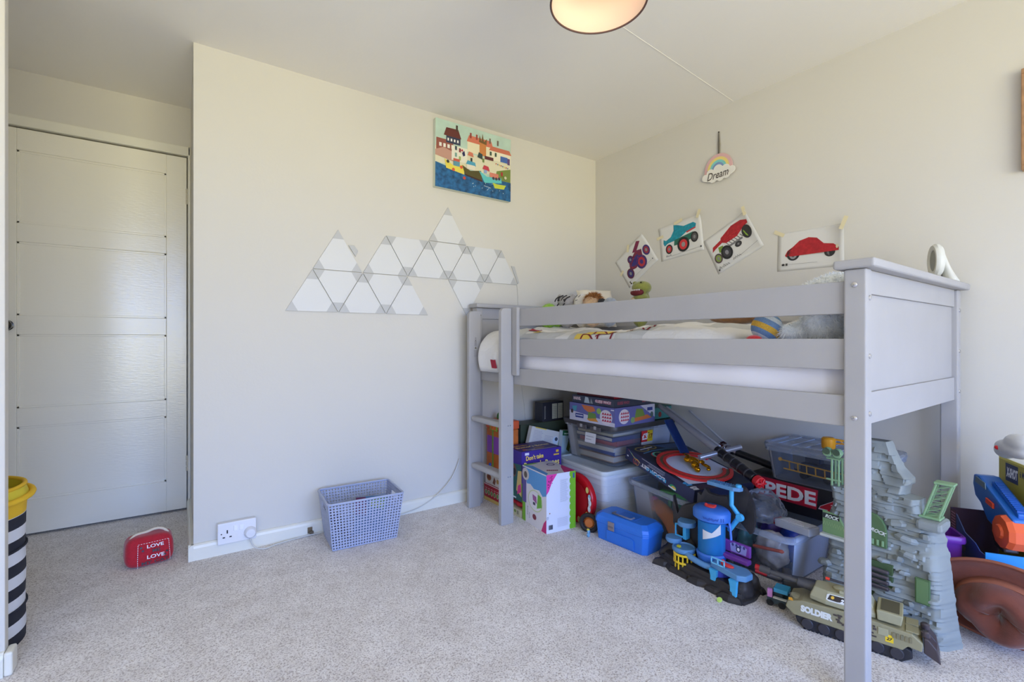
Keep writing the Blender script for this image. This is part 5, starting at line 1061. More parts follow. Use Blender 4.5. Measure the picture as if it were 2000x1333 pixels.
# ---- little toys between tin and toolbox
tc_ = thing('toy_wheel_car', 'small black-wheeled orange toy car beside the blue toolbox', 'toy car', (1.672, 1.738, 0))
tube('tyre', [(0.0, 0.040*math.cos(2*PI*k/28), 0.043+0.040*math.sin(2*PI*k/28)) for k in range(28)], 0.011, mat((36, 32, 32), 0.6), tc_, 8, True, rot=(0, 0, 0.5))
lathe('hub', [(0.001, 0.006), (0.020, 0.005), (0.027, -0.005)], mat((196, 110, 50), 0.4), tc_, (0, 0, 0.043), (0, -PI/2, 0.5), 20)
mf = thing('toy_figure', 'tiny blue and yellow toy figure on the carpet by the toolbox', 'toy figure', (1.622, 1.690, 0), 0.4)
blob('figure_body', [((0, 0, 0.012), (0.010, 0.008, 0.012)), ((0, 0, 0.030), (0.008, 0.008, 0.008)), ((0.012, 0, 0.018), (0.010, 0.004, 0.004)), ((-0.012, 0, 0.018), (0.010, 0.004, 0.004)), ((0.006, 0, 0.004), (0.005, 0.005, 0.005))], mat((120, 170, 200), 0.4), mf, 0.0025, smooth=2)
blob('hair', [((0, 0.002, 0.037), (0.008, 0.008, 0.005))], mat((216, 196, 70), 0.4), mf, 0.0025, smooth=1)
# ---- clear tub with orange and green toys
t2 = thing('open_tub', 'clear open tub with orange and green toys under the track set box', 'storage tub', (2.063, 1.462, 0), -0.16)
tub(t2, 0.375, 0.395, 0.240, 0.88, M_cl, r=0.035, rim=0.012, rimm=M_clr)
def inT(loc, rz, p): return tuple(Matrix.Translation(loc) @ Matrix.Rotation(rz, 4, 'Z') @ Vector(p))
T2 = lambda p: inT((2.063, 1.462, 0), -0.16, p)
og = thing('toy_helmet', 'orange curved plastic toy inside the clear tub, pink at one end', 'toy', T2((-0.118, 0.005, 0.0065)), -0.16)
V, F = [], []; NA, NB = 16, 8
for i in range(NA+1):
    a = 0.15+1.25*i/NA
    for j in range(NB+1):
        b_ = -0.5+j/NB; r = 0.145-0.02*abs(b_); V.append((b_*0.07, 0.10-r*math.cos(a)*1.15, r*math.sin(a)*0.95+0.012*(1-4*b_*b_)-0.02))
for i in range(NA):
    for j in range(NB): F.append((i*(NB+1)+j, i*(NB+1)+j+1, (i+1)*(NB+1)+j+1, (i+1)*(NB+1)+j))
mnz = min(v[2] for v in V); V = [(x, y, z-mnz) for x, y, z in V]
o = frommesh('shell', V, F, mat((255, 138, 44), 0.35), og, smooth=True); s_ = o.modifiers.new('t', 'SOLIDIFY'); s_.thickness = 0.028; s_.offset = 0.8
blob('pink_end', [((0.0, 0.085, 0.135), (0.030, 0.025, 0.028))], mat((222, 70, 140), 0.4), og, 0.006)
gt = thing('toy_blocks', 'pale green plastic toy crane inside the clear tub', 'toy', T2((-0.005, 0.03, 0.0065)), 0.3)
boxes('crane_frame', [((0.10, 0.02, 0.15), (0, 0, 0.08)), ((0.03, 0.14, 0.03), (0, 0.03, 0.165)), ((0.12, 0.10, 0.012), (0, 0, 0.007)), ((0.02, 0.02, 0.13), (0.06, 0.07, 0.07))], mat((110, 190, 120), 0.4), gt, bev=0.004)
dt = thing('toy_road', 'dark grey toy road piece lying in the clear tub', 'toy', T2((0.02, -0.125, 0.0065)), (0.0, 0, -0.2))
boxes('road', [((0.26, 0.06, 0.02), (0, 0, 0.011)), ((0.02, 0.06, 0.16), (-0.11, 0, 0.09)), ((0.02, 0.06, 0.16), (0.11, 0, 0.09))], mat((74, 80, 100), 0.5), dt, bev=0.003)
blt = thing('toy_bus', 'small blue toy bus half hidden in the clear tub', 'toy', T2((0.07, 0.12, 0.0065)), 0.6)
box2('bus_body', (-0.05, -0.025, 0.012), (0.05, 0.025, 0.075), mat((60, 110, 190), 0.4), blt, bev=0.008)
for x in (-0.03, 0.03):
    for y in (-0.026, 0.026): cyl('wheel', 0.012, 0.008, (x, y, 0.0125), mat((30, 30, 30), 0.6), blt, (PI/2, 0, 0))
# ---- track set box, tilted on the tub rim
lx, ly, lz_ = Vector((0.971, -0.238, 0.004)), Vector((0.234, 0.959, 0.163)), Vector((-0.043, -0.157, 0.987))
TW, TL, TH = 0.345, 0.515, 0.062
TR = Matrix((lx.normalized(), ly.normalized(), lz_.normalized())).transposed().to_euler()
TR = tuple(TR)
TO = Vector((1.822, 1.243, 0.306))
ts = thing('track_set_box', 'dark navy double loop track set box tilted across the clear tub', 'box', TO, TR)
box2('carton', (0, 0, -TH), (TW, TL, 0), mat((38, 42, 66), 0.4), ts, bev=0.0015)
neon = [(230, 90, 60), (90, 190, 210), (120, 210, 130), (236, 170, 70), (220, 220, 236)]
sideart = [('r', (44, 48, 82), 0, 0, 1, 1), ('t', (230, 230, 236), 'LOOP SET', 0.625, 0.50, 0.30, {'bold': 0.05, 'ang': PI, 'w': 0.36}), ('t', (70, 170, 220), 'DOUBLE', 0.645, 0.86-0.60+0.16, 0.26, {'bold': 0.05, 'ang': PI, 'w': 0.30}), ('r', (220, 220, 230), 0.27, 0.86, 0.62, 0.89), ('r', (180, 184, 206), 0.36, 0.60, 0.60, 0.64)]
sideart += [('r', (176, 180, 200), 0.38, 0.68+0.035*k, 0.62, 0.69+0.035*k) for k in range(4)]
sideart += [('l', neon[k % 5], [(0.04+0.02*k, 0.92-0.05*k), (0.10+0.02*k, 0.70-0.08*k), (0.17+0.012*k, 0.55), (0.25, 0.36+0.02*k)], 0.03) for k in range(4)]
sideart += [('l', neon[3 if k else 0], [(0.17+0.03*k+0.032*math.cos(a*PI/8), 0.28+0.22*math.sin(a*PI/8)) for a in range(17)], 0.035) for k in range(2)] + [('r', (220, 220, 226), 0.03, 0.30, 0.055, 0.42), ('c', (50, 160, 110), 0.74, 0.22, 0.045, 0.20), ('c', (230, 190, 70), 0.75, 0.20, 0.03, 0.13), ('r', (240, 240, 240), 0.68, 0.08, 0.78, 0.18)]
prints('side_artwork', sideart, ts, (0, TL, -TH), (0, -1, 0), (0, 0, 1), TL, TH)
topart = [('r', (34, 40, 56), 0, 0, 1, 1), ('l', (150, 130, 60), [(0.18+0.11*math.cos(a*PI/10), 0.90+0.05*math.sin(a*PI/10)) for a in range(21)], 0.016), ('l', (150, 130, 60), [(0.36+0.10*math.cos(a*PI/10), 0.93+0.045*math.sin(a*PI/10)) for a in range(21)], 0.016), ('p', (220, 220, 226), [(0.14, 0.885), (0.40, 0.925), (0.40, 0.94), (0.14, 0.90)])]
topart += [('l', neon[k % 4], [(0.30+0.11*math.cos(a*PI/10)+0.02*k, 0.73+0.07*math.sin(a*PI/10)) for a in range(3, 18)], 0.010) for k in range(3)] + [('l', (90, 150, 190), [(0.1, 0.80), (0.3, 0.84), (0.6, 0.86), (0.9, 0.80)], 0.012), ('l', (200, 80, 80), [(0.85+0.06*math.cos(a*PI/10), 0.62+0.06*math.sin(a*PI/10)) for a in range(21)], 0.01), ('p', (70, 96, 140), [(0.45, 0.97), (0.98, 0.97), (0.98, 0.84), (0.6, 0.87)])]
topart += [('t', (70, 170, 226), '5', 0.10, 0.16, 0.07, {'ang': PI, 'bold': 0.06, 'xs': 1.7}), ('t', (222, 222, 226), '5', 0.10, 0.07, 0.06, {'ang': PI, 'bold': 0.06, 'xs': 1.9})]
prints('top_artwork', topart, ts, (0, 0, 0.0), (1, 0, 0), (0, 1, 0), TW, TL)
# sheets of paper, track curve, gold toy on the box
def onbox(p): return TO + lx.normalized()*p[0]+ly.normalized()*p[1]+lz_.normalized()*p[2]
sh1 = prism('paper_sheet', [(0.015, 0.055), (0.02, 0.27), (0.15, 0.395), (0.315, 0.37), (0.330, 0.13), (0.16, 0.045)], 0.0012, mat((214, 216, 226), 0.8), None, (0, 0, 0.0031), (1, 0, 0), (0, 1, 0))
sh1.location = TO; sh1.rotation_euler = TR; tag(sh1, 'plain white sheet of paper lying on the track set box', 'paper')
sh2 = prism('paper_sheet', [(0.10, 0.13), (0.14, 0.26), (0.26, 0.22), (0.22, 0.09)], 0.0012, mat((224, 226, 236), 0.8), None, (0, 0, 0.0046), (1, 0, 0), (0, 1, 0))
sh2.location = TO; sh2.rotation_euler = TR; tag(sh2, 'smaller instruction sheet with pencil lines inside the red track curve', 'paper')
def ringband(name, r0, r1, a0, a1, z0, z1, m, parent, cx, cy, n=40):
    V, F = [], []
    for k in range(n+1):
        a = a0+(a1-a0)*k/n
        for r, z in ((r0, z0), (r1, z0), (r1, z1), (r0, z1)): V.append((cx+r*math.cos(a), cy+r*math.sin(a), z))
    for k in range(n):
        for j in range(4): F.append((k*4+j, k*4+(j+1) % 4, (k+1)*4+(j+1) % 4, (k+1)*4+j))
    F += [(0, 3, 2, 1), (4*n, 4*n+1, 4*n+2, 4*n+3)]
    o = frommesh(name, V, F, m, parent); bm = bmesh.new(); bm.from_mesh(o.data); bmesh.ops.recalc_face_normals(bm, faces=bm.faces); bm.to_mesh(o.data); bm.free(); return o
tcv = thing('track_curve', 'red toy racetrack curve with brown lane lying on the white paper', 'toy track', TO, TR)
cxr, cyr = 0.176, 0.206
ringband('track_edge', 0.160, 0.176, 0.35, 5.75, 0.0062, 0.0152, mat((214, 44, 40), 0.35), tcv, cxr, cyr)
ringband('track_lane', 0.1445, 0.1595, 0.35, 5.75, 0.0062, 0.0112, mat((112, 92, 66), 0.5), tcv, cxr, cyr)
ringband('track_edge', 0.130, 0.144, 0.35, 5.75, 0.0062, 0.0152, mat((214, 44, 40), 0.35), tcv, cxr, cyr)
gd = thing('gold_toy', 'shiny gold creature toy lying on the paper inside the track curve', 'toy', onbox((0.175, 0.215, 0.0065)), TR)
blob('gold_body', [((0.005, 0.0, 0.022), (0.020, 0.035, 0.020)), ((0.012, 0.045, 0.022), (0.013, 0.030, 0.012), (0, 0, -0.3)), ((0.026, 0.085, 0.018), (0.008, 0.022, 0.007), (0, 0, -0.3)), ((-0.022, -0.040, 0.022), (0.020, 0.024, 0.020), (0, 0, -0.4)), ((-0.040, -0.075, 0.016), (0.012, 0.018, 0.014)), ((0.030, -0.010, 0.024), (0.012, 0.028, 0.009), (0, 0, 0.5)), ((0.032, -0.052, 0.018), (0.008, 0.028, 0.008), (0, 0, 0.2)), ((0.024, -0.080, 0.012), (0.012, 0.010, 0.008)), ((-0.012, 0.030, 0.018), (0.012, 0.016, 0.012))], mat((226, 160, 32), 0.16, 1.0), gd, 0.0035, smooth=3, disp=0.003)
# glossy dark blue strip
bs = thing('blue_ramp', 'glossy dark blue moulded plastic strip propped behind the gold toy', 'toy part', (2.105, 1.490, 0.384), (0.72, 0.0, -0.40))
box2('strip', (-0.022, 0.0, -0.004), (0.022, 0.215, 0.004), mat((28, 52, 108), 0.16), bs, bev=0.003)
for k in range(8): box2('stud', (-0.016+0.014*(k % 3), 0.02+0.024*k, -0.009), (-0.002+0.014*(k % 3), 0.034+0.024*k, -0.0045), mat((22, 40, 90), 0.15), bs, bev=0.002)
tubes('strip_edge', [([(-0.023, 0.002, -0.004), (-0.023, 0.213, -0.004)], 0.003), ([(0.023, 0.002, -0.004), (0.023, 0.213, -0.004)], 0.003)], mat((46, 80, 140), 0.16), bs)
# ---- toy swords
def sword(name, label, p0, p1):
    p0, p1 = Vector(p0), Vector(p1); d = p1-p0; L = d.length
    t = thing(name, label, 'toy sword', p0); t.rotation_euler = d.to_track_quat('Z', 'Y').to_euler(); return t, L
M_sl = mat((168, 170, 178), 0.25, 0.6); M_bk2 = mat((30, 28, 30), 0.25); M_ch = mat((180, 178, 186), 0.12, 1.0)
t, L = sword('toy_sword', 'grey toy sword with black hilt, silver cross guard and red pommel', (2.262, 1.772, 0.578), (1.927, 1.000, 0.372))
cyl('blade', 0.0135, L*0.64, (0, 0, L*0.32), mat((158, 160, 168), 0.35), t, r2=0.017)
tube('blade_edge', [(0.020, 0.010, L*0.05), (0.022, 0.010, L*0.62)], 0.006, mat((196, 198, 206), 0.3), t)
cyl('hilt', 0.021, L*0.30, (0, 0, L*0.79), M_bk2, t, bev=0.003)
for k in range(5): cyl('hilt_ring', 0.0225, 0.010, (0, 0, L*(0.67+0.055*k)), mat((58, 54, 56), 0.3), t, bev=0.002)
cyl('pommel', 0.023, L*0.035, (0, 0, L*0.965), mat((206, 32, 40), 0.3), t, bev=0.004)
tubes('pommel_grip', [([(0.021*math.cos(a), 0.021*math.sin(a), L*0.985), (0, 0, L*0.99)], 0.004) for a in (0, 1.05, 2.1, 3.15, 4.2, 5.25)], mat((186, 24, 34), 0.3), t)
gdir = Vector((0.80, -0.56, 0.16)); gl = t.rotation_euler.to_matrix().inverted() @ gdir; gl.z = 0; gl.normalize()
for s in (-1, 1):
    c, s2 = gl.x, gl.y
    tube('cross_guard', [(s*0.020*c, s*0.020*s2, L*0.665), (s*0.050*c, s*0.050*s2, L*0.665), (s*0.105*c, s*0.105*s2, L*0.665)], 0.0125, M_sl, t, 12)
t, L = sword('toy_sword', 'black toy sword handle with chrome ribbed end lying by the wall', (2.302, 1.400, 0.402), (2.302, 1.150, 0.360))
cyl('handle', 0.0175, L*0.72, (0, 0, L*0.64), M_bk2, t, bev=0.002)
lathe('chrome_end', [(0.001, -0.012), (0.016, -0.012), (0.024, -0.004), (0.024, 0.006), (0.016, 0.012), (0.021, 0.020), (0.022, 0.030), (0.016, 0.038), (0.020, 0.046), (0.021, 0.058), (0.017, 0.066), (0.0185, 0.072)], M_ch, t, (0, 0, 0), (0, 0, 0), 10, smooth=False)
for k in range(5):
    a = 2*PI*k/5; tube('claw', [(0.022*math.cos(a), 0.022*math.sin(a), 0.004), (0.026*math.cos(a), 0.026*math.sin(a), -0.012), (0.016*math.cos(a), 0.016*math.sin(a), -0.024)], 0.006, mat((60, 24, 30), 0.25), t, 6)
t, L = sword('toy_wand', 'thin grey plastic rod resting against the wall above the sword', (2.440, 1.700, 0.545), (2.350, 1.405, 0.405))
cyl('rod', 0.0055, L, (0, 0, L/2), mat((196, 198, 204), 0.35), t, seg=12); cyl('rod_tip', 0.0075, 0.02, (0, 0, 0.01), mat((176, 178, 186), 0.35), t, seg=12, bev=0.002)
# ---- rear tubs and remote control car box
t3 = thing('open_tub', 'clear open tub stuffed with toy packets behind the black bat playset', 'storage tub', (2.105, 1.035, 0), 0.0)
tub(t3, 0.40, 0.305, 0.200, 0.86, M_cl, r=0.045, rim=0.014, rimm=M_clr)
for k in range(9): box2('rim_rib', (0.02+0.012*k, -0.1685, 0.182), (0.026+0.012*k, -0.1665, 0.2), M_clr, t3, bev=0.0005)
T3 = lambda p: (2.105+p[0], 1.035+p[1], p[2])
stuffs = [('toy_packet', 'crumpled blue packet low in the open tub', (0.05, -0.05, 0.006), (0.09, 0.07, 0.085), (44, 78, 190)), ('toy_packet', 'crumpled cream packet against the side of the open tub', (-0.085, -0.02, 0.006), (0.065, 0.085, 0.08), (196, 186, 176)), ('toy_packet', 'teal packet at the back of the open tub', (-0.06, 0.095, 0.006), (0.09, 0.045, 0.08), (70, 130, 136)), ('toy_packet', 'violet packet squeezed along the back of the open tub', (0.11, 0.07, 0.006), (0.07, 0.06, 0.08), (110, 90, 190))]
for nm, lb, p, r, c in stuffs:
    t = thing(nm, lb, 'packet', T3(p))
    blob('packet', [((0, 0, r[2]), (r[0]*0.80, r[1]*0.80, r[2])), ((r[0]*0.25, r[1]*0.15, r[2]*1.1), (r[0]*0.5, r[1]*0.5, r[2]*0.7))], mat(c, 0.25, noise=0.35, nscale=22), t, 0.008, disp=0.02, dscale=0.03)
t = thing('foam_dart', 'orange foam dart pressed against the side of the open tub', 'dart', T3((-0.160, -0.04, 0.115)), (PI/2-0.1, 0, 0.1))
lathe('dart', [(0.001, -0.055), (0.0065, -0.055), (0.0065, 0.045), (0.007, 0.046), (0.007, 0.056), (0.003, 0.062), (0.001, 0.062)], mat((236, 96, 60), 0.6), t, seg=14)
cb = thing('plastic_bag', 'clear crinkled plastic bag holding dark parts on top of the open tub', 'bag', T3((-0.055, 0.030, 0.172)), 0.2)
blob('bag_contents', [((0, 0, 0.055), (0.085, 0.065, 0.030)), ((0.03, 0.02, 0.085), (0.05, 0.05, 0.025))], mat((40, 38, 44), 0.25, noise=0.3, nscale=30), cb, 0.008, disp=0.015, dscale=0.02)
blob('bag_film', [((0, 0, 0.060), (0.105, 0.085, 0.048)), ((0.035, 0.01, 0.085), (0.065, 0.065, 0.050)), ((-0.06, 0.02, 0.07), (0.05, 0.05, 0.04))], clear((226, 230, 240), 0.12, 0.08, 'bag_film'), cb, 0.008, smooth=2, disp=0.035, dscale=0.035)
dp = thing('dart_packet', 'silver mesh toy packet with red end resting in the open tub', 'packet', T3((-0.100, -0.125, 0.203)), (0.0, 0.06, 1.35))
box2('tray', (-0.075, -0.030, 0), (0.075, 0.030, 0.030), mat((176, 180, 190), 0.35), dp, bev=0.004)
boxes('mesh_grid', [((0.002, 0.054, 0.002), (-0.06+0.010*k, 0, 0.0315)) for k in range(12)]+[((0.12, 0.002, 0.002), (-0.005, -0.024+0.008*k, 0.0316)) for k in range(7)], mat((226, 228, 234), 0.35), dp)['kind'] = 'stuff'
box2('red_end', (0.0752, -0.022, 0.004), (0.088, 0.022, 0.028), mat((190, 26, 34), 0.4), dp, bev=0.003)
sb = carton('car_box', 'black and red four wheel drive remote control car box lying on the tub', 'box', (2.322, 0.985, 0.2015), 0.0, (0.244, 0.460, 0.133), mat((26, 22, 26), 0.4), {'L': [('r', (26, 22, 28), 0, 0, 1, 1), ('p', (170, 20, 50), [(0.02, 0.97), (0.655, 0.93), (0.64, 0.30), (0.02, 0.34)]), ('t', (206, 26, 56), 'MPEDE', 0.008, 0.36, 0.50, {'bold': 0.10, 'w': 0.635}), ('t', (234, 232, 236), 'MPEDE', 0.014, 0.40, 0.44, {'bold': 0.035, 'w': 0.622}), ('t', (220, 200, 204), '4', 0.655, 0.20, 0.56, {'bold': 0.08, 'shear': 0.4, 'xs': 1.25}), ('t', (186, 22, 40), '4', 0.665, 0.24, 0.50, {'bold': 0.03, 'shear': 0.4, 'xs': 1.25}), ('t', (214, 210, 214), 'DRIVE', 0.69, 0.05, 0.12, {'bold': 0.04, 'shear': 0.3, 'w': 0.2})]})
t4 = thing('lidded_tub', 'small clear tub with clear lid and toys on the black car box', 'storage tub', (2.308, 0.905, 0.3355), 0.0)
tub(t4, 0.265, 0.440, 0.150, 0.90, M_cl, r=0.03, rim=0.006, rimm=M_clr)
lid(t4, 0.275, 0.450, 0.152, 0.012, clear((222, 228, 238), 0.16, 0.2), 0.034, ribs=7)
lad = thing('toy_ladder', 'yellow toy ladder lying against the side of the small lidded tub', 'toy ladder', (2.206, 0.93, 0.375), (0.0, -0.12, 0.0))
M_yl = mat((255, 190, 66), 0.45)
tubes('ladder_rail', [([(0, 0.125, 0.012), (0, -0.19, 0.000)], 0.003), ([(0, 0.135, 0.050), (0, -0.19, 0.034)], 0.003)], M_yl, lad)
for k in range(8): tubes('rung', [([(0, 0.10-0.035*k, 0.010-0.001*k), (0, 0.10-0.035*k, 0.046-0.001*k)], 0.0026)], M_yl, lad)
cyl('hook', 0.008, 0.006, (0, 0.138, 0.052), M_yl, lad, (0, PI/2, 0), seg=14)
for nm, lb, p, parts, c in (('toy_truck', 'dark toy truck inside the small lidded tub', (2.300, 0.95, 0.342), [((0.07, 0.13, 0.05), (0, 0, 0.045)), ((0.05, 0.06, 0.03), (0, 0.02, 0.086)), ((0.06, 0.05, 0.03), (0, -0.10, 0.040))], (50, 56, 80)), ('toy_digger', 'brown toy digger arm at the bottom of the small lidded tub', (2.255, 0.780, 0.342), [((0.05, 0.16, 0.015), (0, 0, 0.010)), ((0.03, 0.10, 0.02), (0, 0.0, 0.028))], (150, 110, 66))):
    t = thing(nm, lb, 'toy', p); boxes('chassis', parts, mat(c, 0.5), t, bev=0.006)
    for y in (-0.045, 0.05): cyl('wheel', 0.016, 0.075, (0, y, 0.016), mat((34, 34, 40), 0.6), t, (0, PI/2, 0), seg=16)
# ================================================================== black bat-winged playset
bp = thing('hero_playset', 'black bat-winged rock playset with blue tube and yellow cage', 'playset', (1.74, 1.13, 0))
def wl(p): return Vector((p[0]-1.74, p[1]-1.13, p[2]))
M_rk = mat((46, 42, 42), 0.55, noise=0.12, nscale=30, bump=0.15, bscale=60)
M_lb = mat((96, 146, 190), 0.45); M_lb2 = mat((72, 176, 226), 0.4); M_mb = mat((58, 116, 206), 0.4); M_vb = mat((62, 78, 190), 0.4)
wing = [(1.789, 1.314, 0.278), (1.789, 1.314, 0.214), (1.795, 1.296, 0.202), (1.8, 1.28, 0.239), (1.809, 1.248, 0.254), (1.818, 1.217, 0.265), (1.82, 1.214, 0.311), (1.824, 1.2, 0.302), (1.828, 1.185, 0.336), (1.833, 1.17, 0.316), (1.843, 1.136, 0.312), (1.853, 1.103, 0.318), (1.86, 1.054, 0.372), (1.86, 1.03, 0.366), (1.86, 1.011, 0.340), (1.86, 0.995, 0.305), (1.86, 0.991, 0.26), (1.86, 0.992, 0.226), (1.86, 1.001, 0.195), (1.86, 1.011, 0.192), (1.86, 1.024, 0.204), (1.86, 1.042, 0.222), (1.86, 1.062, 0.231), (1.853, 1.085, 0.16), (1.850, 1.10, 0.02), (1.825, 1.20, 0.02), (1.797, 1.285, 0.10), (1.790, 1.315, 0.16)]
k = len(wing); F0 = [wl(p)+Vector((-0.020, 0, 0)) for p in wing]; F1 = [v+Vector((0.022, 0.004, 0)) for v in F0]
o = frommesh('bat_wing', F0+F1, [tuple(range(k)), tuple(reversed(range(k, 2*k)))]+[(i, i+k, (i+1) % k+k, (i+1) % k) for i in range(k)], M_rk, bp)
bm = bmesh.new(); bm.from_mesh(o.data); bmesh.ops.recalc_face_normals(bm, faces=bm.faces); bm.to_mesh(o.data); bm.free(); addbev(o, 0.004)
# stepped rock base following the traced foot line
foot = [(1.69, 1.335), (1.678, 1.279), (1.663, 1.171), (1.662, 1.079), (1.655, 1.016), (1.645, 0.971), (1.664, 0.934), (1.720, 0.925), (1.785, 0.940), (1.84, 0.99), (1.855, 1.05), (1.85, 1.13), (1.83, 1.22), (1.79, 1.31), (1.745, 1.35)]
V, F = [], []; n = len(foot)*3
def footpt(j):
    i = j//3; f = (j % 3)/3; a = foot[i]; b = foot[(i+1) % len(foot)]; return (a[0]+(b[0]-a[0])*f, a[1]+(b[1]-a[1])*f)
lev = [(1.0, 0.0), (1.0, 0.012), (0.95, 0.016), (0.93, 0.034), (0.86, 0.038), (0.84, 0.052)]
cx0, cy0 = 1.755, 1.135
for s, z in lev:
    for j in range(n):
        x, y = footpt(j); kk = s*(1+0.03*noise.noise(Vector((x*30, y*30, z*20))))
        V.append((cx0+(x-cx0)*kk-1.74, cy0+(y-cy0)*kk-1.13, z+(0.006*noise.noise(Vector((x*20, y*20, 3))) if z > 0.02 else 0)))
for i in range(len(lev)-1):
    for j in range(n): F.append((i*n+j, i*n+(j+1) % n, (i+1)*n+(j+1) % n, (i+1)*n+j))
F.append(tuple(reversed(range(n)))); F.append(tuple((len(lev)-1)*n+j for j in range(n)))
o = frommesh('rock_base', V, F, M_rk, bp); bm = bmesh.new(); bm.from_mesh(o.data); bmesh.ops.recalc_face_normals(bm, faces=bm.faces); bm.to_mesh(o.data); bm.free()
blob('rock_lump', [(wl((1.775, 1.305, 0.04)), (0.045, 0.040, 0.055)), (wl((1.745, 1.33, 0.03)), (0.04, 0.03, 0.03)), (wl((1.80, 1.26, 0.06)), (0.03, 0.05, 0.06))], M_rk, bp, 0.007, disp=0.012, dscale=0.03)
blob('rock_lump', [(wl((1.71, 0.965, 0.035)), (0.045, 0.035, 0.045)), (wl((1.775, 0.97, 0.03)), (0.04, 0.03, 0.045))], M_rk, bp, 0.007, disp=0.012, dscale=0.03)
for x, y, r in ((1.672, 1.245, 0.022), (1.668, 1.20, 0.020), (1.662, 1.12, 0.024), (1.660, 1.045, 0.022), (1.652, 0.985, 0.024), (1.685, 1.30, 0.026), (1.800, 0.975, 0.024)):
    lathe('rock', [(0.001, -0.0), (r*1.15, 0.0), (r*1.1, r*0.35), (r*0.9, r*0.75), (r*0.5, r*1.0), (0.001, r*1.05)], M_rk, bp, wl((x+0.006, y, 0.0)), (0, 0, rnd(-0.5, 0.5)), 6, smooth=False, sx=0.85, sy=1.9)
# containment tube
c = wl((1.757, 1.122, 0))
def bcyl(name, prof, m, at, sx=1, sy=1, seg=36): return lathe(name, prof, m, bp, at, (0, 0, 0), seg, sx=sx, sy=sy)
tubeM = clear((60, 160, 226), 0.42, 0.12, 'blue_clear_plastic')
bcyl('tube_wall', [(0.050, 0.108), (0.052, 0.112), (0.052, 0.232), (0.050, 0.234), (0.0485, 0.232), (0.0485, 0.110)], tubeM, c)
bcyl('tube_core', [(0.001, 0.109), (0.030, 0.109), (0.026, 0.135), (0.012, 0.150), (0.001, 0.152)], mat((60, 150, 216), 0.4), c)
bcyl('tube_foot', [(0.001, 0.052), (0.050, 0.052), (0.052, 0.075), (0.056, 0.090), (0.058, 0.102), (0.054, 0.108), (0.001, 0.108)], M_mb, c)
bcyl('tube_top', [(0.001, 0.235), (0.056, 0.235), (0.066, 0.242), (0.067, 0.270), (0.062, 0.278), (0.054, 0.284), (0.001, 0.286)], M_mb, c, sx=0.92, sy=1.12)
blob('red_button', [((c.x-0.004, c.y+0.004, 0.288), (0.018, 0.025, 0.006)), ((c.x-0.010, c.y+0.018, 0.294), (0.005, 0.006, 0.006)), ((c.x+0.006, c.y-0.012, 0.292), (0.008, 0.006, 0.005))], mat((222, 62, 60), 0.4), bp, 0.003)
def cylwarp(R, z0, hh, a0, a1):
    def f(x, y, z): a = a0+(a1-a0)*x; return Vector((c.x+(R+z)*math.cos(a), c.y+(R+z)*math.sin(a), z0+hh*y))
    return f
bat = [(0, 0.9), (0.14, 0.6), (0.2, 0.72), (0.30, 0.55), (0.38, 0.70), (0.44, 0.85), (0.5, 0.66), (0.56, 0.85), (0.62, 0.70), (0.70, 0.55), (0.80, 0.72), (0.86, 0.6), (1, 0.9), (0.94, 0.25), (0.8, 0.35), (0.66, 0.1), (0.5, 0.35), (0.34, 0.1), (0.2, 0.35), (0.06, 0.25)]
def fanpoly(poly): return poly
prints('bat_emblem', [('p', (36, 84, 170), bat), ('r', (36, 84, 170), 1.12, 0.1, 1.18, 0.9), ('r', (36, 84, 170), 1.28, 0.1, 1.34, 0.9)], bp, (0, 0, 0), (1, 0, 0), (0, 0, 1), 1, 1, warp=lambda x, y, z: Vector((c.x+0.92*(0.0675+z)*math.cos(3.15+0.85*x), c.y+1.12*(0.0675+z)*math.sin(3.15+0.85*x), 0.246+0.018*y)))
lab = []
NX, NY = 12, 6
V = []; F = []
for i in range(NX+1):
    for j in range(NY+1):
        u, v = i/NX, j/NY; a = 3.05+1.35*u; zz = 0.165+0.028*u+v*(0.030+0.010*abs(u-0.5)*2)-0.012*(1-abs(2*u-1))*v
        V.append((c.x+0.0526*math.cos(a), c.y+0.0526*math.sin(a), zz))
for i in range(NX):
    for j in range(NY): F.append((i*(NY+1)+j, (i+1)*(NY+1)+j, (i+1)*(NY+1)+j+1, i*(NY+1)+j+1))
frommesh('white_sticker', V, F, mat((214, 212, 210), 0.6), bp, smooth=True)
# platforms and ladder towers on the far side
bcyl('platform_disc', [(0.001, 0.170), (0.036, 0.170), (0.038, 0.178), (0.036, 0.190), (0.001, 0.191)], M_lb, wl((1.765, 1.242, 0)))
loft('platform_slab', [([(x, y) for x, y in [(0.02, 0.10), (0.05, 0.19), (0.095, 0.18), (0.085, 0.10), (0.05, 0.09)]], 0.172), ([(0.02, 0.10), (0.05, 0.19), (0.095, 0.18), (0.085, 0.10), (0.05, 0.09)], 0.190)], M_lb, bp)
boxes('lift_tower', [((0.030, 0.016, 0.062), (0.03, 0.118, 0.140)), ((0.006, 0.006, 0.055), (0.015, 0.160, 0.140)), ((0.006, 0.036, 0.006), (0.015, 0.142, 0.166)), ((0.006, 0.036, 0.006), (0.015, 0.142, 0.118))], M_lb2, bp, bev=0.002)
bcyl('platform_disc', [(0.001, 0.096), (0.030, 0.096), (0.034, 0.104), (0.032, 0.116), (0.001, 0.117)], M_lb, wl((1.735, 1.285, 0)))
bcyl('cage_top', [(0.001, 0.078), (0.042, 0.078), (0.047, 0.084), (0.047, 0.094), (0.042, 0.098), (0.040, 0.092), (0.001, 0.092)], M_lb, wl((1.722, 1.226, 0)))
box2('cage_flag', tuple(wl((1.700, 1.232, 0.093))), tuple(wl((1.712, 1.246, 0.101))), mat((216, 206, 50), 0.4), bp, bev=0.001)
cc = wl((1.712, 1.216, 0))
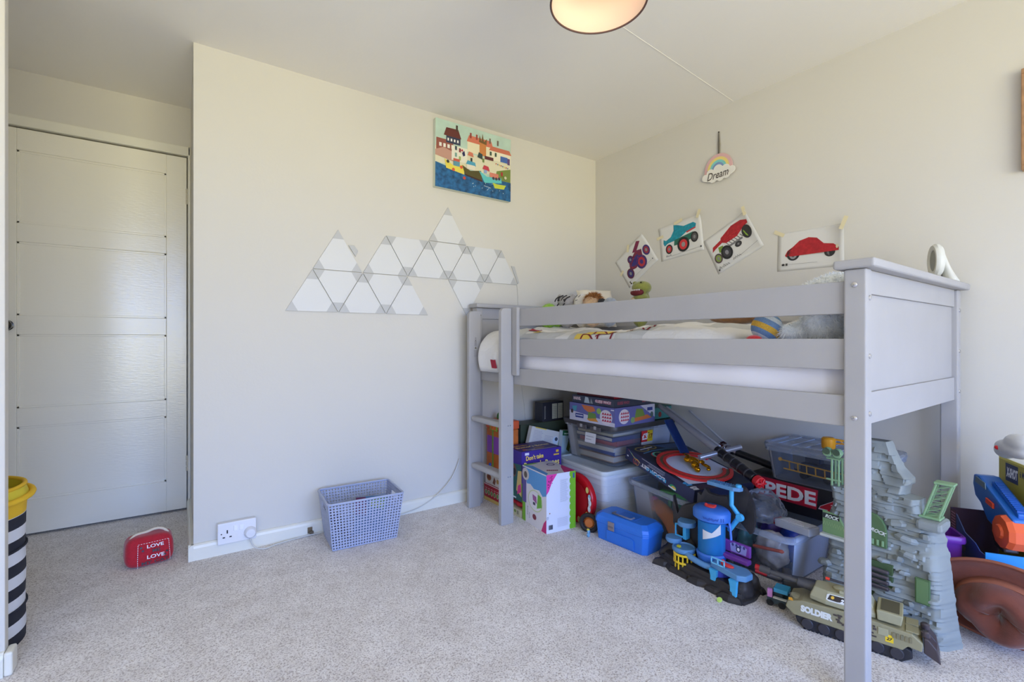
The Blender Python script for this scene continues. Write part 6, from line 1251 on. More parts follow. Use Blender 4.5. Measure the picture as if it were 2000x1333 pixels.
bars = [([(cc.x+0.040*math.cos(a), cc.y+0.040*math.sin(a), 0.012), (cc.x+0.040*math.cos(a), cc.y+0.040*math.sin(a), 0.078)], 0.0032) for a in [2*PI*q/14 for q in range(14)]]
for a, b in enumerate(bars): tubes('cage_bar', [b], mat((236, 196, 40), 0.4), bp)
for z in (0.014, 0.045, 0.076): tube('cage_hoop', [(cc.x+0.040*math.cos(2*PI*q/32), cc.y+0.040*math.sin(2*PI*q/32), z) for q in range(32)], 0.0048, mat((236, 196, 40), 0.4), bp, 6, True)
# walkway and near platform on legs
tube('walkway', spline([wl((1.700, 1.200, 0.084)), wl((1.690, 1.160, 0.078)), wl((1.690, 1.110, 0.072)), wl((1.70, 1.08, 0.072))], 5), 0.012, M_lb, bp, 8)
loft('near_platform', [([(-0.055, -0.05), (-0.080, -0.17), (-0.062, -0.196), (-0.020, -0.198), (0.005, -0.165), (-0.005, -0.055)], 0.078), ([(-0.055, -0.05), (-0.080, -0.17), (-0.062, -0.196), (-0.020, -0.198), (0.005, -0.165), (-0.005, -0.055)], 0.100)], M_lb, bp, 0.004)
bcyl('pad_drum', [(0.001, 0.045), (0.040, 0.045), (0.040, 0.078), (0.001, 0.078)], M_vb, wl((1.722, 1.062, 0)))
for p in ((1.677, 1.062), (1.660, 0.972)):
    loft('strut_leg', [([(-0.006, -0.012), (0.006, -0.012), (0.006, 0.012), (-0.006, 0.012)], 0.014), ([(-0.004, -0.012), (0.008, -0.012), (0.008, 0.012), (-0.004, 0.012)], 0.05), ([(-0.008, -0.016), (0.006, -0.016), (0.006, 0.016), (-0.008, 0.016)], 0.079)], M_lb2, bp, 0.001).location = wl((p[0], p[1], 0))
blob('red_lever', [(wl((1.700, 1.020, 0.103)), (0.014, 0.028, 0.006)), (wl((1.704, 1.040, 0.110)), (0.006, 0.008, 0.008))], mat((226, 62, 56), 0.4), bp, 0.003)
boxes('railing', [((0.004, 0.005, 0.026), tuple(wl((1.675, 1.070, 0.113)))), ((0.004, 0.005, 0.026), tuple(wl((1.675, 1.044, 0.113)))), ((0.004, 0.005, 0.026), tuple(wl((1.675, 1.018, 0.113)))), ((0.004, 0.057, 0.005), tuple(wl((1.675, 1.044, 0.124)))), ((0.004, 0.057, 0.005), tuple(wl((1.675, 1.044, 0.103))))], mat((120, 200, 236), 0.4), bp, bev=0.001)
# purple console
M_pu = mat((118, 60, 150), 0.4)
box2('console_base', tuple(wl((1.755, 0.972, 0.1005))), tuple(wl((1.785, 1.088, 0.118))), M_pu, bp, bev=0.004)
box2('console_screen_frame', tuple(wl((1.783, 0.978, 0.119))), tuple(wl((1.797, 1.090, 0.165))), M_pu, bp, bev=0.005)
prints('console_print', [('p', (150, 150, 206), [(0.1, 0.1), (0.9, 0.1), (0.95, 0.75), (0.75, 0.95), (0.5, 0.85), (0.3, 0.98), (0.05, 0.8)]), ('c', (40, 40, 90), 0.5, 0.45, 0.13, 0.28), ('c', (226, 226, 240), 0.5, 0.45, 0.07, 0.16)]+[('c', (60, 60, 120), 0.2+0.2*q, 0.75, 0.06, 0.14) for q in range(4)], bp, tuple(wl((1.7828, 1.062, 0.122))), (0, -1, 0), (0, 0, 1), 0.076, 0.042)
# jointed arm with upper platform
tube('jointed_arm', [wl((1.805, 1.075, 0.195)), wl((1.800, 1.030, 0.262))], 0.010, M_lb2, bp, 8)
tube('jointed_arm', [wl((1.800, 1.026, 0.262)), wl((1.800, 1.062, 0.300)), wl((1.800, 1.062, 0.362))], 0.009, M_lb2, bp, 8)
cyl('arm_joint', 0.015, 0.016, tuple(wl((1.797, 1.026, 0.262))), M_lb2, bp, (0, PI/2, 0), bev=0.002)
loft('upper_platform', [([(0.055, -0.105), (0.040, -0.085), (0.042, 0.030), (0.075, 0.030), (0.082, -0.085), (0.075, -0.108)], 0.362), ([(0.055, -0.105), (0.040, -0.085), (0.042, 0.030), (0.075, 0.030), (0.082, -0.085), (0.075, -0.108)], 0.378)], M_lb, bp, 0.003)
for q in range(9): box2('tread', (0.046, -0.070+0.010*q, 0.3782), (0.076, -0.066+0.010*q, 0.381), mat((84, 132, 178), 0.45), bp, bev=0.0005)
cyl('pivot', 0.011, 0.012, tuple(wl((1.795, 1.030, 0.385))), M_lb2, bp, (0, 0, 0), bev=0.002)
tubes('side_hook', [([wl((1.800, 1.095, 0.245)), wl((1.792, 1.068, 0.236)), wl((1.790, 1.062, 0.210)), wl((1.790, 1.058, 0.165)), wl((1.795, 1.075, 0.158))], 0.005), ([wl((1.795, 1.090, 0.215)), wl((1.790, 1.062, 0.210))], 0.005)], mat((80, 130, 214), 0.4), bp)
gb = thing('green_badge', 'tiny round lime green disc lying against the black rock base', 'toy part', (1.620, 1.000, 0.0005), (0, -0.5, 0))
lathe('badge', [(0.001, 0.003), (0.009, 0.003), (0.010, 0.0)], mat((190, 224, 110), 0.5), gb, (0, 0, 0.008), (0, -0.2, 0), 16)
# ================================================================== grey rock fortress
rf = thing('rock_fortress', 'tall grey rocky mountain fortress playset with green doors', 'playset', (1.97, 0.62, 0))
M_gr = mat((142, 148, 145), 0.6, noise=0.06, nscale=8, name='grey_rock_plastic')
def interp(tab, z):
    for (z0, v0), (z1, v1) in zip(tab, tab[1:]):
        if z0 <= z <= z1: return v0+(v1-v0)*(z-z0)/(z1-z0) if z1 > z0 else v1
    return tab[-1][1] if z > tab[-1][0] else tab[0][1]
yr = [(0, 0.440), (0.06, 0.446), (0.12, 0.452), (0.20, 0.458), (0.28, 0.464), (0.34, 0.474), (0.362, 0.462), (0.384, 0.462), (0.3845, 0.515), (0.43, 0.522), (0.440, 0.522), (0.4405, 0.562), (0.475, 0.556), (0.478, 0.546), (0.498, 0.548), (0.52, 0.572), (0.56, 0.592), (0.607, 0.612)]
yl_ = [(0, 0.80), (0.06, 0.792), (0.12, 0.790), (0.20, 0.772), (0.26, 0.780), (0.32, 0.778), (0.36, 0.768), (0.425, 0.776), (0.4255, 0.705), (0.50, 0.690), (0.607, 0.672)]
xf = [(0, 1.915), (0.10, 1.922), (0.25, 1.935), (0.40, 1.955), (0.607, 1.985)]
NZ, NYY = 150, 60; V, F = [], []
ledge = {}
def strata(z, y):
    q = z/0.0135+0.55*noise.noise(Vector((y*6, 0, z*4))); k0 = math.floor(q); f = q-k0
    r0 = noise.noise(Vector((k0*3.7, y*5.0+k0*1.3, 2.0)))
    return 0.015*r0+0.0045*(f-0.5)+0.006*(1 if noise.noise(Vector((y*22+k0, k0*2.1, 5.0))) > 0.18 else 0)
for i in range(NZ+1):
    z = 0.607*i/NZ; a, b, x0 = interp(yl_, z), interp(yr, z), interp(xf, z)
    for j in range(NYY+1):
        y = a+(b-a)*j/NYY; t_ = j/NYY
        x = x0+strata(z, y)+0.014*noise.noise(Vector((y*14, z*14, 7.0)))
        edge = min(t_, 1-t_)*2; x += 0.020*max(0, 1-edge*7)**2
        yy = y+(0.005*noise.noise(Vector((z*40, 3.0, 1.0))) if j in (0, NYY) else 0)
        V.append((x-1.97, yy-0.62, z))
nf = len(V)
for i in range(NZ+1):
    z = 0.607*i/NZ; a, b = interp(yl_, z), interp(yr, z); x0 = interp(xf, z)
    for j in range(NYY+1):
        y = a+(b-a)*j/NYY; V.append((x0+0.075-0.02*z/0.6+0.5*strata(z, 0.3)-1.97, y-(0.022 if j == NYY else 0)*(1-z/0.6)-0.62+0.004*noise.noise(Vector((z*45, 9.0, j))), z))
W_ = NYY+1
for i in range(NZ):
    for j in range(NYY):
        F.append((i*W_+j, (i+1)*W_+j, (i+1)*W_+j+1, i*W_+j+1)); F.append((nf+i*W_+j, nf+i*W_+j+1, nf+(i+1)*W_+j+1, nf+(i+1)*W_+j))
    for j in (0, NYY):
        q = (i*W_+j, nf+i*W_+j, nf+(i+1)*W_+j, (i+1)*W_+j); F.append(q if j == 0 else tuple(reversed(q)))
for j in range(NYY):
    F.append((j, j+1, nf+j+1, nf+j)); F.append((NZ*W_+j, nf+NZ*W_+j, nf+NZ*W_+j+1, NZ*W_+j+1))
o = frommesh('rock_body', V, F, M_gr, rf)
bm = bmesh.new(); bm.from_mesh(o.data); bmesh.ops.recalc_face_normals(bm, faces=bm.faces); bm.to_mesh(o.data); bm.free()
for p in o.data.polygons: p.use_smooth = True
sharp(o, 38)
def fl(x, y, z): return (x-1.97, y-0.62, z)
M_dg = mat((84, 112, 72), 0.5); M_lg = mat((138, 172, 128), 0.45)
# proud boulders
for y, z, r in ((0.50, 0.33, 0.018), (0.545, 0.31, 0.022), (0.58, 0.35, 0.024), (0.535, 0.26, 0.02), (0.565, 0.24, 0.018), (0.60, 0.22, 0.016), (0.545, 0.20, 0.014), (0.565, 0.14, 0.016), (0.535, 0.11, 0.016), (0.55, 0.08, 0.018), (0.78, 0.15, 0.02), (0.76, 0.11, 0.02), (0.745, 0.20, 0.018), (0.66, 0.50, 0.016), (0.60, 0.42, 0.018)):
    lathe('boulder', [(0.001, -r*0.5), (r*0.9, -r*0.4), (r, 0), (r*0.7, r*0.45), (0.001, r*0.5)], M_gr, rf, fl(interp(xf, z)+0.002, y, z), (0.2, rnd(-0.3, 0.3), rnd(0, 3)), 7, smooth=False, sx=0.8, sy=1.5)
# fittings: doors, sign plate, hatch
prism('arched_door', [(-0.045, 0.0), (0.045, 0.0), (0.045, 0.05)]+[(0.045*math.cos(a), 0.05+0.06*math.sin(a)) for a in (0.4, 0.8, 1.2, PI/2, 2.0, 2.4, 2.8)]+[(-0.045, 0.05)], 0.012, M_dg, rf, fl(1.938, 0.638, 0.262), (0, -1, 0), (0, 0, 1), bev=0.002)
for q in range(6): box2('door_slat', tuple(fl(1.922, 0.600+0.014*q, 0.268)), tuple(fl(1.9258, 0.606+0.014*q, 0.286)), M_lg, rf, bev=0.0008)
prints('door_lettering', [('t', (220, 222, 214), 'ROCK', 0.50, 0.62, 0.16, {'bold': 0.04, 'shear': 0.3, 'w': 0.5, 'ang': -0.2})], rf, fl(1.9255, 0.683, 0.262), (0, -1, 0), (0, 0, 1), 0.09, 0.08)
boxes('garage_opening', [((0.010, 0.075, 0.120), fl(1.926, 0.612, 0.155))], mat((70, 92, 58), 0.5), rf, bev=0.002)
for q in range(4): box2('shutter_tube', tuple(fl(1.908, 0.582, 0.128+0.018*q)), tuple(fl(1.920, 0.645, 0.142+0.018*q)), mat((96, 90, 96), 0.3, 0.4), rf, bev=0.005)
boxes('side_door', [((0.008, 0.038, 0.080), fl(1.918, 0.497, 0.166))], M_dg, rf, bev=0.002)
box2('door_moulding', tuple(fl(1.9125, 0.482, 0.130)), tuple(fl(1.9138, 0.512, 0.202)), mat((104, 134, 88), 0.5), rf, bev=0.001)
prism('sign_plate', [(-0.04, 0.0), (0.05, -0.012), (0.03, 0.035), (0.012, 0.068), (-0.04, 0.078)], 0.010, mat((112, 142, 92), 0.5), rf, fl(1.930, 0.744, 0.262), (0, -1, 0), (0, 0, 1), bev=0.002)
prints('plate_lettering', [('r', (34, 36, 34), 0.02, 0.60, 0.62, 0.82), ('t', (214, 222, 206), 'ROCK', 0.10, 0.63, 0.15, {'bold': 0.04, 'shear': 0.35, 'w': 0.5, 'ang': -0.06}), ('l', (146, 172, 120), [(0.04+0.045*k, 0.32+0.16*(k % 2)-0.004*k) for k in range(18)], 0.035)], rf, fl(1.9198, 0.784, 0.262), (0, -1, 0), (0, 0, 1), 0.09, 0.085)
box2('plate_shelf', tuple(fl(1.900, 0.70, 0.250)), tuple(fl(1.935, 0.786, 0.260)), mat((196, 198, 186), 0.5), rf, bev=0.003)
# tower ledge block and lattice tower
box2('tower_ledge', tuple(fl(1.935, 0.455, 0.352)), tuple(fl(2.035, 0.522, 0.384)), M_gr, rf, bev=0.010)
lt = tubes('lattice_tower', [([fl(x, 0.512-dy, 0.384), fl(x, 0.478-dy, 0.500)], 0.0035) for x in (1.975, 2.005) for dy in (0, 0.038)], M_lg, rf)
for q in range(6):
    z0, z1 = 0.386+0.019*q, 0.386+0.019*(q+1); ya, yb = 0.512-0.034*(z0-0.384)/0.116, 0.512-0.034*(z1-0.384)/0.116
    for x in (1.975, 2.005): tubes('lattice_brace', [([fl(x, ya, z0), fl(x, yb-0.038, z1)], 0.0014), ([fl(x, ya-0.038, z0), fl(x, ya, z0)], 0.0010)], M_lg, rf)
box2('tower_cap', tuple(fl(1.970, 0.434, 0.500)), tuple(fl(2.010, 0.484, 0.507)), M_lg, rf, bev=0.002)
box2('tower_foot', tuple(fl(1.965, 0.466, 0.3845)), tuple(fl(2.015, 0.520, 0.392)), M_lg, rf, bev=0.002)
# twin searchlight scaffold on the other shoulder
tubes('scaffold', [([fl(x, y, 0.425), fl(x, y, 0.522)], 0.004) for x in (1.965, 1.995) for y in (0.748, 0.770)]+[([fl(1.965, 0.742, z), fl(1.965, 0.788, z)], 0.0035) for z in (0.445, 0.522)]+[([fl(1.995, 0.742, 0.522), fl(1.995, 0.788, 0.522)], 0.0035)], M_lg, rf)
for y in (0.752, 0.784):
    cyl('searchlight', 0.016, 0.022, fl(1.965, y, 0.545), M_lg, rf, (0, PI/2-0.3, 0), bev=0.003); cyl('lamp_lens', 0.0125, 0.003, fl(1.952, y, 0.549), mat((70, 90, 66), 0.3), rf, (0, PI/2-0.3, 0))
cr_ = thing('toy_crane', 'yellow toy crane standing on the clear lid of the small tub', 'toy crane', (2.250, 0.895, 0.5005), 0.3)
M_cy = mat((236, 160, 30), 0.4)
lathe('crane_drum', [(0.001, 0.0), (0.024, 0.0), (0.026, 0.006), (0.026, 0.04), (0.020, 0.046), (0.001, 0.047)], M_cy, cr_, seg=12)
tubes('crane_boom', [([(0, -0.02, 0.040), (0, -0.14, 0.030)], 0.004), ([(0, -0.02, 0.022), (0, -0.14, 0.030)], 0.003)]+[([(0, -0.04-0.02*q, 0.038), (0, -0.05-0.02*q, 0.026)], 0.002) for q in range(4)], M_cy, cr_)
# ================================================================== camouflage tank
tk = thing('toy_tank', 'khaki camouflage toy tank marked Soldier 27 on the carpet', 'toy tank', (1.776, 0.640, 0), 0.27)
M_kh = mat((150, 142, 108), 0.5, noise=0.04, nscale=20); M_kl = mat((166, 160, 126), 0.5); M_tr = mat((34, 33, 38), 0.65)
hw = 0.054
def sideprism(name, pts, x0, x1, m, bev=0.003):
    return prism(name, pts, x1-x0, m, tk, (x1, 0, 0), (0, -1, 0), (0, 0, 1), bev=bev)
hull = [(0.175, 0.072), (0.150, 0.092), (0.02, 0.100), (-0.130, 0.094), (-0.172, 0.080), (-0.178, 0.060), (-0.155, 0.040), (0.05, 0.036), (0.128, 0.036), (0.140, 0.052), (0.172, 0.048)]
sideprism('hull', hull, -hw, hw, M_kh)
for s in (-1, 1):
    x0, x1 = (-hw+0.003, -hw+0.026) if s < 0 else (hw-0.026, hw-0.003)
    tr_ = [(-0.145, 0.018), (-0.120, 0.002), (0.130, 0.002), (0.152, 0.018), (0.150, 0.040), (0.125, 0.050), (-0.125, 0.050), (-0.150, 0.036)]
    tr_o = sideprism('track', tr_, x0, x1, M_tr, 0.004)
    for q in range(6): cyl('road_wheel', 0.017, 0.006, (s*(hw-0.0015), -0.115+0.046*q, 0.022), mat((52, 50, 56), 0.5), tk, (0, PI/2, 0), bev=0.002)
    for q in range(22): box2('track_link', (x0+0.001, -0.128+0.0118*q, -0.0), (x1-0.001, -0.121+0.0118*q, 0.003), M_tr, tr_o, bev=0)
tp_ = [(-0.034, 0.115), (0.034, 0.115), (0.046, 0.070), (0.046, -0.030), (0.036, -0.060), (-0.036, -0.060), (-0.046, -0.030), (-0.046, 0.070)]
loft('turret', [([(x*1.05, y*1.0-0.005) for x, y in tp_], 0.101), ([(x*1.08, y*1.0-0.005) for x, y in tp_], 0.114), ([(x*0.82, y*0.86) for x, y in tp_], 0.143)], M_kl, tk, 0.003)
loft('rear_bin', [([(-0.046, -0.068), (0.046, -0.068), (0.046, -0.125), (-0.046, -0.125)], 0.102), ([(-0.050, -0.066), (0.050, -0.066), (0.050, -0.130), (-0.050, -0.130)], 0.134)], M_kl, tk, 0.003)
box2('bin_well', (-0.040, -0.121, 0.1342), (0.040, -0.076, 0.1352), mat((96, 90, 66), 0.6), tk, bev=0)
lathe('hatch', [(0.001, 0.008), (0.014, 0.008), (0.019, 0.005), (0.020, 0.0)], M_kl, tk, (0.0, 0.030, 0.143), (0, 0, 0), 20)
lathe('hatch', [(0.001, 0.006), (0.010, 0.005), (0.018, 0.005), (0.019, 0.0)], M_kh, tk, (-0.018, 0.150, 0.086), (0.18, 0, 0), 20)
box2('periscope', (-0.036, 0.010, 0.143), (-0.022, 0.030, 0.153), M_kl, tk, bev=0.002)
box2('deck_grille', (-0.045, -0.165, 0.092), (-0.005, -0.135, 0.096), M_kh, tk, bev=0.001); box2('deck_grille', (0.005, -0.165, 0.092), (0.045, -0.135, 0.096), M_kh, tk, bev=0.001)
box2('engine_hatch', (-0.0565, -0.095, 0.064), (-0.0542, -0.070, 0.086), M_kl, tk, bev=0.001)
for q in range(5): box2('vent', (-0.0560, -0.150+0.010*q, 0.066), (-0.0542, -0.144+0.010*q, 0.082), mat((128, 120, 90), 0.5), tk, bev=0)
# barrel
M_gun = mat((72, 70, 70), 0.4)
tube('barrel', [(0, 0.100, 0.126), (0, 0.150, 0.131), (0, 0.152, 0.131), (0, 0.255, 0.140)], [0.016, 0.014, 0.0085, 0.0085], M_gun, tk, 14)
tube('muzzle_brake', [(0, 0.235, 0.138), (0, 0.268, 0.141)], 0.0125, M_gun, tk, 14)
tube('muzzle_tip', [(0, 0.2685, 0.141), (0, 0.283, 0.1425)], 0.009, mat((176, 26, 34), 0.4), tk, 12)
tube('machine_gun', [(0.018, 0.005, 0.158), (0.018, 0.060, 0.160)], 0.004, mat((60, 58, 62), 0.4), tk, 8); tube('gun_tip', [(0.018, 0.0605, 0.160), (0.018, 0.072, 0.1605)], 0.005, mat((232, 60, 40), 0.4), tk, 8)
for s in (-0.026, 0.026):
    prism('dozer_tooth', [(0.0, 0.0), (0.038, -0.020), (0.030, 0.020), (0.012, 0.042), (0.0, 0.044)], 0.046, mat((66, 56, 58), 0.4), tk, (s+0.023, -0.176, 0.045), (0, -1, 0), (0, 0, 1), bev=0.003)
    cyl('tooth_boss', 0.011, 0.02, (s, -0.180, 0.092), mat((72, 62, 64), 0.4), tk, bev=0.004)
# hull markings on the side facing the room
hs = [('t', (226, 226, 216), 'SOLDIER', 0.12, 0.36, 0.36, {'bold': 0.07, 'w': 0.25, 'ang': -0.02})]; hm = []
dg = (78, 68, 60)
for q in range(26):
    x = rnd(0.36, 0.66); y = rnd(0.22, 0.72); w_ = rnd(0.012, 0.035); hm.append(('r', dg, x, y, x+w_, y+rnd(0.07, 0.13)))
hb = [('p', (236, 200, 40), [(0.745, 0.20), (0.80, 0.20), (0.80, 0.46), (0.785, 0.56), (0.758, 0.56), (0.745, 0.46)]), ('t', (40, 36, 30), '27', 0.752, 0.28, 0.15, {'bold': 0.05, 'shear': 0.3}), ('p', (214, 150, 40), [(0.02, 0.78), (0.06, 0.80), (0.05, 0.95), (0.02, 0.93)])]
prints('hull_lettering', hs, tk, (-hw-0.0003, 0.176, 0.036), (0, -1, 0), (0, 0, 1), 0.354, 0.062); prints('camouflage', hm, tk, (-hw-0.0003, 0.176, 0.036), (0, -1, 0), (0, 0, 1), 0.354, 0.062)['kind'] = 'stuff'; prints('number_badge', hb, tk, (-hw-0.0003, 0.176, 0.036), (0, -1, 0), (0, 0, 1), 0.354, 0.062)
# sloping turret cheek sticker
a_ = Vector((-0.0497, 0.065, 0.114)); b_ = Vector((-0.0377, 0.060, 0.143)); up_ = (b_-a_).normalized()
prints('turret_sticker', [('p', (216, 216, 206), [(0.0, 0.15), (0.12, 0), (1, 0.05), (1, 0.9), (0.9, 1), (0.08, 0.95), (0, 0.8)]), ('p', (48, 38, 34), [(0.05, 0.2), (0.4, 0.15), (0.96, 0.5), (0.92, 0.9), (0.1, 0.85)]), ('c', (226, 180, 60), 0.22, 0.55, 0.06, 0.2), ('t', (236, 236, 236), '27', 0.50, 0.14, 0.52, {'bold': 0.06, 'shear': 0.2})], tk, tuple(a_+up_*0.003+Vector((-0.0010, 0.0, 0))), (0, -1, 0), tuple(up_), 0.075, 0.024)
# ================================================================== dark blaster and brick bits behind the tank
db = thing('dark_toy_gun', 'dark grey toy cannon with red tip lying behind the tank', 'toy gun', (1.850, 0.852, 0.0), 0.5)
M_db = mat((66, 64, 66), 0.45)
boxes('gun_body', [((0.055, 0.11, 0.045), (0, -0.02, 0.060)), ((0.03, 0.06, 0.06), (0.0, -0.04, 0.031)), ((0.06, 0.03, 0.02), (0, 0.02, 0.094))], M_db, db, bev=0.006)
tube('gun_barrel', [(0, 0.036, 0.072), (0, 0.085, 0.078)], 0.013, mat((82, 80, 86), 0.4), db, 12)
tube('gun_tip', [(0, 0.0855, 0.078), (0, 0.125, 0.083)], [0.010, 0.007], mat((170, 22, 36), 0.4), db, 12)
vb = thing('brick_vehicle', 'half-built dark brick vehicle with blue and pink bricks by the tub', 'toy vehicle', (1.782, 0.872, 0), 0.25)
boxes('chassis', [((0.07, 0.06, 0.020), (0, 0, 0.022)), ((0.05, 0.035, 0.018), (0.005, 0.0, 0.042))], mat((58, 74, 80), 0.45), vb, bev=0.002)
box2('blue_brick', (-0.030, -0.036, 0.0515), (0.020, 0.010, 0.066), mat((60, 160, 206), 0.35), vb, bev=0.002)
box2('pink_brick', (-0.040, 0.012, 0.033), (-0.028, 0.028, 0.062), mat((206, 140, 206), 0.35), vb, bev=0.002)
box2('plate', (-0.040, -0.034, 0.033), (-0.026, 0.010, 0.036), mat((226, 226, 216), 0.35), vb, bev=0.0008)
for x in (-0.03, 0.03):
    for y in (-0.018, 0.020): cyl('wheel', 0.012, 0.010, (x, y, 0.0122), mat((30, 30, 32), 0.6), vb, (0, PI/2, 0), seg=16)
for p, lb in (((1.930, 0.823, 0.026), 'blue and white striped ball on the carpet beside the fortress'),):
    t = thing('striped_ball', lb, 'ball', p, (0.4, 0.3, 0))
    for q in range(7):
        a0, a1 = -PI/2+PI*q/7, -PI/2+PI*(q+1)/7
        V, F, n = [], [], 20
        for w in range(4):
            a = a0+(a1-a0)*w/3
            for j in range(n): b_ = 2*PI*j/n; V.append((0.025*math.cos(a)*math.cos(b_), 0.025*math.cos(a)*math.sin(b_), 0.025*math.sin(a)))
        for w in range(3):
            for j in range(n): F.append((w*n+j, w*n+(j+1) % n, (w+1)*n+(j+1) % n, (w+1)*n+j))
        frommesh('ball_band', V, F, mat((60, 84, 140) if q % 2 else (206, 212, 220), 0.5), t, smooth=True)
# ================================================================== brown hat on its side
ht = thing('brown_hat', 'brown felt wide-brimmed hat tipped on its side by the fortress', 'hat', (2.112, 0.350, 0.136), (0.0, -PI/2-0.20, 0.05))
M_ht = mat((112, 56, 38), 0.95, noise=0.12, nscale=25, bump=0.2, bscale=200, sheen=0.4); M_hb2 = mat((150, 88, 64), 0.9, noise=0.08, nscale=40)
V, F = [], []; NR, NA = 14, 64
def hatpt(r, a):
    x, y = r*math.cos(a), r*math.sin(a)          # local x points up the wall once tipped, y along the bed
    return x, y
rows = [(0.205, 0.006), (0.185, 0.003), (0.16, 0.0), (0.138, 0.0), (0.132, 0.012), (0.129, 0.035), (0.122, 0.062), (0.110, 0.085), (0.090, 0.100), (0.060, 0.094), (0.030, 0.080), (0.002, 0.074)]
for r, z in rows:
    for j in range(NA):
        a = 2*PI*j/NA; x, y = r*math.cos(a)*0.66, r*math.sin(a)*0.98
        if r < 0.14: x -= 0.012; y *= 0.85
        zz = z+(0.028*(y/0.2)**2 if r > 0.135 else 0)+0.020*noise.noise(Vector((x*16, y*16, z*14)))*(1 if r < 0.135 else 0.2)
        if r < 0.125: zz -= 0.024*math.exp(-(y/0.025)**2)*max(0, 1-abs(x)/0.12)+0.02*math.exp(-((y-0.07)/0.02)**2); x += 0.008*math.sin(a*3+z*20)
        V.append((x, y, zz))
nr = len(rows)
for i in range(nr-1):
    for j in range(NA): F.append((i*NA+j, i*NA+(j+1) % NA, (i+1)*NA+(j+1) % NA, (i+1)*NA+j))
F.append(tuple((nr-1)*NA+j for j in range(NA)))
o = frommesh('felt', V, F, M_ht, ht, smooth=True); s_ = o.modifiers.new('t', 'SOLIDIFY'); s_.thickness = 0.005; s_.offset = 0
tube('brim_edge', [(0.205*math.cos(2*PI*j/64)*0.66, 0.205*math.sin(2*PI*j/64)*0.98, 0.006+0.028*(0.205*math.sin(2*PI*j/64)*0.98/0.2)**2) for j in range(64)], 0.005, M_hb2, ht, 8, True)
V, F = [], []
for j in range(NA):
    a = 2*PI*j/NA
    for r, z in ((0.139, 0.004), (0.1335, 0.034)): V.append((r*math.cos(a)*0.66-0.012, r*math.sin(a)*0.98*0.85, z))
for j in range(NA): F.append((2*j, 2*((j+1) % NA), 2*((j+1) % NA)+1, 2*j+1))
o = frommesh('hat_band', V, F, M_hb2, ht, smooth=True); s_ = o.modifiers.new('t', 'SOLIDIFY'); s_.thickness = 0.003; s_.offset = 0
# ================================================================== purple bin, blaster box, white toy
pbn = thing('purple_bin', 'purple plastic bin tucked behind the brown hat', 'bin', (2.215, 0.512, 0), 0.57)
tub(pbn, 0.105, 0.070, 0.285, 0.86, mat((128, 60, 176), 0.35), r=0.02, rim=0.006)
tl_ = 0.50
xb = thing('blaster_box', 'open fronted toy blaster box with blue and orange blaster and yellow card', 'box', (2.348, 0.492, 0.243), (0, 0, -0.997))
BL = 0.232
box2('card_back', (0.098, -BL, -0.238), (0.103, -0.004, 0.302), mat((196, 176, 52), 0.45), xb, bev=0)
prints('card_print', [('r', (186, 170, 60), 0, 0, 1, 1), ('r', (230, 216, 90), 0, 0.975, 1, 1), ('p', (46, 52, 90), [(0.18, 0.72), (0.50, 0.72), (0.50, 0.95), (0.18, 0.95)]), ('t', (236, 236, 240), 'X-SHOT', 0.20, 0.77, 0.13, {'bold': 0.05, 'shear': 0.25, 'w': 0.29}), ('t', (40, 44, 80), '6 MOTORIZED', 0.54, 0.83, 0.085, {'bold': 0.03, 'w': 0.44})], xb, (0.0978, -0.004, 0.037), (0, -1, 0), (0, 0, 1), BL-0.004, 0.265)
box2('box_floor', (-0.035, -BL, -0.2425), (0.103, 0.0, -0.2385), mat((60, 70, 120), 0.45), xb, bev=0)
box2('box_end', (-0.035, 0.0002, -0.2425), (0.103, 0.004, 0.10), mat((74, 56, 84), 0.45), xb, bev=0)
prints('end_print', [('r', (96, 50, 66), 0, 0.6, 1, 0.95)]+[('r', (190, 130, 150), 0.15, 0.62+0.05*q, 0.85, 0.645+0.05*q) for q in range(6)], xb, (-0.0352, 0.004, -0.09), (0, -1, 0), (0, 0, 1), 0.045, 0.20)
prism('front_lip', [(0.0, -0.242), (BL, -0.242), (BL, 0.02), (0.20, 0.02), (0.17, 0.035), (0.10, 0.045), (0.045, 0.085), (0.0, 0.10)], 0.003, mat((58, 84, 148), 0.4, noise=0.2, nscale=10), xb, (-0.032, 0.0, 0), (0, -1, 0), (0, 0, 1))
prints('lip_print', [('l', (150, 140, 90), [(0.20+0.02*k, 0.55+0.16*(k % 2)) for k in range(14)], 0.04), ('l', (150, 140, 90), [(0.22+0.02*k, 0.32+0.16*(k % 2)) for k in range(18)], 0.04)], xb, (-0.0352, 0, -0.09), (0, -1, 0), (0, 0, 1), BL, 0.12)
box2('near_end', (-0.035, -BL-0.004, -0.2425), (0.103, -BL-0.0002, 0.03), mat((48, 150, 222), 0.4), xb, bev=0)
M_gb = mat((34, 104, 190), 0.35)
gunp = [(0.010, 0.235), (0.045, 0.238), (0.250, 0.150), (0.250, 0.080), (0.20, 0.110), (0.16, 0.085), (0.10, 0.10), (0.055, 0.145), (0.020, 0.16), (0.004, 0.20)]
prism('blaster', gunp, 0.060, M_gb, xb, (0.080, -0.01, 0), (0, -1, 0), (0, 0, 1), bev=0.006)
prism('blaster_rail', [(0.09, -0.018), (0.24, -0.084), (0.24, -0.066), (0.09, 0.000)], 0.024, mat((28, 96, 186), 0.3), xb, (0.062, -0.01, 0.233), (0, -1, 0), (0, 0, 1), bev=0.003)
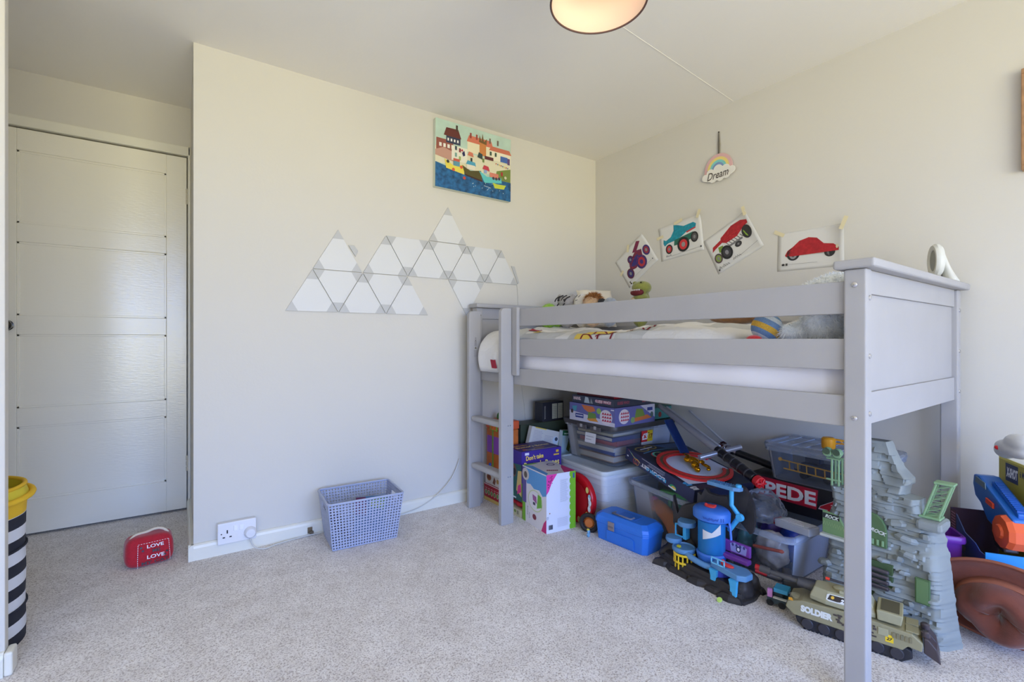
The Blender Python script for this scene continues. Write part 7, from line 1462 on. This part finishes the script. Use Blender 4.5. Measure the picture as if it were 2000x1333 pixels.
for q in range(16): prism('rail_tooth', [(0.10+0.0085*q, -0.0045-0.0037*q), (0.105+0.0085*q, -0.0067-0.0037*q), (0.105+0.0085*q, -0.0015-0.0037*q), (0.10+0.0085*q, 0.0007-0.0037*q)], 0.022, mat((24, 84, 170), 0.3), xb, (0.061, -0.01, 0.233), (0, -1, 0), (0, 0, 1))
prism('rear_sight', [(0.03, 0.0), (0.10, -0.010), (0.095, 0.012), (0.035, 0.020)], 0.003, mat((90, 116, 130), 0.3), xb, (0.0195, -0.01, 0.212), (0, -1, 0), (0, 0, 1), bev=0.001)
prism('orange_switch', [(0.0, 0.0), (0.045, -0.008), (0.045, 0.010), (0.0, 0.018)], 0.006, mat((232, 78, 44), 0.4), xb, (0.0198, -0.115, 0.160), (0, -1, 0), (0, 0, 1), bev=0.002)
prism('grip', [(0.06, 0.0), (0.13, -0.01), (0.16, -0.10), (0.10, -0.10)], 0.040, mat((70, 56, 54), 0.5), xb, (0.070, -0.03, 0.120), (0, -1, 0), (0, 0, 1), bev=0.006)
lathe('dart_drum', [(0.001, 0.012), (0.020, 0.012), (0.024, 0.006), (0.050, 0.004), (0.056, -0.010), (0.056, -0.050), (0.001, -0.052)], mat((236, 98, 52), 0.4), xb, (0.010, -0.225, 0.100), (0, -PI/2, 0), 10, smooth=False)
wt_ = thing('white_toy', 'white plastic toy with a red light resting on the blaster box', 'toy', (2.290, 0.352, 0.534), (0.0, 0.0, -0.997))
blob('shell', [((0, 0, 0.06), (0.040, 0.085, 0.030)), ((0.0, -0.03, 0.085), (0.035, 0.060, 0.030)), ((0.0, 0.05, 0.045), (0.030, 0.040, 0.028))], mat((206, 206, 206), 0.35), wt_, 0.006)
blob('red_light', [((-0.036, 0.02, 0.058), (0.008, 0.012, 0.008))], mat((226, 36, 40), 0.3), wt_, 0.003)

# ------------------------------------------------------------------ sets of alike things
GROUPS = {'colouring_sheet': 'colouring sheets taped to the wall', 'toy_packet': 'packets in the open tub', 'paper_sheet': 'papers on the track set box', 'pillow': 'pillows on the bed', 'toy_sword': 'toy swords under the bed', 'open_tub': 'open clear tubs under the bed', 'lidded_tub': 'lidded clear tubs under the bed'}
for o in bpy.data.objects:
    if o.parent is None and 'category' in o:
        k = o.name.split('.')[0]
        if k in GROUPS: o['group'] = GROUPS[k]
        elif k == 'book' and 'clear tub' in o.get('label', ''): o['group'] = 'books in the clear tub'
        elif o['category'] == 'soft toy': o['group'] = 'soft toys on the bed'
